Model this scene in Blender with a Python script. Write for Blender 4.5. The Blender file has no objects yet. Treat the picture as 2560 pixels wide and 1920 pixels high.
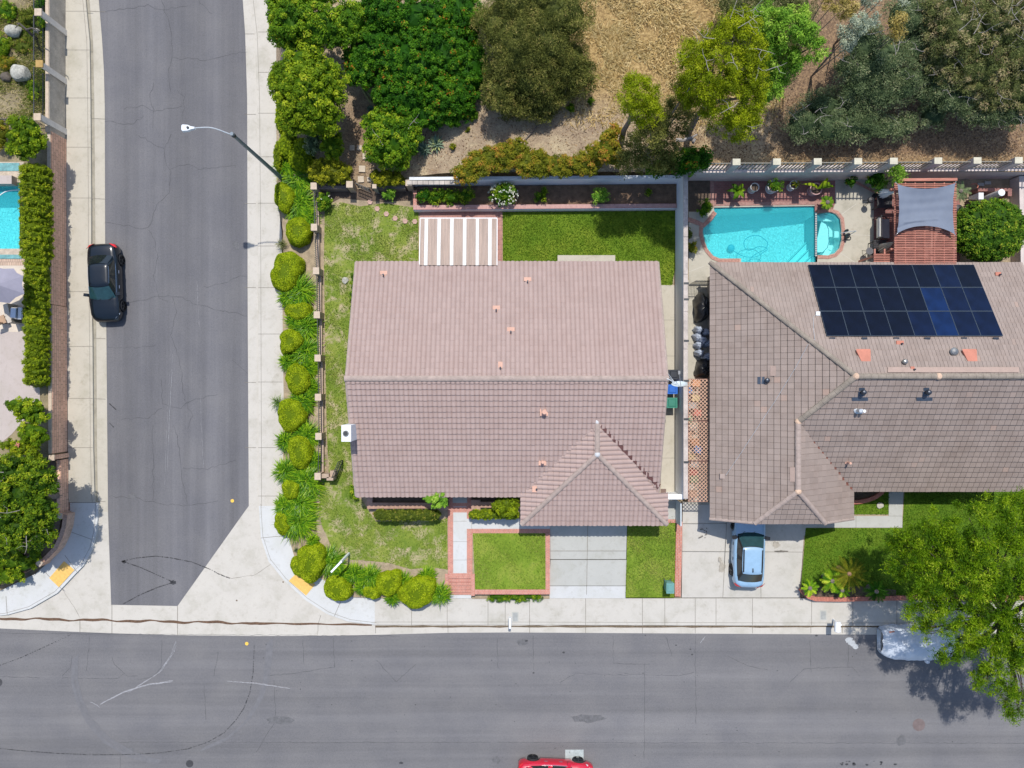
import bpy, math, random
import numpy as np
from mathutils import Vector, Matrix
from mathutils.geometry import tessellate_polygon
R = math.radians
random.seed(5)
scene = bpy.context.scene
COL = scene.collection
# ---------------------------------------------------------------- camera, sky, sun
H = 42.7          # camera height above the street, metres
F = 1708.0        # focal length in pixels of a 2560 px wide frame (24 mm lens)
cam = bpy.data.cameras.new('camera'); camo = bpy.data.objects.new('camera', cam); COL.objects.link(camo)
camo.location = (0, 0, H); camo.rotation_euler = (0, 0, 0)
cam.sensor_width = 36; cam.lens = 36*F/2560; cam.clip_end = 2000; cam.clip_start = .5
scene.camera = camo
SUN_EL, SUN_T = 63.5, 0.5
wd = bpy.data.worlds.new('World'); scene.world = wd; wd.use_nodes = True
nt = wd.node_tree
sky = nt.nodes.new('ShaderNodeTexSky'); sky.sky_type = 'NISHITA'; sky.sun_disc = False
sky.sun_elevation = R(SUN_EL); sky.sun_rotation = R(0)
nt.links.new(sky.outputs[0], nt.nodes['Background'].inputs[0]); nt.nodes['Background'].inputs[1].default_value = .15
sd = bpy.data.lights.new('sun', 'SUN'); sd.energy = 3.7; sd.angle = R(.6); sd.color = (1, .955, .88)
so = bpy.data.objects.new('sun', sd); COL.objects.link(so); so.location = (0, 30, 60)
so.rotation_euler = (-R(90-SUN_EL), 0, R(-3))
scene.view_settings.view_transform = 'Standard'; scene.view_settings.look = 'None'
scene.view_settings.exposure = 0.17; scene.view_settings.gamma = 1
scene.render.engine = 'CYCLES'
# ---------------------------------------------------------------- helpers
def W(px, py, z=0.0):
    d = (H-z)/F
    return Vector(((px-1280)*d, (960-py)*d, z))
def WP(pts, z=0.0): return [tuple(W(a, b, z))[:2] for a, b in pts]
ORG = {}
def org(o):
    return ORG.get(o.name, Vector((0, 0, 0))) if o else Vector((0, 0, 0))
def tag(o, label=None, cat=None, group=None, kind=None):
    if label: o['label'] = label
    if cat: o['category'] = cat
    if group: o['group'] = group
    if kind: o['kind'] = kind
    return o
def thing(name, label, cat, loc=(0, 0, 0), rz=0, group=None):
    o = bpy.data.objects.new(name, None); COL.objects.link(o); o.empty_display_size = .3
    o.location = loc; o.rotation_euler = (0, 0, rz); tag(o, label, cat, group)
    ORG[o.name] = Vector(loc)
    return o
def link_mesh(name, me, parent=None, loc=None):
    o = bpy.data.objects.new(name, me); COL.objects.link(o)
    if parent is not None:
        o.parent = parent; ORG[o.name] = org(parent)
    else:
        o.location = loc or (0, 0, 0); ORG[o.name] = Vector(loc or (0, 0, 0))
    return o
class MB:
    """collects faces, links them as ONE mesh object"""
    def __init__(s): s.v = []; s.f = []; s.m = []
    def add(s, vs, fs, mi=0):
        n = len(s.v); s.v += [tuple(p) for p in vs]
        for f in fs: s.f.append(tuple(n+i for i in f)); s.m.append(mi)
        return s
    def box(s, c, size, rz=0, mi=0, rx=0, ry=0, taper=1.0):
        x, y, z = [a/2 for a in size]
        vs = [(-x, -y, -z), (x, -y, -z), (x, y, -z), (-x, y, -z), (-x*taper, -y*taper, z), (x*taper, -y*taper, z), (x*taper, y*taper, z), (-x*taper, y*taper, z)]
        m = Matrix.Translation(c) @ Matrix.Rotation(rz, 4, 'Z') @ Matrix.Rotation(ry, 4, 'Y') @ Matrix.Rotation(rx, 4, 'X')
        vs = [m @ Vector(p) for p in vs]
        return s.add(vs, [(0, 3, 2, 1), (4, 5, 6, 7), (0, 1, 5, 4), (1, 2, 6, 5), (2, 3, 7, 6), (3, 0, 4, 7)], mi)
    def bar(s, a, b, w, h, mi=0):
        a = Vector(a); b = Vector(b); d = b-a; L = d.length; d.normalize()
        up = Vector((0, 0, 1)) if abs(d.z) < .95 else Vector((0, 1, 0))
        sx = d.cross(up).normalized(); sz = sx.cross(d)
        vs = []
        for p in (a, b):
            for i, j in ((-1, -1), (1, -1), (1, 1), (-1, 1)): vs.append(p+sx*(w/2*i)+sz*(h/2*j))
        return s.add(vs, [(0, 1, 2, 3), (7, 6, 5, 4), (0, 4, 5, 1), (1, 5, 6, 2), (2, 6, 7, 3), (3, 7, 4, 0)], mi)
    def tube(s, pts, r, n=8, mi=0, caps=True):
        pts = [Vector(p) for p in pts]; rs = r if isinstance(r, (list, tuple)) else [r]*len(pts)
        vs = []; fs = []
        px = None
        for i, p in enumerate(pts):
            d = (pts[min(i+1, len(pts)-1)]-pts[max(i-1, 0)]).normalized()
            if px is None: px = d.orthogonal().normalized()
            px = (px-d*px.dot(d)).normalized(); py = d.cross(px)
            for k in range(n):
                a = 2*math.pi*k/n; vs.append(p+(px*math.cos(a)+py*math.sin(a))*rs[i])
        for i in range(len(pts)-1):
            for k in range(n): fs.append((i*n+k, i*n+(k+1) % n, (i+1)*n+(k+1) % n, (i+1)*n+k))
        if caps: fs += [tuple(range(n-1, -1, -1)), tuple(range((len(pts)-1)*n, len(pts)*n))]
        return s.add(vs, fs, mi)
    def lathe(s, c, prof, n=16, mi=0):
        vs = []; fs = []
        for r, z in prof:
            for k in range(n):
                a = 2*math.pi*k/n; vs.append((c[0]+r*math.cos(a), c[1]+r*math.sin(a), c[2]+z))
        for i in range(len(prof)-1):
            for k in range(n): fs.append((i*n+k, i*n+(k+1) % n, (i+1)*n+(k+1) % n, (i+1)*n+k))
        fs += [tuple(range(n-1, -1, -1)), tuple(range((len(prof)-1)*n, len(prof)*n))]
        return s.add(vs, fs, mi)
    def prism(s, poly, z0, z1, holes=(), mi=0, top=None):
        """poly/holes: xy lists. z1 a number or function(x,y)."""
        fz = z1 if callable(z1) else (lambda x, y: z1)
        loops = [list(poly)]+[list(h) for h in holes]
        flat = [p for l in loops for p in l]
        tris = tessellate_polygon([[Vector((p[0], p[1], 0)) for p in l] for l in loops])
        ft = []
        for t in tris:
            a, b, c = [flat[i] for i in t]
            if (b[0]-a[0])*(c[1]-a[1])-(b[1]-a[1])*(c[0]-a[0]) < 0: t = (t[0], t[2], t[1])
            ft.append(tuple(t))
        s.add([(x, y, fz(x, y)) for x, y in flat], ft, mi)
        if z0 is not None:
            k = 0
            for l in loops:
                n = len(l); vs = [(x, y, fz(x, y)) for x, y in l]+[(x, y, z0) for x, y in l]
                s.add(vs, [(i, (i+1) % n, n+(i+1) % n, n+i) for i in range(n)], mi)
        return s
    def strip(s, pts, w, z, mi=0):
        """thin flat ribbon along an xy polyline"""
        vs = []; n = len(pts)
        for i, p in enumerate(pts):
            a = pts[max(i-1, 0)]; b = pts[min(i+1, n-1)]
            dx, dy = b[0]-a[0], b[1]-a[1]; L = math.hypot(dx, dy) or 1
            ww = w[i] if isinstance(w, (list, tuple)) else w
            zz = z(p[0], p[1]) if callable(z) else z
            vs += [(p[0]-dy/L*ww/2, p[1]+dx/L*ww/2, zz), (p[0]+dy/L*ww/2, p[1]-dx/L*ww/2, zz)]
        return s.add(vs, [(2*i, 2*i+1, 2*i+3, 2*i+2) for i in range(n-1)], mi)
    def build(s, name, mats, parent=None, loc=None, smooth=False, local=False):
        me = bpy.data.meshes.new(name)
        o_ = Vector((0, 0, 0)) if local else (org(parent) if parent is not None else Vector(loc or (0, 0, 0)))
        me.from_pydata([(x-o_.x, y-o_.y, z-o_.z) for x, y, z in s.v], [], s.f)
        for m in (mats if isinstance(mats, (list, tuple)) else [mats]): me.materials.append(m)
        me.polygons.foreach_set('material_index', s.m)
        if smooth: me.polygons.foreach_set('use_smooth', [True]*len(s.f))
        me.update()
        o = link_mesh(name, me, parent, loc)
        return o
def np_mesh(name, V, nv, mats, parent=None, loc=None, rnd=None, mi=None, smooth=False):
    """V (N*nv,3) float, consecutive nv-gons"""
    n = len(V)//nv
    me = bpy.data.meshes.new(name); o_ = np.array(org(parent) if parent is not None else Vector(loc or (0, 0, 0)))
    me.vertices.add(n*nv); me.vertices.foreach_set('co', (V-o_).astype(np.float32).ravel())
    me.loops.add(n*nv); me.loops.foreach_set('vertex_index', np.arange(n*nv, dtype=np.int32))
    me.polygons.add(n); me.polygons.foreach_set('loop_start', np.arange(n, dtype=np.int32)*nv)
    me.polygons.foreach_set('loop_total', np.full(n, nv, dtype=np.int32))
    for m in (mats if isinstance(mats, (list, tuple)) else [mats]): me.materials.append(m)
    if mi is not None: me.polygons.foreach_set('material_index', mi.astype(np.int32))
    if rnd is not None:
        a = me.attributes.new('rnd', 'FLOAT', 'FACE'); a.data.foreach_set('value', rnd.astype(np.float32))
    me.update(calc_edges=True)
    return link_mesh(name, me, parent, loc)
# ---------------------------------------------------------------- materials
def srgb(r, g, b):
    f = lambda c: (c/255/12.92) if c <= 10 else ((c/255+.055)/1.055)**2.4
    return (f(r), f(g), f(b))
def rgba(c, k=1): return (c[0]*k, c[1]*k, c[2]*k, 1)
def newmat(name):
    m = bpy.data.materials.new(name); m.use_nodes = True
    return m, m.node_tree, m.node_tree.nodes['Principled BSDF']
def noise(nt, scale, detail=4, rough=.6, stretch=None, coord='Object', rotz=0, dist=0):
    tc = nt.nodes.new('ShaderNodeTexCoord'); n = nt.nodes.new('ShaderNodeTexNoise')
    n.inputs['Scale'].default_value = scale; n.inputs['Detail'].default_value = detail; n.inputs['Roughness'].default_value = rough
    n.inputs['Distortion'].default_value = dist
    if stretch or rotz:
        mp = nt.nodes.new('ShaderNodeMapping'); mp.inputs['Scale'].default_value = stretch or (1, 1, 1); mp.inputs['Rotation'].default_value = (0, 0, rotz)
        nt.links.new(tc.outputs[coord], mp.inputs[0]); nt.links.new(mp.outputs[0], n.inputs['Vector'])
    else: nt.links.new(tc.outputs[coord], n.inputs['Vector'])
    return n.outputs['Fac']
def ramp(nt, fac, stops):
    r = nt.nodes.new('ShaderNodeValToRGB'); e = r.color_ramp.elements
    while len(e) < len(stops): e.new(.5)
    for i, (p, c) in enumerate(stops):
        e[i].position = p; e[i].color = rgba(c) if len(c) == 3 else c
    nt.links.new(fac, r.inputs[0]); return r.outputs[0]
def mix(nt, fac, a, b, mode='MIX'):
    n = nt.nodes.new('ShaderNodeMix'); n.data_type = 'RGBA'; n.blend_type = mode
    for k, val in ((0, fac), (6, a), (7, b)):
        if isinstance(val, (int, float)): n.inputs[k].default_value = val
        elif isinstance(val, tuple): n.inputs[k].default_value = rgba(val)
        else: nt.links.new(val, n.inputs[k])
    return n.outputs[2]
def bump(nt, bsdf, fac, strength=.3, dist=.02):
    b = nt.nodes.new('ShaderNodeBump'); b.inputs['Strength'].default_value = strength; b.inputs['Distance'].default_value = dist
    nt.links.new(fac, b.inputs['Height']); nt.links.new(b.outputs[0], bsdf.inputs['Normal'])
def M(name, c, rough=.8, var=.12, scale=3.0, fine=40, bmp=0, metal=0, spec=None, stretch=None, coat=0, tint=None):
    """plain material whose colour wanders by large and fine noise"""
    m, nt, b = newmat(name)
    k = tint or c
    lo = tuple(max(0, x*(1-var)) for x in c); hi = tuple(min(1, x*(1+var)) for x in k)
    n1 = noise(nt, scale, 5, .65, stretch); n2 = noise(nt, fine, 3, .6, stretch)
    c1 = ramp(nt, n1, [(.3, lo), (.7, hi)])
    c2 = ramp(nt, n2, [(.25, (1-var,)*3), (.75, (1+var*.4,)*3)])
    nt.links.new(mix(nt, 1.0, c1, c2, 'MULTIPLY'), b.inputs['Base Color'])
    b.inputs['Roughness'].default_value = rough; b.inputs['Metallic'].default_value = metal
    if spec is not None: b.inputs['Specular IOR Level'].default_value = spec
    if coat: b.inputs['Coat Weight'].default_value = coat; b.inputs['Coat Roughness'].default_value = .05
    if bmp: bump(nt, b, n2, bmp, .02)
    return m
def asphalt(name, stretch, base, k=0):
    m, nt, b = newmat(name)
    big = noise(nt, .55, 7, .68, stretch, dist=.15); mid = noise(nt, .35, 4, .6); fine = noise(nt, 55, 2, .8); speck = noise(nt, 9, 6, .8)
    c = ramp(nt, big, [(.3, tuple(x*.80 for x in base)), (.5, base), (.7, tuple(x*1.22 for x in base))])
    c = mix(nt, .8, c, ramp(nt, mid, [(.3, (.86, .86, .88)), (.7, (1.12, 1.1, 1.06))]), 'MULTIPLY')
    c = mix(nt, 1.0, c, ramp(nt, fine, [(.3, (.70, .70, .70)), (.7, (1.30, 1.30, 1.30))]), 'MULTIPLY')
    c = mix(nt, .7, c, ramp(nt, speck, [(.3, (.75, .75, .75)), (.5, (1, 1, 1)), (.75, (1.14, 1.14, 1.14))]), 'MULTIPLY')
    nt.links.new(c, b.inputs['Base Color']); b.inputs['Roughness'].default_value = .9; b.inputs['Specular IOR Level'].default_value = .25
    bump(nt, b, fine, .35, .01)
    return m
def concrete(name, base, stain=.18):
    m, nt, b = newmat(name)
    n1 = noise(nt, .7, 6, .65); n2 = noise(nt, 3.2, 6, .7); n3 = noise(nt, 60, 2, .7)
    dk = tuple(x*(1-stain) for x in base); hi = tuple(min(1, x*1.06) for x in base)
    c = ramp(nt, n1, [(.28, (dk[0], dk[1], dk[2]*.95)), (.5, base), (.75, hi)])
    c = mix(nt, .8, c, ramp(nt, n2, [(.28, (.8, .78, .74)), (.46, (1, 1, 1))]), 'MULTIPLY')
    c = mix(nt, .8, c, ramp(nt, n3, [(.3, (.88,)*3), (.7, (1.06,)*3)]), 'MULTIPLY')
    nt.links.new(c, b.inputs['Base Color']); b.inputs['Roughness'].default_value = .85; bump(nt, b, n3, .15, .01)
    return m
def brick(name, c1, c2, mortar, bw, bh, rotz=0, msize=.012, vertical=None):
    """vertical: 'x' or 'y' wall plane"""
    m, nt, b = newmat(name)
    tc = nt.nodes.new('ShaderNodeTexCoord'); mp = nt.nodes.new('ShaderNodeMapping')
    nt.links.new(tc.outputs['Object'], mp.inputs[0])
    if vertical == 'y': mp.inputs['Rotation'].default_value = (0, R(90), R(90))   # wall facing +-x : use y,z
    elif vertical == 'x': mp.inputs['Rotation'].default_value = (R(90), 0, 0)
    else: mp.inputs['Rotation'].default_value = (0, 0, rotz)
    t = nt.nodes.new('ShaderNodeTexBrick'); nt.links.new(mp.outputs[0], t.inputs[0])
    t.inputs['Color1'].default_value = rgba(c1); t.inputs['Color2'].default_value = rgba(c2); t.inputs['Mortar'].default_value = rgba(mortar)
    t.inputs['Scale'].default_value = 1; t.inputs['Brick Width'].default_value = bw; t.inputs['Row Height'].default_value = bh
    t.inputs['Mortar Size'].default_value = msize; t.inputs['Bias'].default_value = 0
    n = noise(nt, 4, 5, .7)
    c = mix(nt, .7, t.outputs[0], ramp(nt, n, [(.3, (.72, .7, .7)), (.7, (1.15, 1.12, 1.1))]), 'MULTIPLY')
    nt.links.new(c, b.inputs['Base Color']); b.inputs['Roughness'].default_value = .85
    return m
def leafmat(name, stops, trans=.25, rough=.55):
    m, nt, b = newmat(name)
    at = nt.nodes.new('ShaderNodeAttribute'); at.attribute_name = 'rnd'
    c = ramp(nt, at.outputs['Fac'], stops)
    n = noise(nt, 1.2, 3, .6)
    c = mix(nt, .7, c, ramp(nt, n, [(.3, (.78, .84, .8)), (.7, (1.15, 1.1, 1.0))]), 'MULTIPLY')
    nt.links.new(c, b.inputs['Base Color']); b.inputs['Roughness'].default_value = rough; b.inputs['Specular IOR Level'].default_value = .1
    tr = nt.nodes.new('ShaderNodeBsdfTranslucent'); nt.links.new(c, tr.inputs[0])
    ms = nt.nodes.new('ShaderNodeMixShader'); ms.inputs[0].default_value = trans
    nt.links.new(b.outputs[0], ms.inputs[1]); nt.links.new(tr.outputs[0], ms.inputs[2])
    nt.links.new(ms.outputs[0], nt.nodes['Material Output'].inputs[0])
    return m
def grassmat(name, dark, mid, light, bare, soil, scale=1.0):
    m, nt, b = newmat(name)
    n1 = noise(nt, .5*scale, 6, .7); n2 = noise(nt, 6, 5, .7); n3 = noise(nt, 38, 2, .8); n4 = noise(nt, 1.1, 7, .72, dist=.4)
    c = ramp(nt, n1, [(.3, dark), (.5, mid), (.7, light)])
    c = mix(nt, .8, c, ramp(nt, n2, [(.3, (.7, .78, .7)), (.7, (1.25, 1.18, 1.05))]), 'MULTIPLY')
    c = mix(nt, 1., c, ramp(nt, n3, [(.3, (.55, .6, .55)), (.7, (1.4, 1.35, 1.2))]), 'MULTIPLY')
    if bare > 0: c = mix(nt, ramp(nt, n4, [(.72-bare, (0, 0, 0)), (.78-bare*.6, (1, 1, 1))]), c, soil)
    nt.links.new(c, b.inputs['Base Color']); b.inputs['Roughness'].default_value = .9; b.inputs['Specular IOR Level'].default_value = .15
    bump(nt, b, n3, .6, .03)
    return m
def tilemat(name, stops, stain=(.5, .45, .42), sk=.5):
    m, nt, b = newmat(name)
    at = nt.nodes.new('ShaderNodeAttribute'); at.attribute_name = 'rnd'
    c = ramp(nt, at.outputs['Fac'], stops)
    n = noise(nt, .8, 6, .7); n2 = noise(nt, 25, 3, .7)
    c = mix(nt, sk, c, ramp(nt, n, [(.25, tuple(x*1.5 for x in stain)), (.55, (1, 1, 1))]), 'MULTIPLY')
    c = mix(nt, .4, c, ramp(nt, n2, [(.3, (.82,)*3), (.7, (1.1,)*3)]), 'MULTIPLY')
    nt.links.new(c, b.inputs['Base Color']); b.inputs['Roughness'].default_value = .8
    return m
def paint(name, c, rough=.3, coat=1.0, metal=.0):
    m, nt, b = newmat(name)
    n = noise(nt, 4, 4, .6)
    nt.links.new(ramp(nt, n, [(.3, tuple(x*.93 for x in c)), (.7, tuple(min(1, x*1.05) for x in c))]), b.inputs['Base Color'])
    b.inputs['Roughness'].default_value = rough; b.inputs['Metallic'].default_value = metal
    b.inputs['Coat Weight'].default_value = coat; b.inputs['Coat Roughness'].default_value = .04
    return m
def glassy(name, c, rough=.06):
    m, nt, b = newmat(name)
    n = noise(nt, 3, 3, .5)
    nt.links.new(ramp(nt, n, [(.3, tuple(x*.8 for x in c)), (.7, tuple(x*1.2 for x in c))]), b.inputs['Base Color'])
    b.inputs['Roughness'].default_value = rough; b.inputs['Specular IOR Level'].default_value = .8
    return m
def water(name, tint, rip=6, scat=.3):
    m, nt, b = newmat(name)
    for n in list(nt.nodes):
        if n.type == 'BSDF_PRINCIPLED': nt.nodes.remove(n)
    out = nt.nodes['Material Output']
    t = nt.nodes.new('ShaderNodeBsdfTransparent'); t.inputs[0].default_value = rgba(tint)
    g = nt.nodes.new('ShaderNodeBsdfGlossy'); g.inputs['Roughness'].default_value = .05
    fr = nt.nodes.new('ShaderNodeFresnel'); fr.inputs[0].default_value = 1.33
    bp = nt.nodes.new('ShaderNodeBump'); bp.inputs['Strength'].default_value = .35; bp.inputs['Distance'].default_value = .03
    nt.links.new(noise(nt, rip, 3, .6, dist=.6), bp.inputs['Height'])
    nt.links.new(bp.outputs[0], g.inputs['Normal']); nt.links.new(bp.outputs[0], fr.inputs['Normal'])
    df = nt.nodes.new('ShaderNodeBsdfDiffuse'); df.inputs[0].default_value = (.06, .74, .85, 1); m2 = nt.nodes.new('ShaderNodeMixShader'); m2.inputs[0].default_value = scat
    nt.links.new(t.outputs[0], m2.inputs[1]); nt.links.new(df.outputs[0], m2.inputs[2])
    ms = nt.nodes.new('ShaderNodeMixShader'); nt.links.new(fr.outputs[0], ms.inputs[0])
    nt.links.new(m2.outputs[0], ms.inputs[1]); nt.links.new(g.outputs[0], ms.inputs[2]); nt.links.new(ms.outputs[0], out.inputs[0])
    return m
ASPH_Y = asphalt('asphalt_north_street', (1.1, .03, 1), (.142, .141, .151))
ASPH_X = asphalt('asphalt_main_street', (.02, 1.1, 1), (.160, .158, .165))
CONC = concrete('concrete_warm', (.47, .435, .365))
CONC2 = concrete('concrete_apron', (.51, .48, .43))
CONC3 = concrete('concrete_walk', (.50, .475, .43))
CONCNEW = concrete('concrete_new', (.54, .545, .54), .08)
CONCGREY = concrete('concrete_grey', (.44, .44, .41), .12)
CONCPATIO = concrete('concrete_patio', (.44, .41, .34), .3)
CONCPINK = concrete('concrete_pinkish', (.45, .39, .36), .1)
GUTTER = M('gutter_grime', (.33, .30, .235), .9, .2, 1.5, 20)
JOINT = M('joint_dark', (.22, .20, .17), .95, .3, 8)
GRIME = M('gutter_mud', (.13, .075, .045), .9, .4, 6)
CRACK = M('crack_dark', (.075, .075, .082), .95, .3, 8)
TAR = M('oil_dark', (.045, .045, .05), .7, .3, 8)
OILSOFT = M('oil_soft', (.132, .131, .137), .9, .25, 5)
SCUFF = M('scuff_chalk', (.33, .33, .35), .9, .4, 14)
YELLOW = M('tactile_yellow', (.72, .46, .13), .8, .12, 6, 60)
MARKY = M('marker_yellow', (.8, .5, .08), .7, .1)
SOIL = M('soil_tan', (.36, .285, .19), .95, .3, 2.5, 18, .4)
SOILDK = M('soil_dark', (.12, .085, .06), .95, .4, 3, 18, .4)
MULCH = M('mulch_brown', (.17, .105, .065), .95, .4, 3, 25, .4)
BRK_V = brick('brick_paving_rows', (.56, .20, .14), (.46, .16, .12), (.50, .36, .30), .22, .075)     # courses run across: strips along x
BRK_H = brick('brick_paving_columns', (.56, .20, .14), (.46, .16, .12), (.50, .36, .30), .22, .075, R(90))
BRKDK_V = brick('brick_pool_patio', (.30, .125, .11), (.24, .10, .09), (.26, .17, .15), .22, .11)
BRKCOP = brick('brick_coping', (.42, .21, .17), (.36, .17, .14), (.42, .30, .26), .075, .3)
BRKWALL = brick('brick_wall_face', (.78, .49, .35), (.66, .40, .28), (.34, .21, .15), .42, .2, vertical='y')
BRKWALLN = brick('brick_planter_wall', (.42, .24, .17), (.34, .19, .135), (.36, .27, .22), .075, .4)
BLOCK = M('block_wall_grey', (.47, .42, .35), .95, .25, 1.2, 15, .3)
STONECAP = M('cap_stone', (.52, .42, .32), .85, .15, 5, 30)
POSTBR = M('post_tan', (.42, .32, .24), .85, .15, 5, 30)
WHITEWALL = M('white_render', (.80, .83, .87), .85, .06, .8, 30)
PINKWALL = M('pink_render', (.60, .52, .49), .85, .12, .8, 20)
WHITE = M('white_paint', (.8, .82, .84), .5, .05)
STUCCO = M('stucco_beige', (.52, .45, .36), .9, .08, 2, 40)
IRON = M('iron_black', (.035, .04, .045), .5, .2)
STEELGR = M('steel_grey', (.17, .21, .25), .5, .15, 5, 30, 0, .3)
ALU = M('aluminium_pale', (.62, .65, .67), .35, .06, 4, 30, 0, .5)
PIPE_S = tilemat('roof_tile_clay', [(0, (.372, .278, .252)), (.5, (.385, .288, .261)), (1, (.40, .30, .272))], (.56, .52, .50), .45)
TILE_F = tilemat('roof_tile_concrete', [(0, (.27, .216, .19)), (.5, (.288, .231, .203)), (.985, (.31, .248, .218)), (1, (.36, .26, .215))], (.50, .47, .45), .75)
CAPMAT = M('ridge_cap', (.37, .295, .26), .85, .18, 3, 30)
CAPGREY = M('ridge_cap_grey', (.27, .23, .19), .85, .25, 3, 30)
MORTAR = M('ridge_mortar', (.55, .56, .57), .9, .1)
PEACH = M('vent_peach', (.62, .37, .28), .7, .1)
REDVENT = M('vent_red', (.50, .19, .13), .7, .12)
DARKMET = M('vent_dark', (.05, .06, .08), .4, .2, 5, 30, 0, .5)
GALV = M('vent_galvanised', (.33, .33, .32), .35, .2, 6, 30, 0, .7)
FLASH = M('valley_rust', (.12, .05, .045), .7, .4, 12)
BARK = M('bark_grey', (.20, .165, .14), .9, .3, 6, 30, .4)
TWIG = M('twig_pale', (.34, .31, .29), .9, .2, 6, 30)
# ---------------------------------------------------------------- setting: ground, streets, pavements
ZP, ZR, ZL = .6, .4, 1.4       # pad heights: corner lot, east lot, west lot
POOL_E = [(1785,519),(2037,515),(2040,700),(1880,700),(1853,656),(1853,646),(1800,646),(1783,639),(1769,622),(1761,600),(1757,578),(1762,560),(1775,548),(1786,535)]
SPA = [(2042,531),(2075,530),(2090,536),(2100,548),(2103,575),(2103,600),(2098,620),(2086,633),(2070,638),(2042,637)]
POOL_W = [(-60,456),(49,456),(49,622),(-60,622)]
def rect(x0, y0, x1, y1): return [(x0,y0),(x1,y0),(x1,y1),(x0,y1)]
hE = WP([(1784,510),(2110,508),(2112,704),(1800,704),(1752,650),(1752,548)], ZR); hW = WP([(-70,452),(52,452),(52,626),(-70,626)], ZL)
g = MB(); g.prism([(-300,-300),(300,-300),(300,400),(-300,400)], None, -.06, [hE, hW])
tag(g.build('ground', SOIL), kind='structure')
road_y = [(247,-40),(247,0),(255,96),(260,180),(262,270),(263,640),(266,833),(270,1280),(278,1512),(444,1515),(611,1280),(622,1265),(619,717),(619,640),(618,247),(613,85),(607,0),(600,-90),(590,-400),(240,-400)]
rng = random.Random(3)
def crack(pts, amp=9, w=.022):
    """pixel polyline -> wandering thin ribbon"""
    out = []
    for (a, b), (c, d) in zip(pts, pts[1:]):
        n = max(2, int(math.hypot(c-a, d-b)/9))
        for i in range(n):
            t = i/n; out.append((a+(c-a)*t+rng.uniform(-1, 1)*amp*.3, b+(d-b)*t+rng.uniform(-1, 1)*amp*.3))
    out.append(pts[-1])
    return WP(out), [w*rng.uniform(.4, 1.2) for _ in out]
m = MB(); m.prism(WP(road_y), None, .0)
C1 = [[(405,0),(428,80),(430,145),(420,185),(427,230)],[(430,145),(520,150),(570,137),(618,130)],[(250,30),(330,20),(370,12),(400,25),(470,15)],
 [(382,205),(375,250),(385,275),(382,320)],[(310,272),(360,265),(385,280),(455,265)],[(262,302),(330,313),(360,290)],[(345,337),(385,362),(412,372),(428,335)],
 [(412,372),(415,410),(427,425),(425,480),(390,512),(383,540),(372,570),(350,570),(262,555)],[(427,420),(470,410),(495,422),(590,415)],[(445,225),(460,240),(457,300)],
 [(374,575),(385,600),(395,640),(382,690),(400,745),(420,755)],[(320,760),(395,742),(450,740),(490,762),(530,770),(618,790)],[(510,718),(560,710),(600,690),(619,690)],[(432,745),(440,780),(428,840),(450,900),(455,960),(462,1000)],
 [(270,868),(350,870),(390,862)],[(404,950),(405,1010),(450,1020),(480,1000),(545,985)],[(300,1048),(370,1045),(405,1020)],[(462,1000),(480,1040),(470,1070)],[(380,1060),(383,1150),(382,1250)],
 [(435,1060),(450,1130),(455,1200),(470,1260)],[(460,1170),(520,1172),(590,1150)],[(270,1240),(340,1245),(400,1260),(470,1265),(545,1252)],[(495,0),(530,35)],[(620,935),(580,900)]]
for c in C1: p, w = crack(c); m.strip(p, w, .005, 1)
tag(m.build('road', [ASPH_Y, CRACK], loc=W(430,700)), kind='structure')
main = [(-400,1571),(0,1571),(177,1579),(280,1583),(444,1588),(640,1590),(833,1589),(939,1587),(1120,1582),(1280,1581),(1920,1585),(2306,1587),(3000,1590),(3000,1990),(-400,1990)]
m = MB(); m.prism(WP(main), None, .002)
C2 = [[(0,1583),(1000,1590)],[(180,1640),(176,1670),(155,1690)],[(225,1590),(215,1680)],[(280,1640),(285,1660),(320,1690),(345,1690)],[(405,1600),(403,1670),(385,1690),(345,1700)],[(155,1695),(295,1697),(313,1682)],
 [(545,1630),(535,1690)],[(510,1715),(515,1800)],[(757,1600),(760,1660)],[(833,1595),(836,1668)],[(835,1668),(720,1685),(660,1690)],[(1243,1595),(1245,1670)],[(1333,1590),(1334,1675)],[(1532,1590),(1533,1658),(1625,1660)],[(1612,1660),(1610,1900)],
 [(1665,1590),(1680,1640)],[(1738,1590),(1740,1810)],[(1400,1705),(1440,1683),(1570,1688)],[(1560,1685),(1700,1690),(1735,1680)],[(1820,1640),(1870,1665),(1920,1675)],[(2025,1600),(2028,1680)],[(2120,1600),(2120,1668)],[(1975,1705),(2010,1672),(2130,1668),(2150,1690)],
 [(0,1690),(100,1695)],[(300,1855),(2560,1858)],[(940,1650),(990,1705),(1040,1660)],[(300,1880),(302,1920)],[(640,1880),(690,1800),(685,1700)]]
for c in C2: p, w = crack(c, 4); m.strip(p, w, .006, 1)
tag(m.build('road', [ASPH_X, CRACK], loc=W(1280,1780)), kind='structure')
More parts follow.
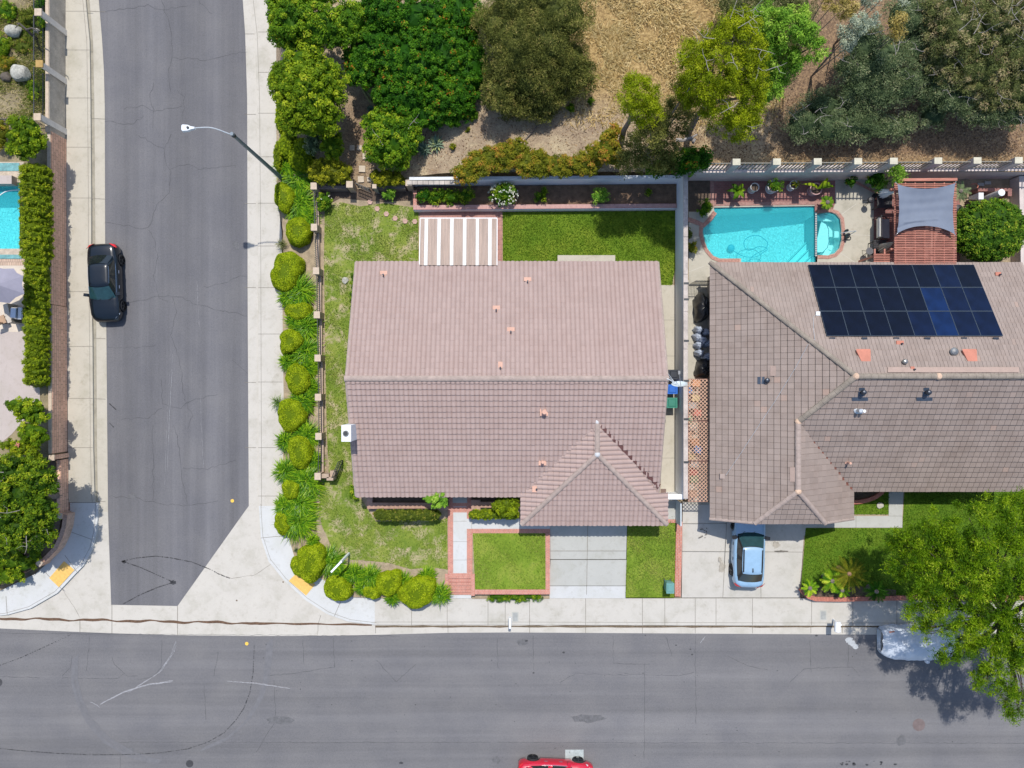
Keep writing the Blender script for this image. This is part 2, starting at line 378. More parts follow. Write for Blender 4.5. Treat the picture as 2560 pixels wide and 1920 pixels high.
# marks on the roads: one object each kind, real thin films
def film(pts, z, w): return WP(pts), w
m = MB()
def drip(pts, step=5, s=.05):
    """a trail of dried oil drops"""
    for (a, b), (c, d) in zip(pts, pts[1:]):
        n = max(1, int(math.hypot(c-a, d-b)/step)); ang = math.atan2(-(d-b), c-a)
        for i in range(n):
            t = (i+rng.random()*.5)/n; p = W(a+(c-a)*t, b+(d-b)*t)
            L = s*rng.uniform(.6, 2.4); w_ = s*rng.uniform(.35, .8); q = []
            for k in range(8):
                an = 2*math.pi*k/8; x = L*math.cos(an); y = w_*math.sin(an)
                q.append((p.x+x*math.cos(ang)-y*math.sin(ang), p.y+x*math.sin(ang)+y*math.cos(ang), .011))
            m.add(q, [tuple(range(8))])
def blob(px, py, r, mb, z=.010, k=12, sq=1.0, mi=0):
    p = W(px, py); q = []
    for i in range(k):
        an = 2*math.pi*i/k; rr = r*rng.uniform(.75, 1.15); q.append((p.x+rr*math.cos(an), p.y+rr*sq*math.sin(an), z))
    mb.add(q, [tuple(range(k))], mi)
drip([(306,1403),(340,1395),(390,1390),(430,1395),(480,1405),(530,1425),(545,1434)])
drip([(306,1403),(350,1418),(400,1440),(435,1456)]); drip([(430,1457),(395,1468),(350,1487),(306,1511)])
drip([(0,1663),(50,1645),(110,1618),(180,1585)], 6, .04)
drip([(0,1871),(60,1877),(140,1883),(230,1887),(330,1886),(400,1882),(470,1872),(520,1855),(560,1832),(590,1800),(610,1770),(625,1730),(633,1680),(636,1610)], 6, .045)
drip([(275,1010),(290,1024)], 4, .05); drip([(274,1057),(286,1070)], 4, .05); drip([(545,1434),(560,1440),(578,1447)], 5, .045)
for a, b, r in [(310,1404,.16),(433,1456,.2),(1231,1435,.0),(1316,1602,.09),(1409,1631,.08),(1334,1682,.07),(1690,1613,.06),(1726,1623,.06),(1730,1636,.07),(2041,1589,.08),(880,1652,.05),(1003,1907,.12),(1613,1588,.05),(1232,1503,0)]:
    if r: blob(a, b, r, m, .011, 12, .7)
for i in range(60): blob(rng.uniform(640,2500), rng.uniform(1600,1900), rng.uniform(.018,.04), m, .010, 6)
for i in range(14): blob(2120+rng.uniform(-30,130), 1908+rng.uniform(-6,6), rng.uniform(.04,.14), m, .010, 8, .6)
tag(m.build('oil_stain', TAR, loc=W(400,1450)), 'dark oil drips and looping drip trails on the asphalt at the junction', 'stain', kind='structure')
m = MB()
for a, b, r, q in [(330,1240,.28,.6),(1306,1606,.4,.5),(1470,1796,1.1,.25),(320,1875,.5,.4),(590,613,.22,1.4),(2253,1851,.3,1.2),(1240,1900,.3,.8),(700,1800,.9,.3)]: blob(a, b, r, m, .008, 16, q)
def arc(pts, w, n=5):
    for k in range(n):
        q = WP(pts); o_ = (k-n/2)*w/n; m.strip([(x+o_*.8, y+o_*.6) for x, y in q], [w/n*rng.uniform(.5, 1.1) for _ in q], .0085+.0004*k, 1)
arc([(676,1600),(674,1640),(668,1700),(650,1750),(620,1800),(570,1845),(510,1870)], .55)
arc([(190,1640),(188,1700),(200,1750),(225,1800),(270,1850),(330,1885),(400,1905)], .5)
tag(m.build('oil_blotch_stain', [OILSOFT, M('skid_soft', (.153,.152,.162), .9, .12, 4)], loc=W(1300,1750)), 'soft grey old oil blotches on the main street', 'stain', kind='structure')  # faint old oil blotches and tyre arcs staining the asphalt
m = MB()
def scuff(pts, n, spread, w):
    base = WP(pts)
    for k in range(n):
        o = rng.uniform(-1, 1)*spread; s0 = rng.uniform(0, .35); s1 = rng.uniform(.6, 1); q = []
        L = len(base)-1
        for j in range(26):
            t = (s0+(s1-s0)*j/25)*L; i = min(int(t), L-1); f = t-i
            x = base[i][0]+(base[i+1][0]-base[i][0])*f; y = base[i][1]+(base[i+1][1]-base[i][1])*f
            q.append((x+o+rng.gauss(0, .012), y+o*.5+rng.gauss(0, .012)))
        m.strip(q, [w*rng.uniform(.2, 1) for _ in q], .013+.001*k)
scuff([(244,1764),(270,1750),(310,1730),(370,1711),(438,1702)], 9, .10, .07)
scuff([(225,1755),(240,1762),(250,1770)], 2, .03, .05)
scuff([(445,1590),(430,1635),(400,1680),(345,1715),(300,1745)], 5, .10, .03)
scuff([(560,1702),(640,1708),(730,1722)], 5, .12, .03)
scuff([(430,860),(425,960),(418,1100),(412,1250)], 4, .10, .016); scuff([(492,700),(500,870)], 1, .05, .02); scuff([(500,950),(512,1220)], 1, .04, .014)
scuff([(1752,1607),(1762,1590)], 3, .05, .05)
tag(m.build('scuff_mark', SCUFF, loc=W(400,1700)), 'pale scrape marks curving over the asphalt', 'scuff mark', kind='structure')
m = MB(); p = W(2130,1607)
for i in range(3): blob(2122+i*8, 1600+i*8, .26-.03*i, m, .010+.001*i, 14, .8)
tag(m.build('paint_spill', M('spill_pale', (.42, .44, .46), .9, .15, 8)), 'pale dried paint spill on the street left of the covered car', 'stain', kind='structure')
m = MB(); m.prism(WP(rect(1413,1874,1459,1905)), None, .010)
tag(m.build('street_patch', M('patch_pale', (.40, .45, .45), .9, .2, 6)), 'pale rectangular patch in the asphalt beside the red car', 'patch', kind='structure')
# concrete gutter pans, cross gutter and aprons (flush with the road)
m = MB()
m.prism(WP([(229,-40),(247,-40),(247,0),(255,96),(260,180),(262,270),(263,640),(266,833),(270,1280),(246,1280),(236,1238),(234,1118),(231,833),(228,640),(228,494),(226,247),(224,104),(214,0),(210,-40)]), None, .004)
m.strip(WP([(217,-40),(220,0),(229,104),(232,247),(234,494),(235,640),(237,833),(239,1118),(241,1238),(243,1262)]), .19, .009, 1)
for y in (28,296,496,845,996,1252): m.strip(WP([(226,y),(264,y+2)]), .03, .012, 2)
tag(m.build('gutter', [CONC, GUTTER, JOINT], loc=W(245,640)), kind='structure')
m = MB()
m.prism(WP([(607,0),(613,85),(618,247),(619,640),(619,717),(622,1265),(656,1265),(655,640),(652,247),(646,85),(636,0),(620,-200),(580,-200)]), None, .004)
for y in (85,286,509,719,956,1119): m.strip(WP([(612,y),(640,y)]), .03, .010, 1)
tag(m.build('gutter', [CONC2, JOINT], loc=W(630,640)), kind='structure')
m = MB()
apron = [(246,1280),(270,1280),(278,1512),(444,1515),(611,1280),(622,1265),(656,1265),(664,1343),(684,1399),(720,1442),(772,1492),(824,1528),(875,1548),(918,1560),(2700,1565),(2700,1590),(2306,1587),(1920,1585),(1280,1581),(1120,1582),(939,1587),(833,1589),(640,1590),(444,1588),(280,1583),(177,1579),(0,1571),(-400,1571),(-400,1544),(0,1539),(19,1537),(77,1521),(143,1483),(189,1434),(208,1415),(231,1373),(242,1319)]
m.prism(WP(apron), None, .004)
wav = [(x, 1546+ (x/640)*12 + 1.6*math.sin(x*.045)+1.2*math.sin(x*.11+1)) for x in range(-20, 641, 12)]+[(x, 1558+(x-640)/300*4+.8*math.sin(x*.07)) for x in range(650, 941, 14)]
m.strip(WP(wav), [.07+.1*abs(math.sin(i*.37))*(1 if i < 60 else .6) for i in range(len(wav))], .010, 1)
for a, b in [((280,1512),(280,1583)),((444,1515),(444,1588)),((200,1580),(200,1547))]: m.strip(WP([a, b]), .035, .009, 2)
for x in (939,1120,1324,1464,1606,1738,1881,2027,2106,2240,2400): m.strip(WP([(x,1565),(x,1583)]), .03, .009, 2)
p, w = crack([(545,1434),(580,1446),(640,1437),(690,1400)], 4, .025); m.strip(p, w, .009, 2)
p, w = crack([(160,1480),(185,1515),(200,1545)], 4, .02); m.strip(p, w, .009, 2)
p, w = crack([(803,1538),(795,1562),(793,1588)], 4, .03); m.strip(p, w, .009, 2)
m.strip(WP([(x, 1565.5+rng.random()) for x in range(938,2560,24)]), [.07+.09*rng.random() for x in range(938,2560,24)], .0095, 3)
blob(592,1501,.06,m,.013,9,1,3); blob(708,1455,.05,m,.013,9,1,3)
tag(m.build('cross_gutter', [CONC2, GRIME, JOINT, M('gutter_leaf_dirt', (.16,.12,.08),.95,.4,9)], loc=W(560,1480)), kind='structure')
# pavements (raised 13 cm, with a real kerb)
ZS = .13
def swalk(name, poly, mat, joints, loc, kerb=None, z=ZS):
    m = MB(); m.prism(WP(poly, z), -.05, z)
    for a, b in joints: m.strip(WP([a, b], z), .028, z+.004, 1)
    if kerb: m.strip(WP(kerb, z), .02, z+.005, 1)
    return tag(m.build(name, [mat, JOINT], loc=W(*loc)), kind='structure')
left_in = [(140,-200),(151,0),(160,116),(165,231),(166,336),(167,640),(170,1143),(172,1256)]
left_out = [(210,-200),(214,0),(224,104),(226,247),(228,494),(228,640),(231,833),(233,1118),(236,1238),(238,1256)]
swalk('sidewalk', left_in+left_out[::-1], CONC, [((155,y),(230,y)) for y in (28,125,245,368,495)]+[((168,y),(232,y)) for y in (729,866,996,1119)], (200,640), [(x-7,y) for x, y in left_out])
curve_out = [(245,1257),(244,1300),(241,1330),(231,1373),(208,1415),(189,1434),(143,1483),(77,1521),(19,1537),(0,1539),(-300,1540)]
curve_in = [(-300,1490),(0,1477),(42,1457),(89,1434),(127,1400),(150,1373),(166,1338),(174,1303),(175,1257)]
swalk('sidewalk', [(175,1257),(245,1257)]+curve_out[1:]+curve_in[:-1], CONCNEW, [((178,1330),(228,1348)),((110,1428),(160,1478)),((162,1388),(194,1432)),((15,1490),(18,1538))], (150,1420), [(x-6,y-4) for x, y in curve_out])
right_out = [(610,-200),(626,0),(636,85),(642,247),(645,640),(647,1265)]
right_in = [(707,1265),(709,987),(706,755),(704,580),(697,520),(692,250),(697,116),(679,0),(665,-200)]
swalk('sidewalk', right_out+right_in, CONC2, [((645,y),(706,y)) for y in (80,181,283,392,508,615,719,835,955,1119,1240)], (675,640), [(x+7,y) for x, y in right_out])
cr_out = [(647,1265),(652,1345),(671,1403),(709,1450),(763,1500),(817,1535),(871,1554),(937,1562)]
cr_in = [(937,1495),(856,1492),(810,1450),(768,1425),(736,1392),(721,1342),(707,1265)]
swalk('sidewalk', cr_out+cr_in, CONCNEW, [((652,1345),(721,1338)),((836,1540),(856,1494))], (760,1440), [(x+5,y-5) for x, y in cr_out])
bot_out = [(937,1562),(1281,1562),(1920,1564),(2700,1565)]
bot_in = [(2700,1497),(1920,1496),(1567,1496),(1118,1496),(937,1495)]
swalk('sidewalk', bot_out+bot_in, CONC3, [((x,1496),(x,1563)) for x in (1029,1118,1220,1263,1324,1464,1606,1662,1738,1790,1881,2029,2132,2242,2350,2450)], (1700,1530), [(x,y-7) for x, y in bot_out])
def tact(poly, lab):
    m = MB(); P = WP(poly, ZS+.01); m.prism(P, ZS-.02, ZS+.012)
    a, b, c, d = [Vector(p) for p in P]
    for i in range(1, 12):
        for j in range(1, 14):
            q = a.lerp(b, i/12).lerp(d.lerp(c, i/12), j/14); m.lathe((q.x, q.y, ZS+.012), [(.022, 0), (.014, .006)], 5)
    tag(m.build('tactile_paving', YELLOW, loc=(a.x, a.y, ZS)), lab, 'tactile paving')
tact([(160,1403),(186,1425),(147,1468),(123,1445)], 'yellow tactile paving pad on the left corner of the junction')
tact([(742,1432),(788,1461),(765,1489),(722,1452)], 'yellow tactile paving pad beside the clipped bushes on the right corner')
for px, py, r, mt, cat, lab in [(581,1252,.11,MARKY,'road marker','small round yellow marker at the lower end of the side street'),(617,1609,.11,MARKY,'road marker','small round yellow marker at the edge of the main street')]:
    m = MB(); p = W(px, py); m.lathe((p.x, p.y, .006), [(r, 0), (r, .008), (r*.8, .014)], 14); tag(m.build('road_marker', mt, loc=p), lab, cat, 'yellow road markers')
def manhole(px, py, r, lab, mt):
    p = W(px, py); t = thing('manhole_cover', lab, 'manhole cover', p)
    m = MB(); m.lathe((p.x, p.y, 0), [(r*1.14, .004), (r*1.14, .012), (r, .014)], 28); m.build('ring', mt, t)
    m = MB(); m.lathe((p.x, p.y, 0), [(r*.97, .010), (r*.97, .018), (r*.93, .019)], 28)
    for i in range(-3, 4): m.box((p.x+i*r*.24, p.y, .020), (r*.07, 2*math.sqrt(max(0, r*r*.8-(i*r*.24)**2)), .006))
    m.build('lid', mt, t)
manhole(2297, 1812, .34, 'round brown manhole cover in the street below the covered car', M('iron_brown', (.17, .13, .125), .7, .2))
manhole(474, 1909, .2, 'small dark manhole cover near the bottom edge of the street', M('iron_dark', (.05, .05, .055), .7, .2))
manhole(-4, 1706, .22, 'dark manhole cover cut by the left edge of the street', M('iron_dark2', (.06, .06, .065), .7, .2))
for px, py, lab in [(1288,1542,'grey water meter cover in the pavement by the first letterbox'),(2058,1538,'grey water meter cover in the pavement near the palms')]:
    p = W(px, py, ZS); t = thing('meter_cover', lab, 'meter cover', p, 0, 'meter covers')
    m = MB(); m.box((p.x, p.y, ZS+.004), (.42, .62, .012)); m.build('frame', CONCGREY, t)
    m = MB(); m.box((p.x, p.y, ZS+.012), (.3, .5, .012)); m.build('lid', M('meter_lid', (.33, .34, .33), .8, .15), t)
# ---------------------------------------------------------------- lots: pads of earth and paved surfaces
def slab(name, pts, z, mat, z0=None, holes=(), loc=None, kind='structure', zf=None):
    m = MB(); m.prism(WP(pts, z), (z-.35 if z0 is None else z0), zf or z, [WP(h, z) for h in holes])
    c = W(sum(p[0] for p in pts)/len(pts), sum(p[1] for p in pts)/len(pts), z)
    return tag(m.build(name, mat, loc=loc or c), kind=kind)
slab('earth', [(784,470),(1692,455),(1692,1306),(1374,1308),(1374,1484),(1180,1484),(1180,1434),(1120,1434),(1120,1480),(1070,1470),(940,1462),(870,1450),(815,1410),(792,1330),(786,1200)], ZP-.02, SOIL, -.05)
slab('earth', [(692,120),(692,250),(698,520),(708,580),(706,755),(709,987),(706,1265),(721,1342),(736,1392),(768,1425),(810,1450),(856,1492),(937,1495),(1113,1495),(1113,1440),(900,1400),(830,1300),(800,1190),(800,300),(720,100)], .28, SOIL, -.05)
slab('earth', [(1374,1485),(1374,1497),(1180,1497),(1180,1485)], .2, SOIL, -.05)
RP = [(1712,455),(2700,440),(2700,1491),(2030,1491),(2004,1478),(2013,1255),(1722,1255),(1722,1250),(1712,1250)]
slab('earth', RP, ZR-.02, SOIL, -.05, [[(1784,510),(2110,508),(2112,704),(1800,704),(1752,650),(1752,548)]])
LP = [(-500,-200),(128,-200),(128,60),(127,300),(127,620),(131,760),(131,1144),(-500,1144)]
slab('earth', LP, ZL, M('yard_soil', (.27, .22, .13), .95, .35, 1.2, 14, .5), -.05, [[(-70,452),(52,452),(52,626),(-70,626)]])
slab('earth', [(-500,1140),(153,1140),(153,1290),(146,1335),(132,1368),(110,1393),(75,1425),(40,1444),(0,1464),(-500,1490)], .8, SOILDK, -.05)
# lawns
GR1 = grassmat('grass_patchy', (.10, .17, .025), (.185, .245, .045), (.28, .30, .085), .225, (.44, .36, .235))
GR2 = grassmat('grass_backlawn', (.075, .15, .012), (.125, .20, .018), (.20, .25, .03), .04, (.34, .28, .16))
GR3 = grassmat('grass_front', (.11, .19, .02), (.18, .265, .035), (.28, .31, .07), .07, (.38, .33, .17))
GR4 = grassmat('grass_east', (.06, .135, .012), (.10, .185, .016), (.15, .215, .025), .0, SOIL and (.3, .2, .1))
GRP = grassmat('grass_yellowing', (.13, .19, .03), (.20, .25, .05), (.30, .29, .09), .12, (.44, .36, .23))
LAWNS = []
def lawn(pts, z, mat, dens=90, zf=None, pal='g'):
    slab('lawn', pts, z, mat, z-.06, zf=zf); LAWNS.append((pts, z, zf, dens, pal))
lawn([(812,512),(850,505),(900,516),(960,508),(1046,520),(1046,700),(900,700),(880,1240),(905,1250),(920,1275),(940,1304),(1098,1300),(1118,1296),(1119,1424),(1080,1418),(1026,1423),(972,1407),(900,1400),(871,1400),(829,1367),(806,1318),(797,1280),(800,1225),(822,1190),(818,1100),(815,1000),(812,800),(810,640)], ZP, GR1)
lawn([(1257,530),(1690,527),(1690,660),(1680,713),(1655,713),(1640,700),(1257,700)], ZP, GR2, 110)
lawn([(1182,1333),(1363,1333),(1364,1474),(1188,1474)], ZP, GR3, 110)
zs2 = lambda x, y: .15+(ZP-.15)*min(1, max(0, (y+13.2)/4.4))
lawn([(1567,1290),(1689,1290),(1688,1495),(1565,1495)], .35, GR3, 100, zs2)
lawn([(2014,1320),(2256,1320),(2262,1222),(2700,1222),(2700,1488),(2100,1488),(2036,1484),(2003,1474)], ZR, GR4, 110)
lawn([(2120,1222),(2222,1222),(2222,1286),(2120,1286)], ZR, GR4, 110)
slab('planting_bed', [(1042,467),(1692,460),(1692,511),(1042,515)], .95, MULCH, .3)
slab('planting_bed', [(1722,452),(1775,451),(1778,505),(1776,530),(1722,528)], ZR+.02, SOILDK, .2)
slab('planting_bed', [(800,475),(1030,468),(1030,500),(960,505),(880,498),(850,495),(805,520)], ZP+.003, SOILDK, .3)
# paved paths of the corner lot
def paved(name, mb, mats, loc): return tag(mb.build(name, mats, loc=loc), kind='structure')
m = MB(); z = ZP+.015
m.prism(WP(rect(1133,1200,1167,1433), z), .2, z, mi=2); m.prism(WP(rect(1167,1297,1375,1322), z), .2, z, mi=2)
m.prism(WP(rect(1120,1262,1133,1434), z), .2, z+.004, mi=0); m.prism(WP([(1167,1262),(1180,1262),(1180,1297),(1167,1297)], z), .2, z+.004, mi=0)
m.prism(WP([(1167,1322),(1181,1322),(1181,1434),(1167,1434)], z), .2, z+.004, mi=0)
m.prism(WP(rect(1133,1268,1167,1281), z), .2, z+.005, mi=1); m.prism(WP(rect(1181,1322,1375,1333), z), .2, z+.004, mi=1)
for y in (1303,1354,1400): m.strip(WP([(1133,y),(1167,y)], z), .015, z+.005, 3)
m.strip(WP([(1179,1297),(1179,1322)], z), .015, z+.005, 3)
paved('path', m, [BRK_V, BRK_H, CONCNEW, JOINT], W(1150,1350,z))
m = MB()
m.prism(WP(rect(1122,1236,1178,1266), z+.1), .2, z+.12, mi=1); m.prism(WP(rect(1132,1200,1168,1257), z+.1), .2, z+.135, mi=2)
m.prism(WP(rect(1122,1225,1132,1236), z+.1), .2, z+.12, mi=0)
paved('porch_step', m, [BRK_V, BRK_H, CONCGREY], W(1150,1250,z))
t = thing('brick_steps', 'red brick steps leading from the pavement up to the front path', 'steps', W(1150,1486,ZS))
m = MB()
ys = [1433,1445,1454,1463,1472,1480,1487]
for i in range(6):
    zz = ZP+.02-.083*i; m.prism(WP(rect(1122,ys[i],1178,ys[i+1]+(1 if i < 5 else 0)), zz), .05, zz)
m.build('tread', BRK_H, t)
for x0, x1 in ((1113,1122),(1178,1187)):
    m = MB(); m.prism(WP(rect(x0,1434,x1,1489), ZP), .05, ZP+.05); m.build('side_wall', BRK_V, t)
m = MB(); m.prism(WP(rect(1124,1488,1178,1496), .2), .05, .17); tag(m.build('door_sill', CONCNEW, t))
t = thing('brick_edging', 'red brick edging wall around the small square front lawn', 'edging', W(1280,1480,ZP))
m = MB(); m.prism(WP(rect(1187,1474,1375,1486), ZP+.05), .1, ZP+.05); m.build('lower_wall', BRK_H, t)
m = MB(); m.prism(WP(rect(1364,1333,1375,1474), ZP+.05), .1, ZP+.05); m.build('side_wall', BRK_V, t)
m = MB(); m.prism(WP(rect(1690,1304,1706,1496), ZP), .1, lambda x, y: .22+(ZP-.15)*min(1, max(0, (y+13.2)/4.4)))
tag(m.build('brick_edging', brick('brick_edge', (.56,.20,.14), (.44,.15,.11), (.5,.36,.3), .22, .1, R(90)), loc=W(1698,1400,.3)), 'long narrow brick strip between the two driveways', 'edging')
# driveways
zd = lambda x, y: .13+(ZP-.13)*min(1, max(0, (y+13.28)/4.5))
m = MB(); m.prism(WP([(1375,1305),(1567,1305),(1566,1399),(1376,1399)], .5), .0, zd); m.prism(WP([(1376,1399),(1566,1399),(1565,1465),(1373,1465)], .28), .0, zd)
m.prism(WP([(1373,1465),(1565,1465),(1565,1496),(1372,1496)], .16), .0, lambda x, y: zd(x, y)+.004, mi=1)
for a, b in [((1468,1310),(1467,1495)),((1375,1376),(1567,1376))]:
    m.strip([p for p in WP([(a[0]+(b[0]-a[0])*t/8, a[1]+(b[1]-a[1])*t/8) for t in range(9)], .3)], .028, lambda x, y: zd(x, y)+.009, 2)
for bx, by, r_, q_ in [(1440,1420,.5,.5),(1490,1350,.35,.8),(1530,1440,.4,.4),(1420,1340,.4,.9)]: pass
tag(m.build('driveway', [CONCGREY, CONCNEW, JOINT], loc=W(1470,1400,.3)), kind='structure')
zd2 = lambda x, y: .13+(ZR-.13)*min(1, max(0, (y+13.28)/4.0))
m = MB(); m.prism(WP([(1706,1255),(2014,1255),(2014,1325),(2008,1400),(2001,1473),(2003,1496),(1706,1496)], .3), .0, zd2)
for a, b in [((1815,1305),(1809,1496)),((1903,1450),(1905,1496)),((1706,1378),(2010,1380)),((1706,1308),(1815,1308))]:
    m.strip([p for p in WP([(a[0]+(b[0]-a[0])*t/8, a[1]+(b[1]-a[1])*t/8) for t in range(9)], .3)], .028, lambda x, y: zd2(x, y)+.006, 1)
def sblob(px, py, r, q, mi, zf, dz=.006):
    p = W(px, py, .3); n = 16; vs = []
    for i in range(n):
        an = 2*math.pi*i/n; rr = r*rng.uniform(.7, 1.2); x, y = p.x+rr*math.cos(an), p.y+rr*q*math.sin(an); vs.append((x, y, zf(x, y)+dz))
    m.add(vs, [tuple(range(n))], mi)
sblob(1952,1378,.45,.15,2,zd2); sblob(1940,1362,.25,.9,3,zd2,.005); sblob(1806,1420,.2,1.6,3,zd2,.005); sblob(1800,1400,.12,1.5,3,zd2,.0065)
for i in range(16): sblob(1755+rng.uniform(-8,12), 1330+rng.uniform(-15,15), rng.uniform(.02,.05), 1, 2, zd2)
tag(m.build('driveway', [CONC3, JOINT, M('oil_drive', (.16,.145,.125),.8,.3), M('oil_drive_soft', (.38,.345,.29),.9,.25)], loc=W(1850,1400,.3)), kind='structure')
m = MB(); z = ZR+.012; m.prism(WP([(2013,1297),(2135,1297),(2135,1290),(2256,1290),(2256,1319),(2013,1319)], z), .1, z); m.prism(WP([(2222,1200),(2260,1200),(2256,1290),(2222,1290)], z), .1, z)
m.strip(WP([(2140,1290),(2140,1319)], z), .02, z+.005, 1); m.strip(WP([(2222,1290),(2256,1290)], z), .02, z+.005, 1)
paved('path', m, [CONCGREY, JOINT], W(2140,1305,z))
m = MB(); m.prism(WP([(1720,700),(1800,700),(1800,1262),(1720,1262)], ZR), .1, ZR+.008)
for y in (735,860,1000,1120): m.strip(WP([(1720,y),(1790,y)], ZR), .02, ZR+.013, 1)
paved('path', m, [CONCPATIO, JOINT], W(1750,900,ZR))
# brick curbs of the east lawn
def curb(pts, w, z0, z1, name, label, mat=BRKCOP):
    P = WP(pts, z1); n = len(P); vs = []; m = MB()
    left = []; right = []
    for i, p in enumerate(P):
        a = P[max(i-1, 0)]; b = P[min(i+1, n-1)]; dx, dy = b[0]-a[0], b[1]-a[1]; L = math.hypot(dx, dy)
        left.append((p[0]-dy/L*w/2, p[1]+dx/L*w/2)); right.append((p[0]+dy/L*w/2, p[1]-dx/L*w/2))
    # single bricks with mortar gaps
    tot = 0; segs = []
    for i in range(n-1):
        L = math.dist(P[i], P[i+1]); k = max(1, round(L/.09))
        for j in range(k):
            def lp(A, B, t): return (A[0]+(B[0]-A[0])*t, A[1]+(B[1]-A[1])*t)
            t0, t1 = (j+.06)/k, (j+.94)/k
            q = [lp(left[i], left[i+1], t0), lp(right[i], right[i+1], t0), lp(right[i], right[i+1], t1), lp(left[i], left[i+1], t1)]
            m.prism(q, z0, z1+rng.uniform(-.004, .004))
    return tag(m.build(name, mat, loc=(P[0][0], P[0][1], z0)), label, 'edging')
BRSOLID = M('brick_red', (.50, .19, .135), .85, .25, 7, 30)
curb([(2005,1474),(2012,1484),(2022,1492),(2040,1498),(2100,1499),(2300,1495),(2440,1497),(2500,1500),(2530,1494),(2700,1495)], .26, .1, .5, 'brick_edging', 'curved red brick kerb along the east lawn by the pavement', BRSOLID)
curb([(2134,1256),(2150,1255),(2170,1251),(2190,1243),(2205,1232),(2210,1222)], .24, .2, .6, 'brick_edging', 'short curved brick bed edge under the eave of the east house', BRSOLID)
slab('planting_bed', [(2120,1215),(2200,1215),(2200,1235),(2180,1245),(2150,1250),(2120,1252)], ZR+.05, SOILDK, .2)
slab('planting_bed', [(2018,1484),(2026,1455),(2060,1470),(2150,1466),(2240,1475),(2240,1492),(2040,1492)], ZR+.02, SOILDK, .2)
# planter wall of the back bed
t = thing('planter_wall', 'low brick capped planter wall between the back bed and the lawn', 'planter wall', W(1360,520,ZP))
m = MB(); m.prism(WP([(1033,513),(1692,509),(1692,519),(1033,524)], 1.1), ZP, 1.1); m.build('cap', brick('brick_cap_pink', (.52,.26,.23), (.45,.20,.18), (.50,.36,.33), .05, .4), t)
m = MB(); m.prism(WP([(1033,476),(1042,476),(1042,513),(1033,513)], 1.1), ZP, 1.1); m.build('side_cap', BRK_V, t)
m = MB(); m.prism(WP([(1034,524),(1690,519),(1690,521.5),(1034,526.5)], 1.0), ZP, 1.02); m.build('face', WHITEWALL, t)
# patio of the corner lot
m = MB(); m.prism(WP([(1050,528),(1256,528),(1256,700),(1050,700)], ZP), .2, ZP+.02); paved('patio', m, [brick('patio_blocks', (.44,.235,.195), (.37,.19,.16), (.25,.15,.13), .3, .3)], W(1150,600,ZP))
m = MB(); m.prism(WP(rect(1394,638,1538,700), ZP+.1), .2, ZP+.1); paved('back_step', m, [CONC], W(1460,650,ZP))
m = MB(); m.prism(WP([(1652,713),(1692,713),(1692,1252),(1652,1252)], ZP), .2, ZP+.015)
for y in (800,890,1035,1145): m.strip(WP([(1650,y),(1690,y)], ZP), .02, ZP+.02, 1)
paved('path', m, [CONC, JOINT], W(1670,950,ZP))
m = MB(); m.prism(WP(rect(1640,1252,1690,1302), ZP), .2, ZP+.015); m.prism(WP(rect(1668,1298,1692,1307), ZP), .2, ZP+.02, mi=1); paved('path', m, [CONCGREY, BRK_V], W(1670,1280,ZP))
# small stepping stones
for i, (a, b, c, lab) in enumerate([(923,1309/2.592,0,''),]): pass
SS = M('stepping_stone', (.55, .47, .37), .9, .15)
SSP = M('stepping_stone_pink', (.50, .33, .27), .9, .2)
def stone(px, py, s, z, mat, lab, rz=0, hexa=False):
    p = W(px, py, z); m = MB()
    if hexa: m.lathe((p.x, p.y, z-.04), [(s/2, 0), (s/2, .07), (s*.46, .08)], 6)
    else: m.box((p.x, p.y, z), (s, s*.9, .09), rz, taper=.95)
    tag(m.build('stepping_stone', mat, loc=p), lab, 'stepping stone', 'stepping stones through the garden')
for i, (a, b) in enumerate([(925,505),(943,522),(966,535),(988,546),(1013,553),(1037,554)]):
    stone(a, b, .34, ZP+.02, SSP, 'pink round stepping stone in the back lawn, number %s from the gate' % ('one two three four five six'.split()[i]), rng.random(), True)
# ---------------------------------------------------------------- houses
TILESHADE = M('tile_butt_shade', (.20, .145, .135), .95, .2, 4)  # painted shade: dark course line below each barrel tile butt
TILESHADEF = M('tile_butt_shade_grey', (.125, .10, .09), .95, .2, 4)  # same painted butt shade for the flat tiles
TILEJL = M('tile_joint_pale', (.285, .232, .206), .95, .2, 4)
class Plane:
    def __init__(s, A, B, ze, p):
        s.A = Vector((A[0], A[1], ze)); s.U = Vector((B[0]-A[0], B[1]-A[1], 0)).normalized(); s.I = Vector((-s.U.y, s.U.x, 0))
        s.c = 1/math.sqrt(1+p*p); s.V = Vector((s.I.x*s.c, s.I.y*s.c, p*s.c)); s.N = s.U.cross(s.V).normalized(); s.p = p; s.ze = ze
    def uv(s, x, y): d = Vector((x, y, 0))-Vector((s.A.x, s.A.y, 0)); return (d.dot(s.U), d.dot(s.I)/s.c)
    def z(s, x, y): return s.ze+(Vector((x, y, 0))-Vector((s.A.x, s.A.y, 0))).dot(s.I)*s.p
    def pt(s, x, y, off=0): return Vector((x, y, s.z(x, y)))+s.N*off
    def pix(s, px, py, off=0):
        d = Vector(((px-1280)/F, (960-py)/F, -1)); o = Vector((0, 0, H)); t = (s.A-o).dot(s.N)/d.dot(s.N); return o+d*t+s.N*off
def inpoly(x, y, poly):
    c = np.zeros(x.shape, bool); n = len(poly)
    for i in range(n):
        x1, y1 = poly[i]; x2, y2 = poly[(i+1) % n]
        if y1 == y2: continue
        c ^= ((y1 > y) != (y2 > y)) & (x < (x2-x1)*(y-y1)/(y2-y1)+x1)
    return c
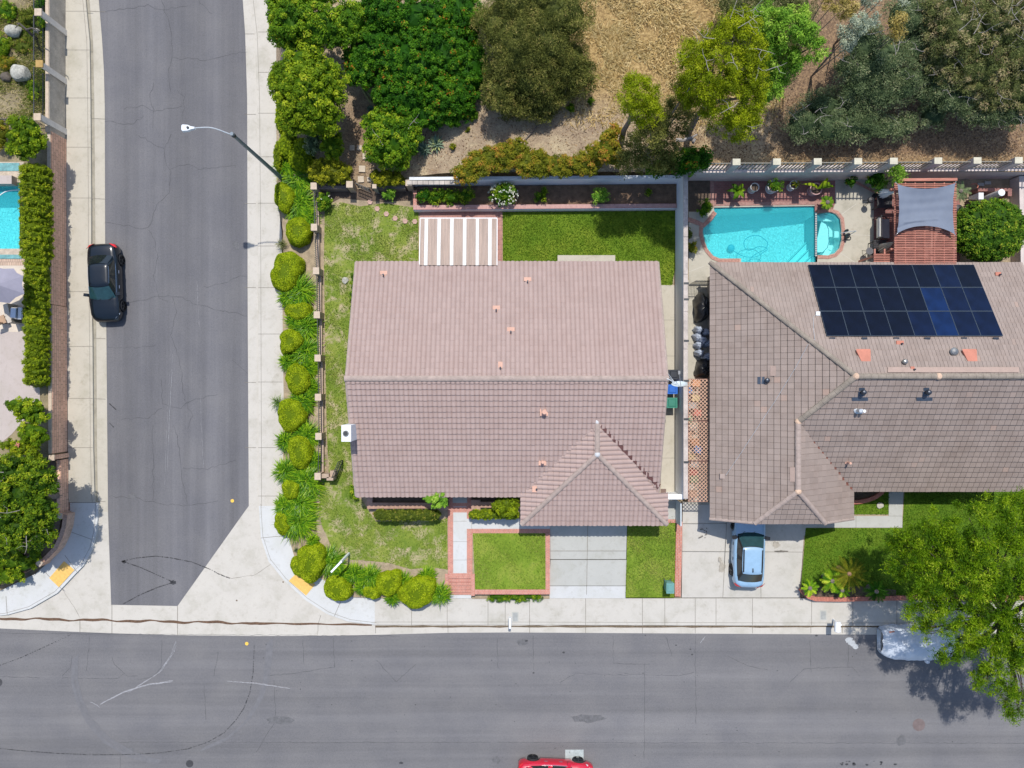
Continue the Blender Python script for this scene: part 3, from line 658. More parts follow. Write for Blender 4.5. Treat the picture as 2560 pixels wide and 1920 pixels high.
def roofsurf(name, parent, pl, poly, kind, mat, cw, rh, seed=0):
    """tiled roof face over an xy polygon lying in plane pl; every course and tile is modelled"""
    q = [pl.uv(x, y) for x, y in poly]; us = [a for a, b in q]; vs_ = [b for a, b in q]
    u0, u1, v0, v1 = min(us), max(us), min(vs_), max(vs_)
    nc = int(math.ceil((u1-u0)/cw))+1; nr = int(math.ceil((v1-v0)/rh))+1
    r_ = np.random.RandomState(seed)
    if kind == 'S':
        prof = np.array([0, .12, .3, .5, .7, .88, .985]); hh = np.array([.0, .028, .052, .06, .052, .028, .0])*1.1
    else:
        prof = np.array([0, .045, .06, .5, .985]); hh = np.array([-.022, -.022, 0, 0, 0])
    uu = (np.arange(nc)[:, None]+prof[None, :]).ravel()*cw+u0; hu = np.tile(hh, nc); uu = np.append(uu, u0+nc*cw); hu = np.append(hu, hh[0])
    sub = np.array([0, .33, .66, .93, .999]); st = .058 if kind == 'S' else .05
    vv = (np.arange(nr)[:, None]+sub[None, :]).ravel()*rh+v0; hv = np.tile(st*(1-sub)+np.array([0, 0, 0, -.004, -.02]), nr); vv = np.append(vv, v0+nr*rh); hv = np.append(hv, 0)
    Ug, Vg = np.meshgrid(uu, vv, indexing='ij'); Hg = hu[:, None]+hv[None, :]+.01
    # small laying irregularities
    Hg = Hg+.006*np.sin(Ug*1.7+Vg*1.1)+.004*np.sin(Ug*5.1)
    jit = r_.rand(nc+3, nr+3); Hg = Hg+.008*(jit[np.clip(((Ug-u0)/cw).astype(int), 0, nc+2), np.clip(((Vg-v0)/rh).astype(int), 0, nr+2)]-.5)
    if kind == 'S': Vg = Vg+.008*np.sin(np.floor(Ug/cw)*2.3+np.floor(Vg/rh)*1.1)
    P = np.array(pl.A)+Ug[..., None]*np.array(pl.U)+Vg[..., None]*np.array(pl.V)+Hg[..., None]*np.array(pl.N)
    cu = (Ug[:-1, :-1]+Ug[1:, 1:])/2; cv = (Vg[:-1, :-1]+Vg[1:, 1:])/2
    mask = inpoly(cu, cv, q)
    a = P[:-1, :-1][mask]; b = P[1:, :-1][mask]; c = P[1:, 1:][mask]; d = P[:-1, 1:][mask]
    V = np.stack([a, b, c, d], 1).reshape(-1, 3)
    tab = r_.rand(nc+3, nr+3)
    ti = np.clip(((cu-u0)/cw).astype(int), 0, nc+2); tj = np.clip(((cv-v0)/rh).astype(int), 0, nr+2)
    rn = tab[ti, tj][mask]
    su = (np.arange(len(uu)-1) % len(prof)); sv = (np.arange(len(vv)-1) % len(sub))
    J = np.zeros(cu.shape, int); J[:, sv >= 3] = 1  # butt faces and the band below them get the painted shade colour
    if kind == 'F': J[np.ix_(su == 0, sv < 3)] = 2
    return np_mesh(name, V, 4, [mat, TILESHADE if kind == 'S' else TILESHADEF, TILEJL], parent, rnd=rn, mi=J[mask])
def caps(name, parent, p0, p1, mat, seg=.38, r=.13, lift=.03, n=8):
    p0 = Vector(p0); p1 = Vector(p1); L = (p1-p0).length; k = max(1, round(L/seg)); d = (p1-p0)/k; m = MB()
    dn = d.normalized(); sx = dn.cross(Vector((0, 0, 1))).normalized(); up = sx.cross(dn)
    for i in range(k):
        a = p0+d*i-dn*.03; b = p0+d*(i+1)+dn*.02; vs = []
        for p, rr, lf in ((a, r*1.08, lift+.02), (b, r*1.12, lift)):
            for j in range(n+1):
                an = math.pi*j/n; vs.append(p+sx*(rr*math.cos(an))+up*(rr*.8*math.sin(an)-.05+lf))
        fs = [(j, j+1, n+2+j, n+1+j) for j in range(n)]+[tuple(range(n+1)), tuple(range(2*n+1, n, -1))]
        m.add(vs, fs)
    return m.build(name, mat, parent)
def tbox(m, p, s, rz=0, mi=0): m.box(p, s, rz, mi)
def window(parent, c, w, h, face, dep=.06):
    """face: 'n','s','e','w' outward direction"""
    rz = {'n': 0, 's': 0, 'e': R(90), 'w': R(90)}[face]; o = {'n': (0, 1), 's': (0, -1), 'e': (1, 0), 'w': (-1, 0)}[face]
    m = MB(); c = Vector(c)
    for dx in (-w/2, w/2, 0):
        m.box(c+Vector((dx*math.cos(rz), dx*math.sin(rz), 0)), (.06, dep*2, h), rz)
    for dz in (-h/2, h/2): m.box(c+Vector((0, 0, dz)), (w+.05, dep*2.1, .06), rz)
    f = m.build('window', WHITE, parent)
    m = MB(); m.box(c+Vector((o[0]*.01, o[1]*.01, 0)), (w-.04, dep*.8, h-.04), rz); m.build('pane', GLASS, f)
    return f
GLASS = glassy('window_glass', (.05, .07, .08))
CP = .35; ZE = 2.65
d_ = (H-ZE)/F
xL, xR = (890-1280)*d_, (1645-1280)*d_; yB, yF = (960-655)*d_, (960-1240)*d_
yM = (yB+yF)/2; zR = ZE+(yB-yM)*CP
hx0, hx1 = (1302-1280)*d_, (1668-1280)*d_; hyF = (960-1312)*d_; hxc = (hx0+hx1)/2; hz = ZE+(hx1-hxc)*CP; hyp = hyF+(hx1-hxc)
hym = yF+(hz-ZE)/CP     # where the garage ridge meets the front slope
house = thing('tiled_house', 'single storey corner house with pinkish barrel tile gable roof and white chimney', 'house', ((xL+xR)/2, yM, ZP))
# walls with gables
m = MB(); i_ = .55
wx0, wx1, wy0, wy1 = xL+i_, xR-.45, yF+1.2, yB-i_
m.prism([(wx0, wy0), (wx1, wy0), (wx1, wy1), (wx0, wy1)], ZP-.3, ZE+.05)
for x in (wx0, wx1): m.add([(x, wy0, ZE), (x, wy1, ZE), (x, yM, zR-.25)], [(0, 1, 2)])
m.prism([(hx0+.45, hyF+.9), (hx1-.4, hyF+.9), (hx1-.4, wy0+.02), (hx0+.45, wy0+.02)], ZP-.5, ZE+.02)
m.build('wall', STUCCO, house)
m = MB()
m.prism([(xL+.06, yF+.06), (xR-.06, yF+.06), (xR-.06, yB-.06), (xL+.06, yB-.06)], ZE-.12, ZE-.02)
m.prism([(hx0+.06, hyF+.06), (hx1-.06, hyF+.06), (hx1-.06, yF+.4), (hx0+.06, yF+.4)], ZE-.125, ZE-.023)
for x in (xL+.05, xR-.05):
    for ya in (yF+.05, yB-.05): m.bar((x, ya, ZE-.05), (x, yM, zR-.06), .05, .2)
m.build('fascia', M('fascia_brown', (.20, .13, .10), .8, .1), house)
plN = Plane((xR, yB), (xL, yB), ZE, CP); plS = Plane((xL, yF), (xR, yF), ZE, CP)
plE = Plane((hx1, hyF), (hx1, yF), ZE, CP); plW = Plane((hx0, yF), (hx0, hyF), ZE, CP); plH = Plane((hx0, hyF), (hx1, hyF), ZE, CP)
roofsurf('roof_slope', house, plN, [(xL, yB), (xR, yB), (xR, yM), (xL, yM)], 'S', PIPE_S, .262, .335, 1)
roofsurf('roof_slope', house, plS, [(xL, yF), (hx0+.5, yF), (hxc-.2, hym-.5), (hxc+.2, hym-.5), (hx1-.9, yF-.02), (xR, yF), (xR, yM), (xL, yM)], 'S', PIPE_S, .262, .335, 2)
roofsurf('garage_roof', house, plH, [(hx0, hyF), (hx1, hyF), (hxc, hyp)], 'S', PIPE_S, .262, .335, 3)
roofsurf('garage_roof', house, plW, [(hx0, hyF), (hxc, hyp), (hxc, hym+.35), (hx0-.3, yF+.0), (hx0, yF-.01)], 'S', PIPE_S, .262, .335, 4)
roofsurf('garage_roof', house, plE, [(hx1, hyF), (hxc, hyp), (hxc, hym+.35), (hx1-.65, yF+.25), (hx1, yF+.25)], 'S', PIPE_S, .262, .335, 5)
caps('ridge_cap', house, (xL-.05, yM, zR), (xR+.05, yM, zR), CAPMAT, .38, .16, .06)
caps('ridge_cap', house, (hx0+.05, hyF+.05, ZE+.05), (hxc, hyp, hz+.03), CAPMAT, .36, .13, .06)
caps('ridge_cap', house, (hx1-.05, hyF+.05, ZE+.05), (hxc, hyp, hz+.03), CAPMAT, .36, .13, .06)
caps('ridge_cap', house, (hxc, hyp, hz+.02), (hxc, hym+.1, hz+.02), CAPMAT, .36, .14, .06)
for ya in (yF, yB):
    caps('rake_tile', house, (xL+.03, ya+(.05 if ya == yF else -.05), ZE), (xL+.03, yM, zR-.02), CAPMAT, .335, .10, .05)
    caps('rake_tile', house, (xR-.03, ya+(.05 if ya == yF else -.05), ZE), (xR-.03, yM, zR-.02), CAPMAT, .335, .10, .05)
for p in [(hxc, hym+.15, hz+.10), (hxc, hyp, hz+.12)]:
    m = MB(); m.lathe((p[0], p[1], p[2]-.06), [(.17, 0), (.16, .06), (.10, .12), (.03, .14)], 10); m.build('mortar_cap', MORTAR, house)
# open valley on the east side of the garage roof
m = MB(); a = plS.pix(1503, 1062, .085); b = plS.pix(1640, 1208, .085)
n_ = 16; pts = [a.lerp(b, i/n_) for i in range(n_+1)]; vs = []
for i, p in enumerate(pts):
    w_ = .05+.035*abs(math.sin(i*1.9)); vs += [p+Vector((w_, w_*1.1, 0)), p-Vector((w_, w_*1.1, 0))]
m.add(vs, [(2*i, 2*i+1, 2*i+3, 2*i+2) for i in range(n_)])
e_ = plS.pix(1644, 1212, .10); m.add([e_+Vector((-.16, .08, 0)), e_+Vector((0, -.22, -.02)), e_+Vector((.18, .1, 0))], [(0, 1, 2)])
m.build('valley_flashing', FLASH, house)
# vents
def tvent(parent, p, rz=0, name='roof_vent'):
    m = MB(); m.box(p+Vector((0, .10, .03)), (.42, .22, .03)); m.box(p+Vector((0, -.09, .02)), (.2, .26, .03)); m.tube([p+Vector((0, -.04, 0)), p+Vector((0, -.04, .26))], .05, 10, 1); m.build(name, [PEACH, DARKMET], parent)
for px, py in [(960,688),(1241,775),(1277,829),(1319,704)]: tvent(house, plN.pix(px, py, .08))
p = plN.pix(1251, 915, .08); m = MB(); m.box(p+Vector((0, .03, .02)), (.24, .36, .03)); m.tube([p+Vector((0, -.12, 0)), p+Vector((0, -.12, .24))], .05, 10, 1); m.build('roof_vent', [PEACH, DARKMET], house)
for pl, px, py, r in [(plS,1360,1028,.13),(plS,1356,1152,.09)]:
    p = pl.pix(px, py, .08); m = MB(); m.tube([p, p+Vector((0, 0, .42))], r, 14); m.box(p+Vector((0, -.02, .0)), (.44, .42, .03)); m.build('roof_vent', PEACH, house)
p = plW.pix(1338, 1222, .08); m = MB(); m.box(p+Vector((0, 0, .03)), (.3, .36, .03)); m.tube([p+Vector((.1, 0, 0)), p+Vector((.1, 0, .2))], .05, 10, 1); m.build('roof_vent', [PEACH, DARKMET], house)
# chimney
m = MB(); cx0, cx1, cy0, cy1, cz = (853.5-1280)*(H-5.4)/F, -8.79, (960-1104)*(H-5.4)/F, (960-1063)*(H-5.4)/F, 5.4
cxc, cyc = (cx0+cx1)/2, (cy0+cy1)/2
m.box((cxc, cyc, (cz+ZP-.3)/2), (cx1-cx0, cy1-cy0, cz-ZP+.3)); ch = m.build('chimney', M('chimney_white', (.76, .78, .80), .8, .05), house)
m = MB(); m.lathe((cxc-.02, cyc+.0, cz), [(.165, 0), (.165, .05), (.145, .07)], 18); m.build('flue', GALV, ch)
m = MB(); m.lathe((cxc-.02, cyc+.0, cz), [(.12, .06), (.12, .075)], 18); m.build('flue_opening', IRON, ch)
m = MB(); m.box((cx1+.03, cyc-.05, 3.90), (.10, cy1-cy0, .05), 0); m.build('chimney_flashing', FLASH, house)
# openings on the walls
for x in (-6.5, -2.3, 3.0): window(house, (x, wy1, 1.75), 1.6, 1.1, 'n')
window(house, (6.6, wy1, 1.6), 1.8, 1.9, 'n')
for y in (-4.2, 4.6): window(house, (wx0, y, 1.8), 1.0, 1.0, 'w')
for y in (-2.2, 2.6): window(house, (wx1, y, 1.8), .9, .9, 'e')
for x in (-7.0, -5.0, -1.6): window(house, (x, wy0, 1.75), 1.3, 1.2, 's')
m = MB(); m.box((-3.25, wy0-.02, ZP+1.03), (.95, .06, 2.06)); dr = m.build('door', M('door_brown', (.14, .07, .04), .5, .2), house)
m = MB(); m.tube([(-2.9, wy0-.10, 1.6), (-2.9, wy0-.03, 1.6)], .03); m.build('handle', ALU, dr)
m = MB(); gx = (hx0+hx1)/2; m.box((gx-.1, hyF+.88, ZP-.1+1.05), (4.7, .08, 2.1))
for k in range(4): m.box((gx-.1, hyF+.835, ZP-.1+.3+.52*k), (4.6, .02, .44))
m.build('garage_door', WHITE, house)
# satellite dish on the east gable
dish = thing('satellite_dish', 'pale blue grey satellite dish on a pole at the east end of the ridge', 'satellite dish', (xR+.1, yM, zR-.2))
m = MB(); D0 = Vector((xR+.62, yM-.38, 5.25)); ax = Vector((-.10, .93, .30)).normalized(); sx = Vector((1, 0, 0)); sx = (sx-ax*sx.dot(ax)).normalized(); sy = ax.cross(sx)
vs = [D0]; fs = []
for k, (r, dz) in enumerate([(.15, .01), (.3, .04), (.42, .09), (.43, .10)]):
    for j in range(24):
        a = 2*math.pi*j/24; vs.append(D0+ax*dz+sx*(r*math.cos(a))+sy*(r*math.sin(a)*1.1))
for j in range(24): fs.append((0, 1+j, 1+(j+1) % 24))
for k in range(3):
    for j in range(24): fs.append((1+k*24+j, 1+(k+1)*24+j, 1+(k+1)*24+(j+1) % 24, 1+k*24+(j+1) % 24))
m.add(vs, fs); m.build('reflector', M('dish_pale', (.60, .68, .72), .45, .04), dish, smooth=True)
m = MB(); m.tube([(xR-.15, yM+.05, zR+.1), (xR+.15, yM-.1, zR+.2), D0+Vector((0, .0, -.05))], .03); m.tube([(xR-.1, yM+.5, zR-.1), (xR+.45, yM-.2, zR-.2)], .015); m.tube([(xR-.1, yM+.3, zR-.1), (xR+.45, yM-.2, zR-.2)], .015); m.build('mast', ALU, dish)
m = MB(); e = D0+ax*.75+Vector((0, 0, .0)); m.tube([D0-sy*.38, e], .018); m.box(e, (.12, .2, .10)); m.build('feed_arm', GALV, dish)
# ---------------- east house
EP = .55
exW, eyB, eyF = (1775-1280)*d_, (960-657)*d_, (960-1228)*d_
edy = (eyB-eyF)/2; eyM = (eyB+eyF)/2; ezR = ZE+edy*EP; exr0 = exW+edy; exE = (2553-1280)*d_; exr1 = exE-2.4
wxE = (2133-1280)*d_; wxc = (exW+wxE)/2; wz = ZE+(wxE-exW)/2*EP; wyF = (960-1293)*d_-.12
jy = 2.0   # length of the clipped gable
eh = thing('tiled_house', 'east neighbour house with flat grey brown tiles and a field of solar panels', 'house', (wxc+4, eyM, ZR))
m = MB()
m.prism([(exW+.5, wyF+.6), (wxE-.5, wyF+.6), (wxE-.5, eyF+1.0), (exE-.4, eyF+1.0), (exE-.4, eyB-.5), (exW+.5, eyB-.5)], ZR-.5, ZE)
m.add([(exE-.4, eyF+1, ZE), (exE-.4, eyB-.5, ZE), (exE-.4, eyM+1.9, ezR-1.4), (exE-.4, eyM-1.9, ezR-1.4)], [(0, 1, 2, 3)])
zc = wz-jy*EP; hw = jy
m.add([(exW+.5, wyF+.6, ZE), (wxE-.5, wyF+.6, ZE), (wxc+hw, wyF+.6, zc-.1), (wxc-hw, wyF+.6, zc-.1)], [(0, 1, 2, 3)])
m.build('wall', STUCCO, eh)
m = MB(); m.prism([(exW+.06, wyF+.06), (wxE-.06, wyF+.06), (wxE-.06, eyF+.06), (exE-.06, eyF+.06), (exE-.06, eyB-.06), (exW+.06, eyB-.06)], ZE-.14, ZE-.02)
for s_, xa in ((1, exW+.04), (-1, wxE-.04)): m.bar((xa, wyF+.08, ZE-.05), (wxc-s_*hw, wyF+.08, zc-.08), .05, .18)
m.build('fascia', M('fascia_dark', (.12, .09, .075), .8, .1), eh)
qN = Plane((exE, eyB), (exW, eyB), ZE, EP); qS = Plane((exW, eyF), (exE, eyF), ZE, EP); qW = Plane((exW, eyB), (exW, wyF), ZE, EP)
qWE = Plane((wxE, wyF), (wxE, eyF+4), ZE, EP); qJ = Plane((wxc-hw, wyF), (wxc+hw, wyF), zc, EP); qJE = Plane((exE, eyM-2.4), (exE, eyM+2.4), ezR-2.4*EP, EP)
yv = eyF+(wz-ZE)/EP   # wing ridge meets main hip
TW, TR = .335, .355
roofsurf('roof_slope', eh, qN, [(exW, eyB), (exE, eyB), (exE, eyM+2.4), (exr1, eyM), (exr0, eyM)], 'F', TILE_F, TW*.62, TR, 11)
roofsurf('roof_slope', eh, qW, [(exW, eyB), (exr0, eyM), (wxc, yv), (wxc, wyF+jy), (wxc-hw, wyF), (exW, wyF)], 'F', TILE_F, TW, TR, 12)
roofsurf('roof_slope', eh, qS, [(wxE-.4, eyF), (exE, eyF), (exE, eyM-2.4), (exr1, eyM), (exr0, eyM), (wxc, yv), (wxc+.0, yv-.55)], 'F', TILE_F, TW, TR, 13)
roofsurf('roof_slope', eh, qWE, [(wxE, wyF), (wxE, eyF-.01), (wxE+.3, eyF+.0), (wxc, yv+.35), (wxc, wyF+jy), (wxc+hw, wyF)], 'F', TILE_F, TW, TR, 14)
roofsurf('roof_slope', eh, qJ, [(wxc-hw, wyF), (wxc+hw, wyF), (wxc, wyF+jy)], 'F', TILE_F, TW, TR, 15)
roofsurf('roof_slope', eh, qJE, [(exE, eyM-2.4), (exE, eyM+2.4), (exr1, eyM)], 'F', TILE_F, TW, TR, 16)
caps('ridge_cap', eh, (exr0, eyM, ezR), (exr1, eyM, ezR), CAPGREY, .4, .14, .05, 6)
caps('ridge_cap', eh, (exW, eyB, ZE+.02), (exr0, eyM, ezR), CAPGREY, .4, .13, .06, 6)
caps('ridge_cap', eh, (wxc, yv, wz), (exr0, eyM, ezR), CAPGREY, .4, .15, .05, 6)
caps('ridge_cap', eh, (wxc, wyF+jy, wz), (wxc, yv, wz), CAPMAT, .4, .15, .05, 6)
caps('ridge_cap', eh, (wxc-hw, wyF+.02, zc), (wxc, wyF+jy, wz), CAPMAT, .4, .13, .05, 6)
caps('ridge_cap', eh, (wxc+hw, wyF+.02, zc), (wxc, wyF+jy, wz), CAPMAT, .4, .13, .05, 6)
for sg in (-1, 1): caps('ridge_cap', eh, (exE, eyM+sg*2.4, ezR-2.4*EP), (exr1, eyM, ezR), CAPGREY, .4, .13, .05, 6)
for xa, xb in ((exW, wxc-hw), (wxE, wxc+hw)): caps('rake_tile', eh, (xa, wyF+.03, ZE), (xb, wyF+.03, zc), CAPMAT, .35, .09, .03, 6)
for sg, ya in ((1, eyB), (-1, eyF)): caps('rake_tile', eh, (exE-.03, ya-sg*.03, ZE), (exE-.03, eyM+sg*2.4, ezR-2.4*EP), CAPMAT, .35, .09, .03, 6)
MPE = M('mortar_peach', (.62, .44, .32), .9, .2)
for p in [(exr0, eyM, ezR), (wxc, yv, wz), (wxc, wyF+jy, wz), (exr1, eyM, ezR), (22.7, eyM, ezR)]: m = MB(); m.lathe((p[0], p[1], p[2]-.0), [(.19, 0), (.18, .07), (.12, .14), (.03, .16)], 10); m.build('mortar_cap', MPE, eh)
m = MB(); a = qS.pix(2006, 1072, .05); b = qS.pix(2132, 1226, .05); vs = []
for i in range(31):
    p = a.lerp(b, i/30); w_ = .04+.0042*i*abs(math.sin(i*1.7))+.001*i; vs += [p+Vector((w_, w_*.8, 0)), p-Vector((w_, w_*.8, 0))]
m.add(vs, [(2*i, 2*i+1, 2*i+3, 2*i+2) for i in range(30)]); m.build('valley_debris', M('valley_leaves', (.22, .085, .06), .9, .35, 9, 25, .6), eh)
m = MB()
def roofpatch(pl, x0, y0, x1, y1, dz=.045):
    m.add([pl.pix(x0, y1, dz), pl.pix(x1, y1, dz), pl.pix(x1, y0, dz), pl.pix(x0, y0, dz)], [(0, 1, 2, 3)])
PTM = M('patch_tile', (.37, .275, .235), .85, .08, 3)
roofpatch(qN, 2218, 919.5, 2545, 932.5, .075); m.build('patch_tile', PTM, eh)
m = MB(); roofpatch(qW, 1926, 915, 1940, 940, .07); m.build('patch_tile', PTM, eh)
m = MB(); roofpatch(qW, 1975, 1168, 1990, 1204, .07); m.build('patch_tile', PTM, eh)
def turbine(pl, px, py, r=.14, h=.32, base=None):
    p = pl.pix(px, py, .03); m = MB(); m.lathe((p.x, p.y, p.z-.1), [(r*.7, 0), (r*.7, h*.6), (r, h*.65), (r*1.05, h*.85), (r*.75, h*1.05), (.02, h*1.12)], 14); o = m.build('turbine_vent', GALV if base is None else DARKMET, eh)
    if base:
        m = MB(); q = [pl.pix(px+a, py+b, .055) for a, b in base]; m.add(q, [tuple(range(len(q)))]); m.build('flashing', M('flash_navy', (.055, .075, .11), .5, .2), o)
turbine(qN, 2381, 880, .22, .3); turbine(qN, 2258, 905, .14)
for px, py in [(2153,980),(2314,980)]: turbine(qS, px, py, .14, .45, [(-24,21),(-24,12),(-10,12),(-6,-12),(8,-12),(8,12),(16,12),(16,21)])
turbine(qW, 1916, 951, .14, .34, [(-22,-9),(-4,-9),(-4,9),(-22,9)][::-1])
for px, py, s_ in [(2155,889,1),(2420,889,1)]:
    p = qN.pix(px, py, .03); m = MB(); w_ = .42
    m.add([p+Vector(v) for v in [(-.34,.34,.02),(.42,.34,.02),(.42,.24,.06),(.36,-.42,.20),(-.10,-.42,.20),(-.34,.24,.06),(.36,-.42,-.1),(-.10,-.42,-.1)]], [(0,5,2,1)[::-1],(5,4,3,2)[::-1][::-1],(4,6,7,3)])
    m.add([p+Vector(v) for v in [(-.34,.24,.06),(-.10,-.42,.20),(-.10,-.42,-.16),(-.34,.24,-.1)]], [(0,1,2,3)]); m.add([p+Vector(v) for v in [(.42,.24,.06),(.36,-.42,.20),(.36,-.42,-.16),(.42,.24,-.1)]], [(0,3,2,1)])
    m.build('hood_vent', REDVENT, eh)
for px, py, w_, h_ in [(2248,858,.4,.22),(2279,922,.2,.2),(2493,686,.32,.2)]:
    p = qN.pix(px, py, .05); m = MB(); m.box(p+Vector((0,0,.03)), (w_, h_, .04)); m.tube([p+Vector((.06,-.06,0)), p+Vector((.06,-.06,.2))], .045, 8, 1); m.build('pipe_vent', [REDVENT, DARKMET], eh)
for px, py, r, mt in [(2142,1026,.10,ALU),(2151,1027,.085,WHITE),(2117,1156,.07,PEACH)]:
    p = qS.pix(px, py, .0); m = MB(); m.tube([p, p+Vector((0,0,.45))], r, 12); m.lathe((p.x, p.y, p.z), [(r*1.9, .03), (r*1.9, .05), (r, .1)], 10); m.build('pipe_vent', mt, eh)
m = MB(); pts = [qN.pix(x, y, .06) for x, y in [(2040,786),(2032,795),(2033,825),(2036,850)]]+[qW.pix(x, y, .07) for x, y in [(2020,862),(1990,918),(1940,1000),(1900,1060),(1852,1134),(1815,1188)]]
m.tube(pts, .012, 5); m.build('cable', ALU, eh)
m = MB(); p = qN.pix(2043, 786, .08); m.box(p, (.22, .22, .12)); m.build('junction_box', WHITE, eh)
m = MB(); p = qW.pix(1806, 1190, .05); m.box(p, (.3, .28, .12)); m.build('junction_box', CAPMAT, eh)
window(eh, (13.0, eyB-.5, 1.7), 1.6, 1.2, 'n'); window(eh, (17.0, eyB-.5, 1.5), 2.4, 2.0, 'n'); window(eh, (25.5, eyB-.5, 1.7), 1.4, 1.2, 'n')
for y in (4.0, -1.5, -5.0): window(eh, (exW+.5, y, 1.8), .9, .9, 'w')
for x in (21.3, 27.2): window(eh, (x, eyF+1.0, 1.6), 1.5, 1.2, 's')
m = MB(); m.box((24, eyF+.98, 1.45), (.95, .06, 2.05)); m.build('door', M('door_dark', (.10, .05, .04), .5, .2), eh)
m = MB(); m.box((wxc-.6, wyF+.58, ZR+1.0), (4.8, .08, 2.1)); m.build('garage_door', WHITE, eh)
# ---------------- solar panels: 24 modules
SOLAR = []
def solarmat(name, c):
    m, nt, b = newmat(name)
    n = noise(nt, 1.5, 2, .5)
    nt.links.new(ramp(nt, n, [(.3, tuple(x*.75 for x in c)), (.7, tuple(x*1.3 for x in c))]), b.inputs['Base Color']); b.inputs['Roughness'].default_value = .2; b.inputs['Specular IOR Level'].default_value = .22
    return m
PANM = solarmat('solar_cell', (.002, .004, .013)); PANB = solarmat('solar_cell_blue', (.004, .016, .065)); PANC = solarmat('solar_cell_indigo', (.003, .008, .030))
A = qN.pix(2020, 665, .13); B = qN.pix(2432, 668, .13); C_ = qN.pix(2505, 843, .13); D = qN.pix(2062, 843, .13)
# keep modules rectangular in the roof plane
ex = Vector((1, 0, 0)); ey = (-qN.V); w8 = ((B.x-A.x)+(C_.x-D.x))/2; x0 = (A.x+D.x)/2; top = A; Ls = (D-A).length
Ls = abs((D-A).dot(ey))
ax0 = x0; base = Vector((ax0, A.y, A.z))
blue = {(1,5):1,(2,5):1,(2,4):2,(2,7):2,(2,6):2,(1,6):2,(1,7):2,(0,6):2}
first = True
words_r = ['upper', 'middle', 'lower']; words_c = ['first', 'second', 'third', 'fourth', 'fifth', 'sixth', 'seventh', 'eighth']
for r_ in range(3):
    for c_ in range(8):
        pw, ph = w8/8, Ls/3
        o = base+ex*(pw*(c_+.5))+(-qN.V)*(-(ph*(r_+.5)))
        t = thing('solar_panel', '%s dark solar panel from the left in the %s row on the east roof' % (words_c[c_], words_r[r_]), 'solar panel', o, 0, 'solar panels on the east house roof')
        Rm = Matrix((ex, qN.V, -qN.U.cross(qN.V)*-1)).transposed()
        def loc(u, v, w): return o+ex*u+qN.V*v+qN.N*w
        def slabq(m, u0, v0, u1, v1, w0, w1, mi=0):
            vs = [loc(u0,v0,w0),loc(u1,v0,w0),loc(u1,v1,w0),loc(u0,v1,w0),loc(u0,v0,w1),loc(u1,v0,w1),loc(u1,v1,w1),loc(u0,v1,w1)]
            fl = [(0,3,2,1),(4,5,6,7),(0,1,5,4),(1,2,6,5),(2,3,7,6),(3,0,4,7)]
            m.add(vs, fl, mi)
        m = MB(); a_, b_ = pw/2-.005, ph/2-.008
        slabq(m, -a_, -b_, a_, -b_+.02, -.035, .006); slabq(m, -a_, b_-.02, a_, b_, -.035, .006); slabq(m, -a_, -b_+.02, -a_+.014, b_-.02, -.035, .006); slabq(m, a_-.014, -b_+.02, a_, b_-.02, -.035, .006)
        m.build('frame', M('panel_frame', (.05, .07, .095), .4, .1) if first else bpy.data.materials['panel_frame'], t)
        m = MB(); slabq(m, -a_+.014, -b_+.02, a_-.014, b_-.02, -.02, .0); m.build('glass', {1: PANB, 2: PANC}.get(blue.get((r_, c_)), PANM), t)
        first = False
# the skew of the field in the picture comes from the roof slope
m = MB()
for k in range(3): 
    v0 = base+(-qN.V)*(-(Ls))  # lower rail
for px in (2080,2160,2240,2317,2409,2488): p = qN.pix(px, 848, .05); m.box(p, (.3, .16, .05))
m.build('mounting_foot', DARKMET, eh)
m = MB(); m.bar(base+ex*0+qN.V*Ls/1+ex*0, base+qN.V*Ls+ex*w8, .03, .03)
# ---------------------------------------------------------------- walls, fences, gates
def wallx(name, x0, x1, pyb_xy, z0, z1, mat, label, cat='wall'): pass
# white back wall (east-west) of the corner lot
def wall_line(pts, w, z0, z1, mats, name, label, cat='wall', capmat=None, capz=.04, capw=0, parts=True):
    """pts world xy polyline -> wall thing with body (+cap)"""
    t = thing(name, label, cat, (pts[0][0], pts[0][1], z0)); m = MB(); n = len(pts)
    L = []; Rr = []
    for i, p in enumerate(pts):
        a = pts[max(i-1, 0)]; b = pts[min(i+1, n-1)]; dx, dy = b[0]-a[0], b[1]-a[1]; l = math.hypot(dx, dy)
        L.append((-dy/l, dx/l))
    def outline(ww): return [(p[0]+q[0]*ww/2, p[1]+q[1]*ww/2) for p, q in zip(pts, L)]+[(p[0]-q[0]*ww/2, p[1]-q[1]*ww/2) for p, q in zip(pts, L)][::-1]
    m.prism(outline(w), z0, z1); m.build('wall_body', mats, t)
    if capmat: m = MB(); m.prism(outline(w+capw), z1, z1+capz); m.build('cap', capmat, t)
    return t
pA, pB = W(1035,464,.9), W(1690,461,.9)
wall_line([(W(1030,463,.95).x, W(1030,464,.95).y+.09), (W(1695,460,.95).x, W(1695,459,.95).y+.09)], .18, .3, 2.05, WHITEWALL, 'garden_wall', 'long white rendered wall behind the planting bed of the corner house', capmat=M('wall_top_pale', (.62,.64,.66), .9, .12, 1.5), capz=.03)
m = MB()
for k in range(9):
    x0 = 1018+k*13.5; p = W(x0+6, 457, 2.15); m.box((p.x, p.y, 2.14), (.30, .22, .12), 0)
tag(m.build('coping_block', M('coping_stone', (.47, .42, .37), .9, .25, 2), loc=W(1075,457,2.1)), 'row of rough pale coping blocks on the west end of the white garden wall', 'coping')
xw = 10.06
t = thing('boundary_wall', 'tall pale rendered boundary wall between the two houses', 'wall', (xw+.12, 2, ZR))
m = MB(); y0w, y1w = W(1690,1246,2.4).y, 13.0
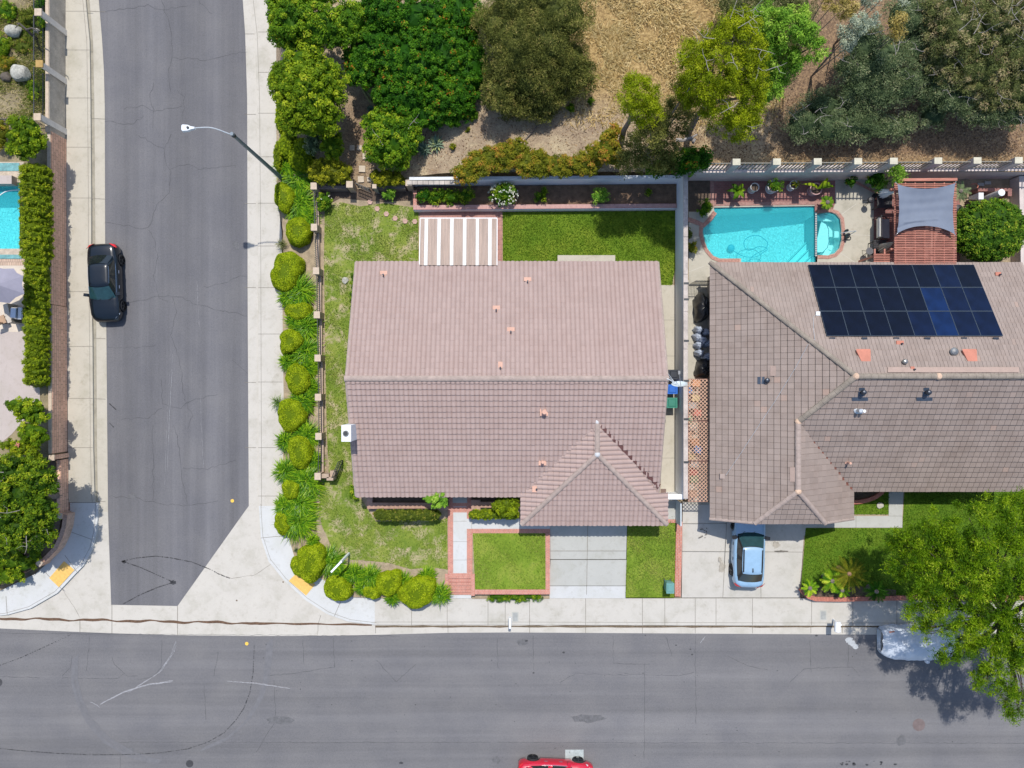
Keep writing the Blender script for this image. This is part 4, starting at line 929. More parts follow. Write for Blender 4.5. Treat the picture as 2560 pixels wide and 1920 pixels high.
m.prism([(xw, y0w), (xw+.2, y0w), (xw+.2, y1w), (xw, y1w)], .2, 2.6); m.build('wall_body', M('wall_bluegrey', (.80,.83,.86), .9, .07, .6, 25), t)
for k in range(9):
    ya = y1w-(y1w-y0w)*k/9; yb = y1w-(y1w-y0w)*(k+1)/9+.03
    m = MB(); m.box((xw+.12, (ya+yb)/2, 2.63), (.26, ya-yb, .06)); m.build('cap_slab', M('cap_pinkish', (.50,.44,.40), .9, .25, 2, 20) if k == 0 else bpy.data.materials['cap_pinkish'], t)
for yb in (708, 748, 852, 952, 1048, 1156):
    p = W(1714, yb, 2.7); m = MB(); m.box((xw+.16, p.y, 2.5), (.3, .12, .36)); m.build('bracket', IRON, t)
# low screen south of it
m = MB(); p0, p1 = W(1691,1250,ZP), W(1691,1306,ZP); m.box((p0.x, (p0.y+p1.y)/2, 1.15), (.08, p0.y-p1.y, 1.2)); tag(m.build('low_wall', M('wall_lowblue', (.5,.55,.58), .8, .1), loc=(p0.x, p0.y, ZP)), 'low grey end wall by the brick strip south of the boundary wall', 'wall')
t = thing('side_gate', 'white timber side gate beside the garage corner', 'gate', W(1680,1248,ZP))
m = MB()
ya = W(1680,1242,2.3).y
m.box((9.55, ya, 2.28), (1.2, .3, .06)); m.box((9.55, ya+.0, 1.95), (1.1, .06, .5)); m.build('beam', WHITE, t)
m = MB()
for x in (9.1, 10.0): m.box((x, ya, 1.3), (.1, .1, 1.9))
m.build('post', WHITE, t)
m = MB()
for k in range(6): m.box((9.22+k*.135, ya, 1.2), (.11, .04, 1.3))
m.build('gate_leaf', WHITE, t)
# pink retaining wall with pilasters and pickets
YW = 12.58; XE0 = W(1718,452,ZR).x; XE1 = 36
t = thing('retaining_wall', 'long pink rendered retaining wall behind the swimming pool', 'wall', (XE0, YW, ZR))
def yw(x): return YW+.006*(x-XE0)
m = MB(); xs = np.linspace(XE0, XE1, 24)
m.prism([(x, yw(x)) for x in xs]+[(x, yw(x)+.42) for x in xs[::-1]], 0, 2.02); m.build('wall_body', PINKWALL, t)
PIL = []
tops = [(1733,409),(1841,411),(1942,410),(2044,408),(2145,407),(2234,406),(2345,405),(2443,404),(2546,402),(2650,401),(2760,400)]
words = 'first second third fourth fifth sixth seventh eighth ninth tenth eleventh'.split()
for k, (px, py) in enumerate(tops):
    p = W(px, py, 3.35); PIL.append(p.x)
    m = MB(); w_ = .66 if k == 0 else .42
    m.box((p.x, yw(p.x)+.19, 2.02+.66), (w_, .34, 1.32)); pl_ = m.build('pilaster', PINKWALL, t)
    m = MB(); m.box((p.x, yw(p.x)+.19, 3.36), (w_+.03, .37, .05)); m.build('pilaster_cap', M('cap_pale', (.56,.53,.42), .85, .15, 3) if k == 0 else bpy.data.materials['cap_pale'], pl_)
DKWOOD = M('picket_weathered', (.27,.255,.22), .85, .25, 4, 30)
for k in range(len(PIL)-1):
    a, b = PIL[k]+.22, PIL[k+1]-.22
    if k == 0: a = PIL[0]+.34
    o = thing('picket_fence', '%s bay from the left of weathered pickets on the pink retaining wall' % words[k], 'fence', (a, yw(a)+.2, 2.02), 0, 'picket bays on the retaining wall')
    m = MB(); n = int((b-a)/.21)
    for j in range(n): m.box((a+(j+.5)*(b-a)/n, yw(a)+.16, 2.65), (.07, .03, 1.15))
    m.build('picket', DKWOOD, o)
    for z_ in (2.15, 3.12): m = MB(); m.box(((a+b)/2, yw(a)+.20, z_), (b-a, .05, .07)); m.build('rail', DKWOOD, o)
# iron fence with posts along the west side of the corner lot
posts = [(784,465),(785,568),(790,677),(792,787),(794,895),(795,993),(796,1091),(794,1191)]
PX = []
for k, (px, py) in enumerate(posts):
    p = W(px, py, 1.62); PX.append(p)
    o = thing('fence_post', '%s square tan block post from the north in the west garden fence' % words[k], 'post', (p.x, p.y, .5), 0, 'block posts of the west garden fence')
    m = MB(); m.box((p.x, p.y, 1.0), (.34, .38, 1.2)); m.build('shaft', POSTBR, o)
    m = MB(); m.box((p.x, p.y, 1.6), (.37, .41, .06)); m.build('cap', STONECAP, o)
for k in range(7):
    a, b = PX[k], PX[k+1]
    o = thing('iron_fence', '%s black iron fence panel from the north along the west garden' % words[k], 'fence', (a.x, a.y, ZP), 0, 'iron fence panels along the west garden')
    m = MB(); m.prism([(a.x-.08, b.y+.19), (a.x+.10, b.y+.19), (a.x+.10, a.y-.19), (a.x-.08, a.y-.19)], .2, .86); m.build('base_wall', POSTBR, o)
    m = MB(); n = int((a.y-b.y-.38)/.125)
    for z_ in (.98, 1.5): m.bar((a.x, a.y-.19, z_), (b.x, b.y+.19, z_), .035, .035)
    for j in range(1, n):
        y_ = a.y-.19-(a.y-b.y-.38)*j/n; m.bar((a.x, y_, .9), (a.x, y_, 1.52), .018, .018)
    m.build('railing', IRON, o)
# open iron gate and its short wall at the south end
o = thing('garden_wall', 'short stepped tan block wall holding the open garden gate', 'wall', W(815,1195,ZP))
m = MB(); a = W(800,1190,1.35); b = W(818,1190,1.35); m.box(((a.x+b.x)/2, a.y, .95), (b.x-a.x+.2, .24, .85)); m.build('wall_body', POSTBR, o)
m = MB(); c = W(825,1197,1.35); m.box((c.x, c.y, .95), (.40, .2, .85)); m.box((c.x+.1, c.y+.25, .85), (.3, .4, .6)); m.build('pier', POSTBR, o)
def ironleaf(o, a, b, z0, z1, n, extra=True):
    m = MB(); a = Vector(a); b = Vector(b)
    for z_ in (z0, z1, (z0+z1)/2): m.bar((a.x, a.y, z_), (b.x, b.y, z_), .04, .04)
    for j in range(n+1):
        q = a.lerp(b, j/n); m.bar((q.x, q.y, z0), (q.x, q.y, z1), .025 if 0 < j < n else .05, .025 if 0 < j < n else .05)
    m.build('gate_leaf', IRON, o)
a = W(843,1187,ZP); b = W(858,1150,ZP)
o = thing('iron_gate', 'black iron garden gate standing open over the lawn', 'gate', a); ironleaf(o, a, b, ZP+.1, ZP+1.25, 8)
o['label'] = 'black iron garden gate standing open over the west lawn'
# north wall pieces with hedges on top
for k, (x0, x1, lab) in enumerate([(796,868,'low brown block wall under the juniper, north west corner of the garden'),(944,1014,'low brown block wall under the golden clipped shrub east of the iron gate')]):
    a = W(x0, 470, 1.1); b = W(x1, 468, 1.1); m = MB(); m.box(((a.x+b.x)/2, a.y+.02, .8), (b.x-a.x, .2, .75)); tag(m.build('garden_wall', M('block_brown', (.20,.16,.14), .9, .2) if k == 0 else bpy.data.materials['block_brown'], loc=(a.x, a.y, ZP)), lab, 'wall')
for k, (px, py, lab) in enumerate([(874,461,'square pinkish gate post west of the small garden gate'),(936,466,'dark narrow gate post east of the small garden gate'),(1022,457,'square pinkish block post where the white garden wall begins')]):
    p = W(px, py, 1.75); o = thing('gate_post', lab, 'post', (p.x, p.y, ZP)); m = MB(); w_ = .36 if k != 1 else .22
    m.box((p.x, p.y, 1.1), (w_, w_, 1.25)); m.build('shaft', POSTBR if k != 1 else DKWOOD, o); m = MB(); m.box((p.x, p.y, 1.75), (w_+.03, w_+.03, .06)); m.build('cap', STONECAP, o)
a = W(889,462,1.6); b = W(922,459,1.6); o = thing('iron_gate', 'small black iron gate in the north garden wall', 'gate', (a.x, a.y, ZP)); ironleaf(o, (a.x, a.y+.1, 0), (b.x, b.y-.3, 0), ZP+.15, 1.6, 8)
# west retaining brick wall, cap and pilasters
t = thing('retaining_wall', 'long brown brick retaining wall along the west pavement', 'wall', W(165,700,ZS))
xb = lambda py: W(165.5 if py < 700 else 168, py, ZS).x
def bw(py0, py1, x_, zt, mat, capw=.16, capm=None):
    a = W(0, py0, zt).y; b = W(0, py1, zt).y
    m = MB(); m.prism([(x_-.22, b), (x_, b), (x_, a), (x_-.22, a)], 0, zt); bd = m.build('wall_body', mat, t)
    m = MB(); m.prism([(x_-.22-.0, b), (x_-.02, b), (x_-.02, a), (x_-.22, a)], zt, zt+.05); m.build('cap', capm or STONECAP, t)
X_ = W(166.5, 640, ZS).x
bw(328, 760, X_, 1.55, BRKWALL); bw(762, 1134, X_+.04, 1.5, BRKWALL); bw(1150, 1286, X_+.12, .85, BRKWALL, capm=BRKWALL)
bw(-200, 330, X_-.06, 1.62, BLOCK)
# the curved end
cpts = WP([(164,1286),(160,1318),(151,1345),(139,1370),(120,1390),(100,1409)], .85)
tt = wall_line(cpts, .26, 0, .85, M('brick_brown_plain', (.62,.41,.30), .9, .25, 5, 30), 'retaining_wall', 'curved low brick wall around the west corner garden', capmat=M('brick_brown_cap', (.45,.29,.22), .9, .25, 7, 30), capz=.03)
for px, py, zt, lab in [(130,1144,1.62,'brick pilaster where the west retaining wall steps down'),(149,1290,1.0,'brick pilaster at the start of the curved low wall'),(99,1408,1.0,'brick end pilaster of the curved low wall')]:
    p = W(px, py, zt); o = thing('pilaster', lab, 'pilaster', (p.x, p.y, ZS)); m = MB(); wx_ = .9 if py == 1290 else .3
    if py == 1144: m.box(((p.x+X_)/2+.05, p.y, zt/2), (X_-p.x+.25, .26, zt))
    else: m.box((p.x, p.y, zt/2), (.3, .32, zt), R(-35) if py == 1408 else 0)
    m.build('shaft', BRKWALL if py == 1144 else M('brick_pil', (.52,.34,.25), .9, .25, 5, 30), o)
    m = MB(); m.box((p.x, p.y, zt+.02), (.34, .34, .05), R(-35) if py == 1408 else 0); m.build('cap', STONECAP, o)
PILA = M('pilaster_grey', (.72,.67,.60), .85, .12, 4, 30)
for k, (px, py, cm) in enumerate([(95,30,STONECAP),(98,159,M('cap_ochre', (.42,.27,.09), .85, .15)),(93,292,STONECAP)]):
    p = W(px, py, 2.55); o = thing('pilaster', ['tall grey pilaster at the top of the west fence','tall grey pilaster with ochre cap in the west fence','tall grey pilaster at the corner above the clipped round shrub'][k], 'pilaster', (p.x, p.y, ZS))
    m = MB(); m.box(((p.x+X_)/2+.02, p.y, 1.24), (X_-p.x+.02, .36, 2.5)); m.build('shaft', PILA, o)
    for z_ in np.arange(.3, 2.4, .2):
        pass
    m = MB(); m.box((p.x, p.y, 2.52), (.42, .42, .08)); m.build('cap', cm, o)
ys_ = [-120,30,159,292]
for k in range(3):
    a = W(97, ys_[k], 2.45); b = W(97, ys_[k+1], 2.45); xf = X_-.42
    o = thing('iron_fence', ['uppermost iron fence panel','middle iron fence panel','lower iron fence panel'][k]+' above the grey block wall at the west', 'fence', (xf, a.y, ZL), 0, 'iron fence panels of the west garden')
    m = MB()
    for z_ in (1.66, 2.45): m.bar((xf, a.y-.2, z_), (xf, b.y+.2, z_), .045, .045)
    n = int((a.y-b.y)/.13)
    for j in range(n):
        y_ = a.y-.2-(a.y-b.y-.4)*j/n; m.bar((xf, y_, 1.6), (xf, y_, 2.45), .02, .02)
    m.build('railing', IRON, o)
a = W(-60,297,2.4); b = W(84,299,2.4); o = thing('iron_fence', 'iron fence running west behind the clipped round shrub', 'fence', (b.x, b.y, ZL))
m = MB()
for z_ in (1.7, 2.4): m.bar((a.x, a.y, z_), (b.x, b.y, z_), .045, .045)
for j in range(32): q = a.lerp(b, j/31); m.bar((q.x, q.y, ZL), (q.x, q.y, 2.4), .02, .02)
m.build('railing', IRON, o)
# ---------------------------------------------------------------- pools
PLASTER = None
def plaster(name, c, b_=.5):
    m, nt, b = newmat(name)
    n = noise(nt, 3.2, 3, .5, (1, 1.5, 1), dist=1.2); n2 = noise(nt, 7, 3, .6, (1.4, .8, 1), dist=1.0)
    nt.links.new(ramp(nt, n, [(.3, tuple(x*.94 for x in c)), (.7, tuple(min(1, x*1.04) for x in c))]), b.inputs['Base Color']); b.inputs['Roughness'].default_value = .7
    bump(nt, b, n2, b_, .22); return m
PL1 = plaster('pool_plaster', (.82, .98, .99), 1.0); WAT = water('pool_water', (.44, .96, .985)); TILED = M('waterline_tile', (.03, .12, .17), .3, .3, 8, 40); WATS = water('spa_water', (.66, .97, .98), 6, .16); PL2 = plaster('spa_plaster', (.62, .84, .82), .15)
def inset(poly, d):
    n = len(poly); c = Vector((sum(p[0] for p in poly)/n, sum(p[1] for p in poly)/n)); return [tuple(Vector(p)+(c-Vector(p)).normalized()*d) for p in poly]
def pool(poly, zt, zw, floor, label, name='swimming_pool', pm=None, wm=None, cop=None):
    P = WP(poly, zt); c = (sum(p[0] for p in P)/len(P), sum(p[1] for p in P)/len(P), zt)
    t = thing(name, label, 'swimming pool' if name == 'swimming_pool' else 'spa', c); n = len(P)
    m = MB()
    ff = floor if callable(floor) else (lambda x, y: floor)
    m.prism(P, None, ff)
    vs = [(x, y, zw-.10) for x, y in P]+[(x, y, ff(x, y)) for x, y in P]; m.add(vs, [(i, n+i, n+(i+1) % n, (i+1) % n) for i in range(n)])
    m.build('basin', pm or PL1, t)
    m = MB(); vs = [(x, y, zt) for x, y in P]+[(x, y, zw-.10) for x, y in P]; m.add(vs, [(i, n+i, n+(i+1) % n, (i+1) % n) for i in range(n)]); m.build('waterline_tile', TILED, t)
    m = MB(); m.prism(P, None, zw); m.build('water', wm or WAT, t)
    return t
fl = lambda x, y: -1.05-.95*min(1, max(0, (17.5-x)/5.0))
pe = pool(POOL_E, ZR+.02, ZR-.12, fl, 'turquoise swimming pool with rounded west end behind the east house')
m = MB()
for k, (a, b, zz) in enumerate([((1968,655),(2023,598),-.75),((1990,655),(2028,617),-.45),((2012,655),(2031,637),-.15)]):
    A_ = W(*a, zz); B_ = W(*b, zz); c1 = W(2038, b[1], zz); c2 = W(2038, 690, zz); c3 = W(a[0]-12, 690, zz)
    m.prism([(A_.x, A_.y), (c3.x, c3.y), (c2.x, c2.y), (c1.x, c1.y), (B_.x, B_.y)], -1.5, zz)
    m.strip([(A_.x+.03, A_.y-.03), (B_.x+.03, B_.y-.03)], .05, zz+.005, 1)
m.build('pool_step', [PL2, TILED], pe)
sp = pool(SPA, ZR+.02, ZR-.06, -.55, 'small spa basin with rounded corners joined to the east pool', 'spa', PL2, WATS)
m = MB()
outer = WP([(p[0]+(.5 if p[0] > 2060 else 0), p[1]) for p in SPA], ZR); inn = WP([(2042,548),(2062,548),(2075,555),(2081,568),(2082,600),(2078,615),(2066,627),(2042,628)], ZR)
m.prism(inset(WP(SPA, ZR), .02), -.5, -.12, [inn]); m.strip(inn, .035, -.11, 1); m.build('bench', [PL2, TILED], sp)
p = W(2094, 588, -.1); m = MB(); m.box((p.x-.1, p.y, .0), (.42, .4, .25)); m.build('spa_step', PL2, sp)
m = MB(); m.prism(WP([(2037,517),(2043,517),(2043,640),(2037,640)], ZR), -1.2, ZR+.0); sw = m.build('dividing_wall', TILED, sp)
m = MB()
for k in range(19):
    p = W(2040, 536+k*5.7, ZR); m.lathe((p.x, p.y, ZR), [(.06, .0), (.06, .012), (.05, .016)], 8)
m.build('decor_tile', M('decor_tile', (.42,.40,.38), .6, .1), sw)
# patio with pool opening
SP_HOLE = SPA; 
m = MB(); ph = [(1785,519),(2037,515),(2043,517),(2043,531)]+SPA[1:-1]+[(2043,638),(2043,650),(2042,702),(1870,702),(1853,656),(1853,646),(1800,646),(1783,639),(1769,622),(1761,600),(1757,578),(1762,560),(1775,548),(1786,535)]
m.prism(WP([(1722,530),(1778,528),(1778,505),(1775,451),(2250,448),(2250,710),(1722,710)], ZR+.01), None, ZR+.010, [WP(ph, ZR)])
def jline(pts, mi=1): m.strip(WP(pts, ZR), .035, ZR+.016, mi)
for a in [[(2104,536),(2140,510)],[(2109,586),(2180,589)],[(2098,630),(2150,665)],[(1722,598),(1757,592)],[(1730,640),(1770,622)],[(2080,652),(2085,670)],[(1722,680),(1760,665)]]: jline(a)
paved('patio', m, [CONCPATIO, M('joint_pale', (.52,.49,.43), .9, .1)], W(1800,680,ZR))
m = MB(); m.prism(WP([(2105,560),(2250,560),(2250,650),(2184,650),(2184,545),(2190,500),(2250,470),(2250,560)][2:7], ZR+.02), None, ZR+.022)
m = MB(); m.prism(WP([(1775,453),(2088,451),(2088,508),(2080,531),(2037,531),(2037,509),(1786,512),(1783,518),(1775,508)], ZR+.02), None, ZR+.022)
m.prism(WP([(1784,506),(2060,503),(2060,508),(2037,512),(1786,515)], ZR+.02), None, ZR+.03, mi=1)
m.prism(WP([(1775,453),(1785,453),(1785,520),(1776,508)], ZR), None, ZR+.034, mi=1)
paved('brick_terrace', m, [BRKDK_V, M('brick_edge_row', (.36,.20,.17), .85, .3, 9, 30)], W(1930,480,ZR))
m = MB(); m.prism(WP([(2186,486),(2400,486),(2400,660),(2184,660),(2184,545)], ZR+.02), None, ZR+.024); paved('brick_terrace', m, [BRKDK_V], W(2250,560,ZR))
def coping(line, w, name='coping', label='brick coping'):
    return curb(line, w, .1, ZR+.045, name, label, M('coping_brick', (.46,.25,.20), .85, .28, 9, 30) if 'coping_brick' not in bpy.data.materials else bpy.data.materials['coping_brick'])
coping([(1753,564),(1752,585),(1757,605),(1766,626),(1781,644),(1800,652),(1850,651)], .2, 'pool_coping', 'curved red brick coping around the west end of the east pool')
coping([(2044,529),(2076,525),(2094,531),(2106,546),(2109,575),(2109,602),(2103,624),(2089,638),(2071,643),(2044,642)], .2, 'pool_coping', 'curved red brick coping around the spa')
coping([(1720,548),(1740,555),(1760,563),(1775,548),(1788,530)], .28, 'bed_edging', 'angled brick edge of the corner bed beside the east pool')
coping([(2140,455),(2165,468),(2195,484)], .15, 'bed_edging', 'slanting brick bed edge below the yellow green shrub')
# vacuum hose on the pool floor
m = MB(); hp = [(1831,625),(1845,634),(1860,641),(1880,643),(1895,640),(1908,631),(1918,624),(1912,618),(1895,617),(1880,624),(1868,625),(1860,614),(1862,600),(1875,591),(1895,589),(1910,597),(1919,608),(1914,622),(1895,632),(1880,642),(1873,656),(1870,675)]
from mathutils import geometry as geo
def smooth_pts(pts, k=5):
    out = []
    for i in range(len(pts)-1):
        p0, p1, p2, p3 = [Vector(pts[max(0, min(len(pts)-1, j))]) for j in (i-1, i, i+1, i+2)]
        for s in range(k):
            t = s/k; out.append(.5*((2*p1)+(-p0+p2)*t+(2*p0-5*p1+4*p2-p3)*t*t+(-p0+3*p1-3*p2+p3)*t*t*t))
    out.append(Vector(pts[-1])); return out
m.tube(smooth_pts([tuple(W(a, b, -.35)) for a, b in hp]), .024, 6); tag(m.build('vacuum_hose', M('hose_blue', (.02,.25,.38), .5, .1), loc=W(1870,620,-.3)), 'looped blue vacuum hose floating in the east pool', 'hose')
m = MB(); p = W(1828, 620, -1.5); m.lathe((p.x, p.y, -1.6), [(.22, 0), (.24, .1), (.16, .2), (.04, .24)], 14); tag(m.build('pool_cleaner', M('cleaner_blue', (.05,.35,.5), .4, .1), loc=p), 'blurry blue robot cleaner on the pool floor at the end of the hose', 'pool cleaner')
# handrail with black cover
o = thing('pool_handrail', 'steel pool handrail with black covers beside the spa', 'handrail', W(2115,588,ZR)); m = MB()
m.tube([tuple(W(2100,583,.9)), tuple(W(2118,580,1.2)), tuple(W(2140,577,1.15))], .025); m.tube([tuple(W(2118,590,.6)), tuple(W(2140,578,1.2))], .025); m.build('rail', ALU, o)
m = MB()
for px, py, r in [(2118,576,.09),(2121,587,.12),(2120,592,.1)]: p = W(px, py, .8); m.lathe((p.x, p.y, .5), [(r*.6, 0), (r, .15), (r*.9, .35), (r*.3, .42)], 10)
m.build('cover', IRON, o); m = MB(); m.tube(smooth_pts([tuple(W(a, b, ZR+.04)) for a, b in [(2103,588),(2118,590),(2126,592),(2126,599),(2115,600),(2104,597)]]), .02, 6); m.build('hose', IRON, o)
# west pool
pw_ = pool(POOL_W, ZL+.02, ZL-.12, ZL-1.4, 'turquoise swimming pool cut by the left edge of the picture')
m = MB(); m.prism(WP([(-70,405),(60,405),(60,456),(-70,456)], ZL), None, ZL+.03); m.prism(WP([(-70,622),(60,622),(60,640),(-70,640)], ZL), None, ZL+.03)
paved('pool_deck', m, [M('deck_stone', (.50,.42,.33), .9, .25, 3, 20)], W(20,420,ZL))
m = MB(); m.prism(WP([(-70,408),(50,408),(50,428),(-70,428)], ZL), ZL-.1, ZL+.06); tag(m.build('water_trough', M('teal_tile', (.16,.36,.37), .4, .3, 5, 30), loc=W(20,418,ZL)), 'narrow teal tiled basin at the head of the west pool', 'basin')
m = MB(); m.prism(WP([(-70,637),(56,637),(56,647),(-70,647)], ZL), ZL-.1, ZL+.06); tag(m.build('water_trough', bpy.data.materials['teal_tile'], loc=W(20,642,ZL)), 'narrow teal strip between the west pool and the cream brick row', 'basin')
m = MB(); p = W(8,449,ZL+.5); m.box((p.x-.6, p.y, ZL+.25), (2.2, .5, .5)); m.build('x', CONCPINK); o = bpy.data.objects['x']; o.name = 'stone_bench'; tag(o, 'flat grey stone block at the north end of the west pool', 'bench')
m = MB(); m.prism(WP([(-70,647),(62,647),(62,664),(-70,664)], ZL), None, ZL+.02); paved('brick_terrace', m, [brick('deck_brick_cream', (.56,.42,.32), (.50,.37,.28), (.26,.18,.14), .11, .5)], W(20,655,ZL))
m = MB(); m.prism(WP([(-400,664),(66,664),(66,830),(-400,830)], ZL), None, ZL+.015); paved('patio', m, [M('patio_cream', (.60,.52,.43), .9, .1, 1.5, 25)], W(20,700,ZL))
m = MB(); m.prism(WP([(-400,830),(68,830),(100,975),(100,1010),(60,1050),(30,1085),(0,1110),(-400,1150)], ZL), None, ZL+.012); paved('patio', m, [CONCPINK], W(20,900,ZL))
m = MB(); m.tube(smooth_pts([tuple(W(a, b, ZL-.1)) for a, b in [(-5,492),(12,480),(30,476),(46,475)]]), .03, 6); tag(m.build('pool_hose', WHITE, loc=W(20,480,ZL)), 'white hose curving over the water of the west pool', 'hose')
# ---------------------------------------------------------------- street lamp
b0 = W(580,335,8.0); t = thing('street_lamp', 'tall grey street lamp arching over the side street', 'street lamp', (b0.x-.02, b0.y, .25))
m = MB(); m.lathe((b0.x, b0.y, .2), [(.2, 0), (.2, .1), (.13, .14), (.125, 1), (.085, 7.8), (.09, 7.85)], 12); m.build('pole', STEELGR, t)
m = MB(); hd = W(476,320,8.45); pts = smooth_pts([(b0.x+.02, b0.y, 7.75), (b0.x-.15, b0.y+.02, 7.95), (b0.x-.9, b0.y+.2, 8.3), (hd.x+.25, hd.y, 8.45)]); m.tube(pts, .032, 8); m.build('arm', ALU, t)
m = MB(); m.box((hd.x-.15, hd.y, 8.43), (.62, .3, .14), R(4), ry=0); m.add([], []); m.lathe((hd.x-.2, hd.y, 8.3), [(.10, 0), (.16, .08), (.10, .16)], 12); 
vs = []; outl = [(.25,.05),(.05,.09),(-.12,.17),(-.40,.19),(-.46,.12),(-.46,-.12),(-.40,-.19),(-.12,-.17),(.05,-.09),(.25,-.05)]
m = MB(); n = len(outl); m.add([(hd.x+a, hd.y+b, 8.36) for a, b in outl]+[(hd.x+a*.92-.01, hd.y+b*.85, 8.5) for a, b in outl], [tuple(range(n-1, -1, -1)), tuple(range(n, 2*n))]+[(i, (i+1) % n, n+(i+1) % n, n+i) for i in range(n)]); m.build('lamp_head', M('lamp_white', (.66,.70,.74), .4, .04), t)
m = MB(); m.lathe((hd.x-.10, hd.y, 8.5), [(.06, 0), (.06, .05), (.04, .07)], 10); m.build('photocell', IRON, t)
m = MB(); m.lathe((b0.x, b0.y, 7.72), [(.11, 0), (.11, .16), (.06, .2)], 12); m.build('collar', IRON, t)
# ---------------------------------------------------------------- letterboxes, sign post, bins
def mailbox(px, py, bx, by, s, rz, lab):
    p = W(px, py, 1.22); b = W(bx, by, ZS); o = thing('mailbox', lab, 'mailbox', (b.x, b.y, ZS))
    m = MB(); m.box((b.x, b.y, .65), (.09, .09, 1.05)); m.bar((b.x, b.y, 1.02), (p.x, p.y, 1.02), .08, .06); m.build('post', WHITE, o)
    m = MB(); w_, l_ = s; prof = [(-w_/2, 0), (w_/2, 0), (w_/2, .14), (w_*.35, .21), (0, .24), (-w_*.35, .21), (-w_/2, .14)]; n = len(prof)
    rm = Matrix.Rotation(rz, 3, 'Z'); vs = [rm @ Vector((a, l_/2*sg, c)) + Vector((p.x, p.y, 1.03)) for sg in (-1, 1) for a, c in prof]
    m.add(vs, [tuple(range(n)), tuple(range(2*n-1, n-1, -1))]+[(i, n+i, n+(i+1) % n, (i+1) % n) for i in range(n)]); m.build('box', WHITE, o)
    m = MB(); m.box(Vector((p.x, p.y-l_/2-.012, 1.12)), (w_*.9, .02, .17), rz); m.build('door', ALU, o)
mailbox(1275, 1558, 1275, 1549, (.16, .66), 0, 'narrow white mailbox at the kerb in front of the corner house')
mailbox(2096, 1568, 2082, 1548, (.33, .6), R(-1), 'larger white mailbox at the kerb near the fan palms')
o = thing('sign_post', 'white wooden sign post with bare arm in the corner lawn', 'sign post', W(873,1383,ZP)); z_ = ZP
bp = W(873,1383,ZP); m = MB(); m.box((bp.x, bp.y, ZP+1.0), (.11, .11, 2.1)); m.build('post', WHITE, o)
tp = Vector((bp.x, bp.y, ZP+1.9)); e2 = W(828,1430,ZP+1.9); m = MB(); m.bar(tp, e2, .11, .11); m.build('arm', WHITE, o)
def bin_(px, py, z0, h, w, d, mat, lab, lidmat=None, rz=0):
    p = W(px, py, z0+h); o = thing('wheelie_bin', lab, 'bin', (p.x, p.y, z0), rz); m = MB()
    m.box((0, 0, h*.47), (w*.8, d*.8, h*.94), taper=1.22); m.build('body', mat, o, local=True)
    m = MB(); m.box((0, 0, h*.97), (w*1.04, d*1.06, .06)); m.box((0, 0, h*.99+.02), (w*.8, d*.8, .05), taper=.8); m.build('lid', lidmat or mat, o, local=True)
    m = MB(); m.tube([(-w*.4, d*.58, h*.9), (w*.4, d*.58, h*.9)], .02, 6); m.build('handle', mat, o, local=True)
    for sx in (-1, 1):
        m = MB(); m.tube([(sx*w*.36, d*.42, .1), (sx*w*.46, d*.42, .1)], .1, 12); m.build('wheel', IRON, o, local=True)
GRN = M('bin_green', (.08,.22,.18), .45, .08); bin_(1676, 1471, .17, 1.0, .46, .60, M('bin_teal', (.13,.30,.28), .45, .06), 'teal green wheelie bin standing alone on the lawn by the brick strip')
bin_(1684, 936, ZP, 1.05, .55, .6, M('bin_black', (.02,.025,.035), .4, .1), 'black bin behind the satellite dish in the side passage', None, R(90))
bin_(1681, 973, ZP, 1.0, .55, .6, M('bin_blue', (.01,.12,.5), .4, .1), 'blue recycling bin half under the eave by the satellite dish', None, R(90))
bin_(1680, 1007, ZP, 1.0, .6, .62, M('bin_green2', (.03,.20,.14), .4, .1), 'dark green bin in the side passage south of the blue bin', None, R(90))
# ---------------------------------------------------------------- patio cover of the corner house
o = thing('patio_cover', 'corrugated patio cover with white and pinkish stripes behind the corner house', 'patio cover', W(1146,600,ZP))
zc0, zc1 = 2.5, 2.85; px0, px1 = W(1051,0,2.5).x, W(1242,0,2.5).x; ya, yb = W(0,546,2.5).y, W(0,665,2.6).y
COR = M('corrugated_fawn', (.50,.40,.34), .6, .18, 1.2, 20, stretch=(8, .4, 1)); CORW = M('corrugated_white', (.78,.79,.78), .5, .04)
fw = (px1-px0)/191
def cor(m, x0, x1, mi):
    n = max(2, int((x1-x0)/.038)); vs = []
    for i in range(n+1):
        x = x0+(x1-x0)*i/n; h = .022*((i % 2)*2-1) if mi == 0 else .012*((i % 2)*2-1)
        vs += [(x, ya, zc0+h), (x, yb, zc1+h)]
    m.add(vs, [(2*i, 2*i+1, 2*i+3, 2*i+2) for i in range(n)])
strips = [(1062,1070),(1094,1102),(1126,1134),(1158,1166),(1190,1197),(1221,1229)]
cur = 1051; m = MB(); mw = MB()
for a, b in strips:
    cor(m, px0+(cur-1051)*fw, px0+(a-1051)*fw, 0); cor(mw, px0+(a-1051)*fw, px0+(b-1051)*fw, 1); cur = b
cor(m, px0+(cur-1051)*fw, px1, 0); m.build('fawn_sheet', COR, o); mw.build('white_sheet', CORW, o)
m = MB(); m.bar((px0-.02, ya, zc0-.09), (px1+.02, ya, zc0-.09), .1, .14); m.bar((px0, ya, zc0-.1), (px0, yb, zc1-.1), .08, .12); m.bar((px1, ya, zc0-.1), (px1, yb, zc1-.1), .08, .12); m.bar((px0, (ya+yb)/2, 2.57), (px1, (ya+yb)/2, 2.57), .08, .1); m.build('beam', WHITE, o)
for x in (px0+.1, px1-.1): m = MB(); m.box((x, ya, (zc0+ZP)/2-.05), (.1, .1, zc0-ZP-.1)); m.build('post', WHITE, o)
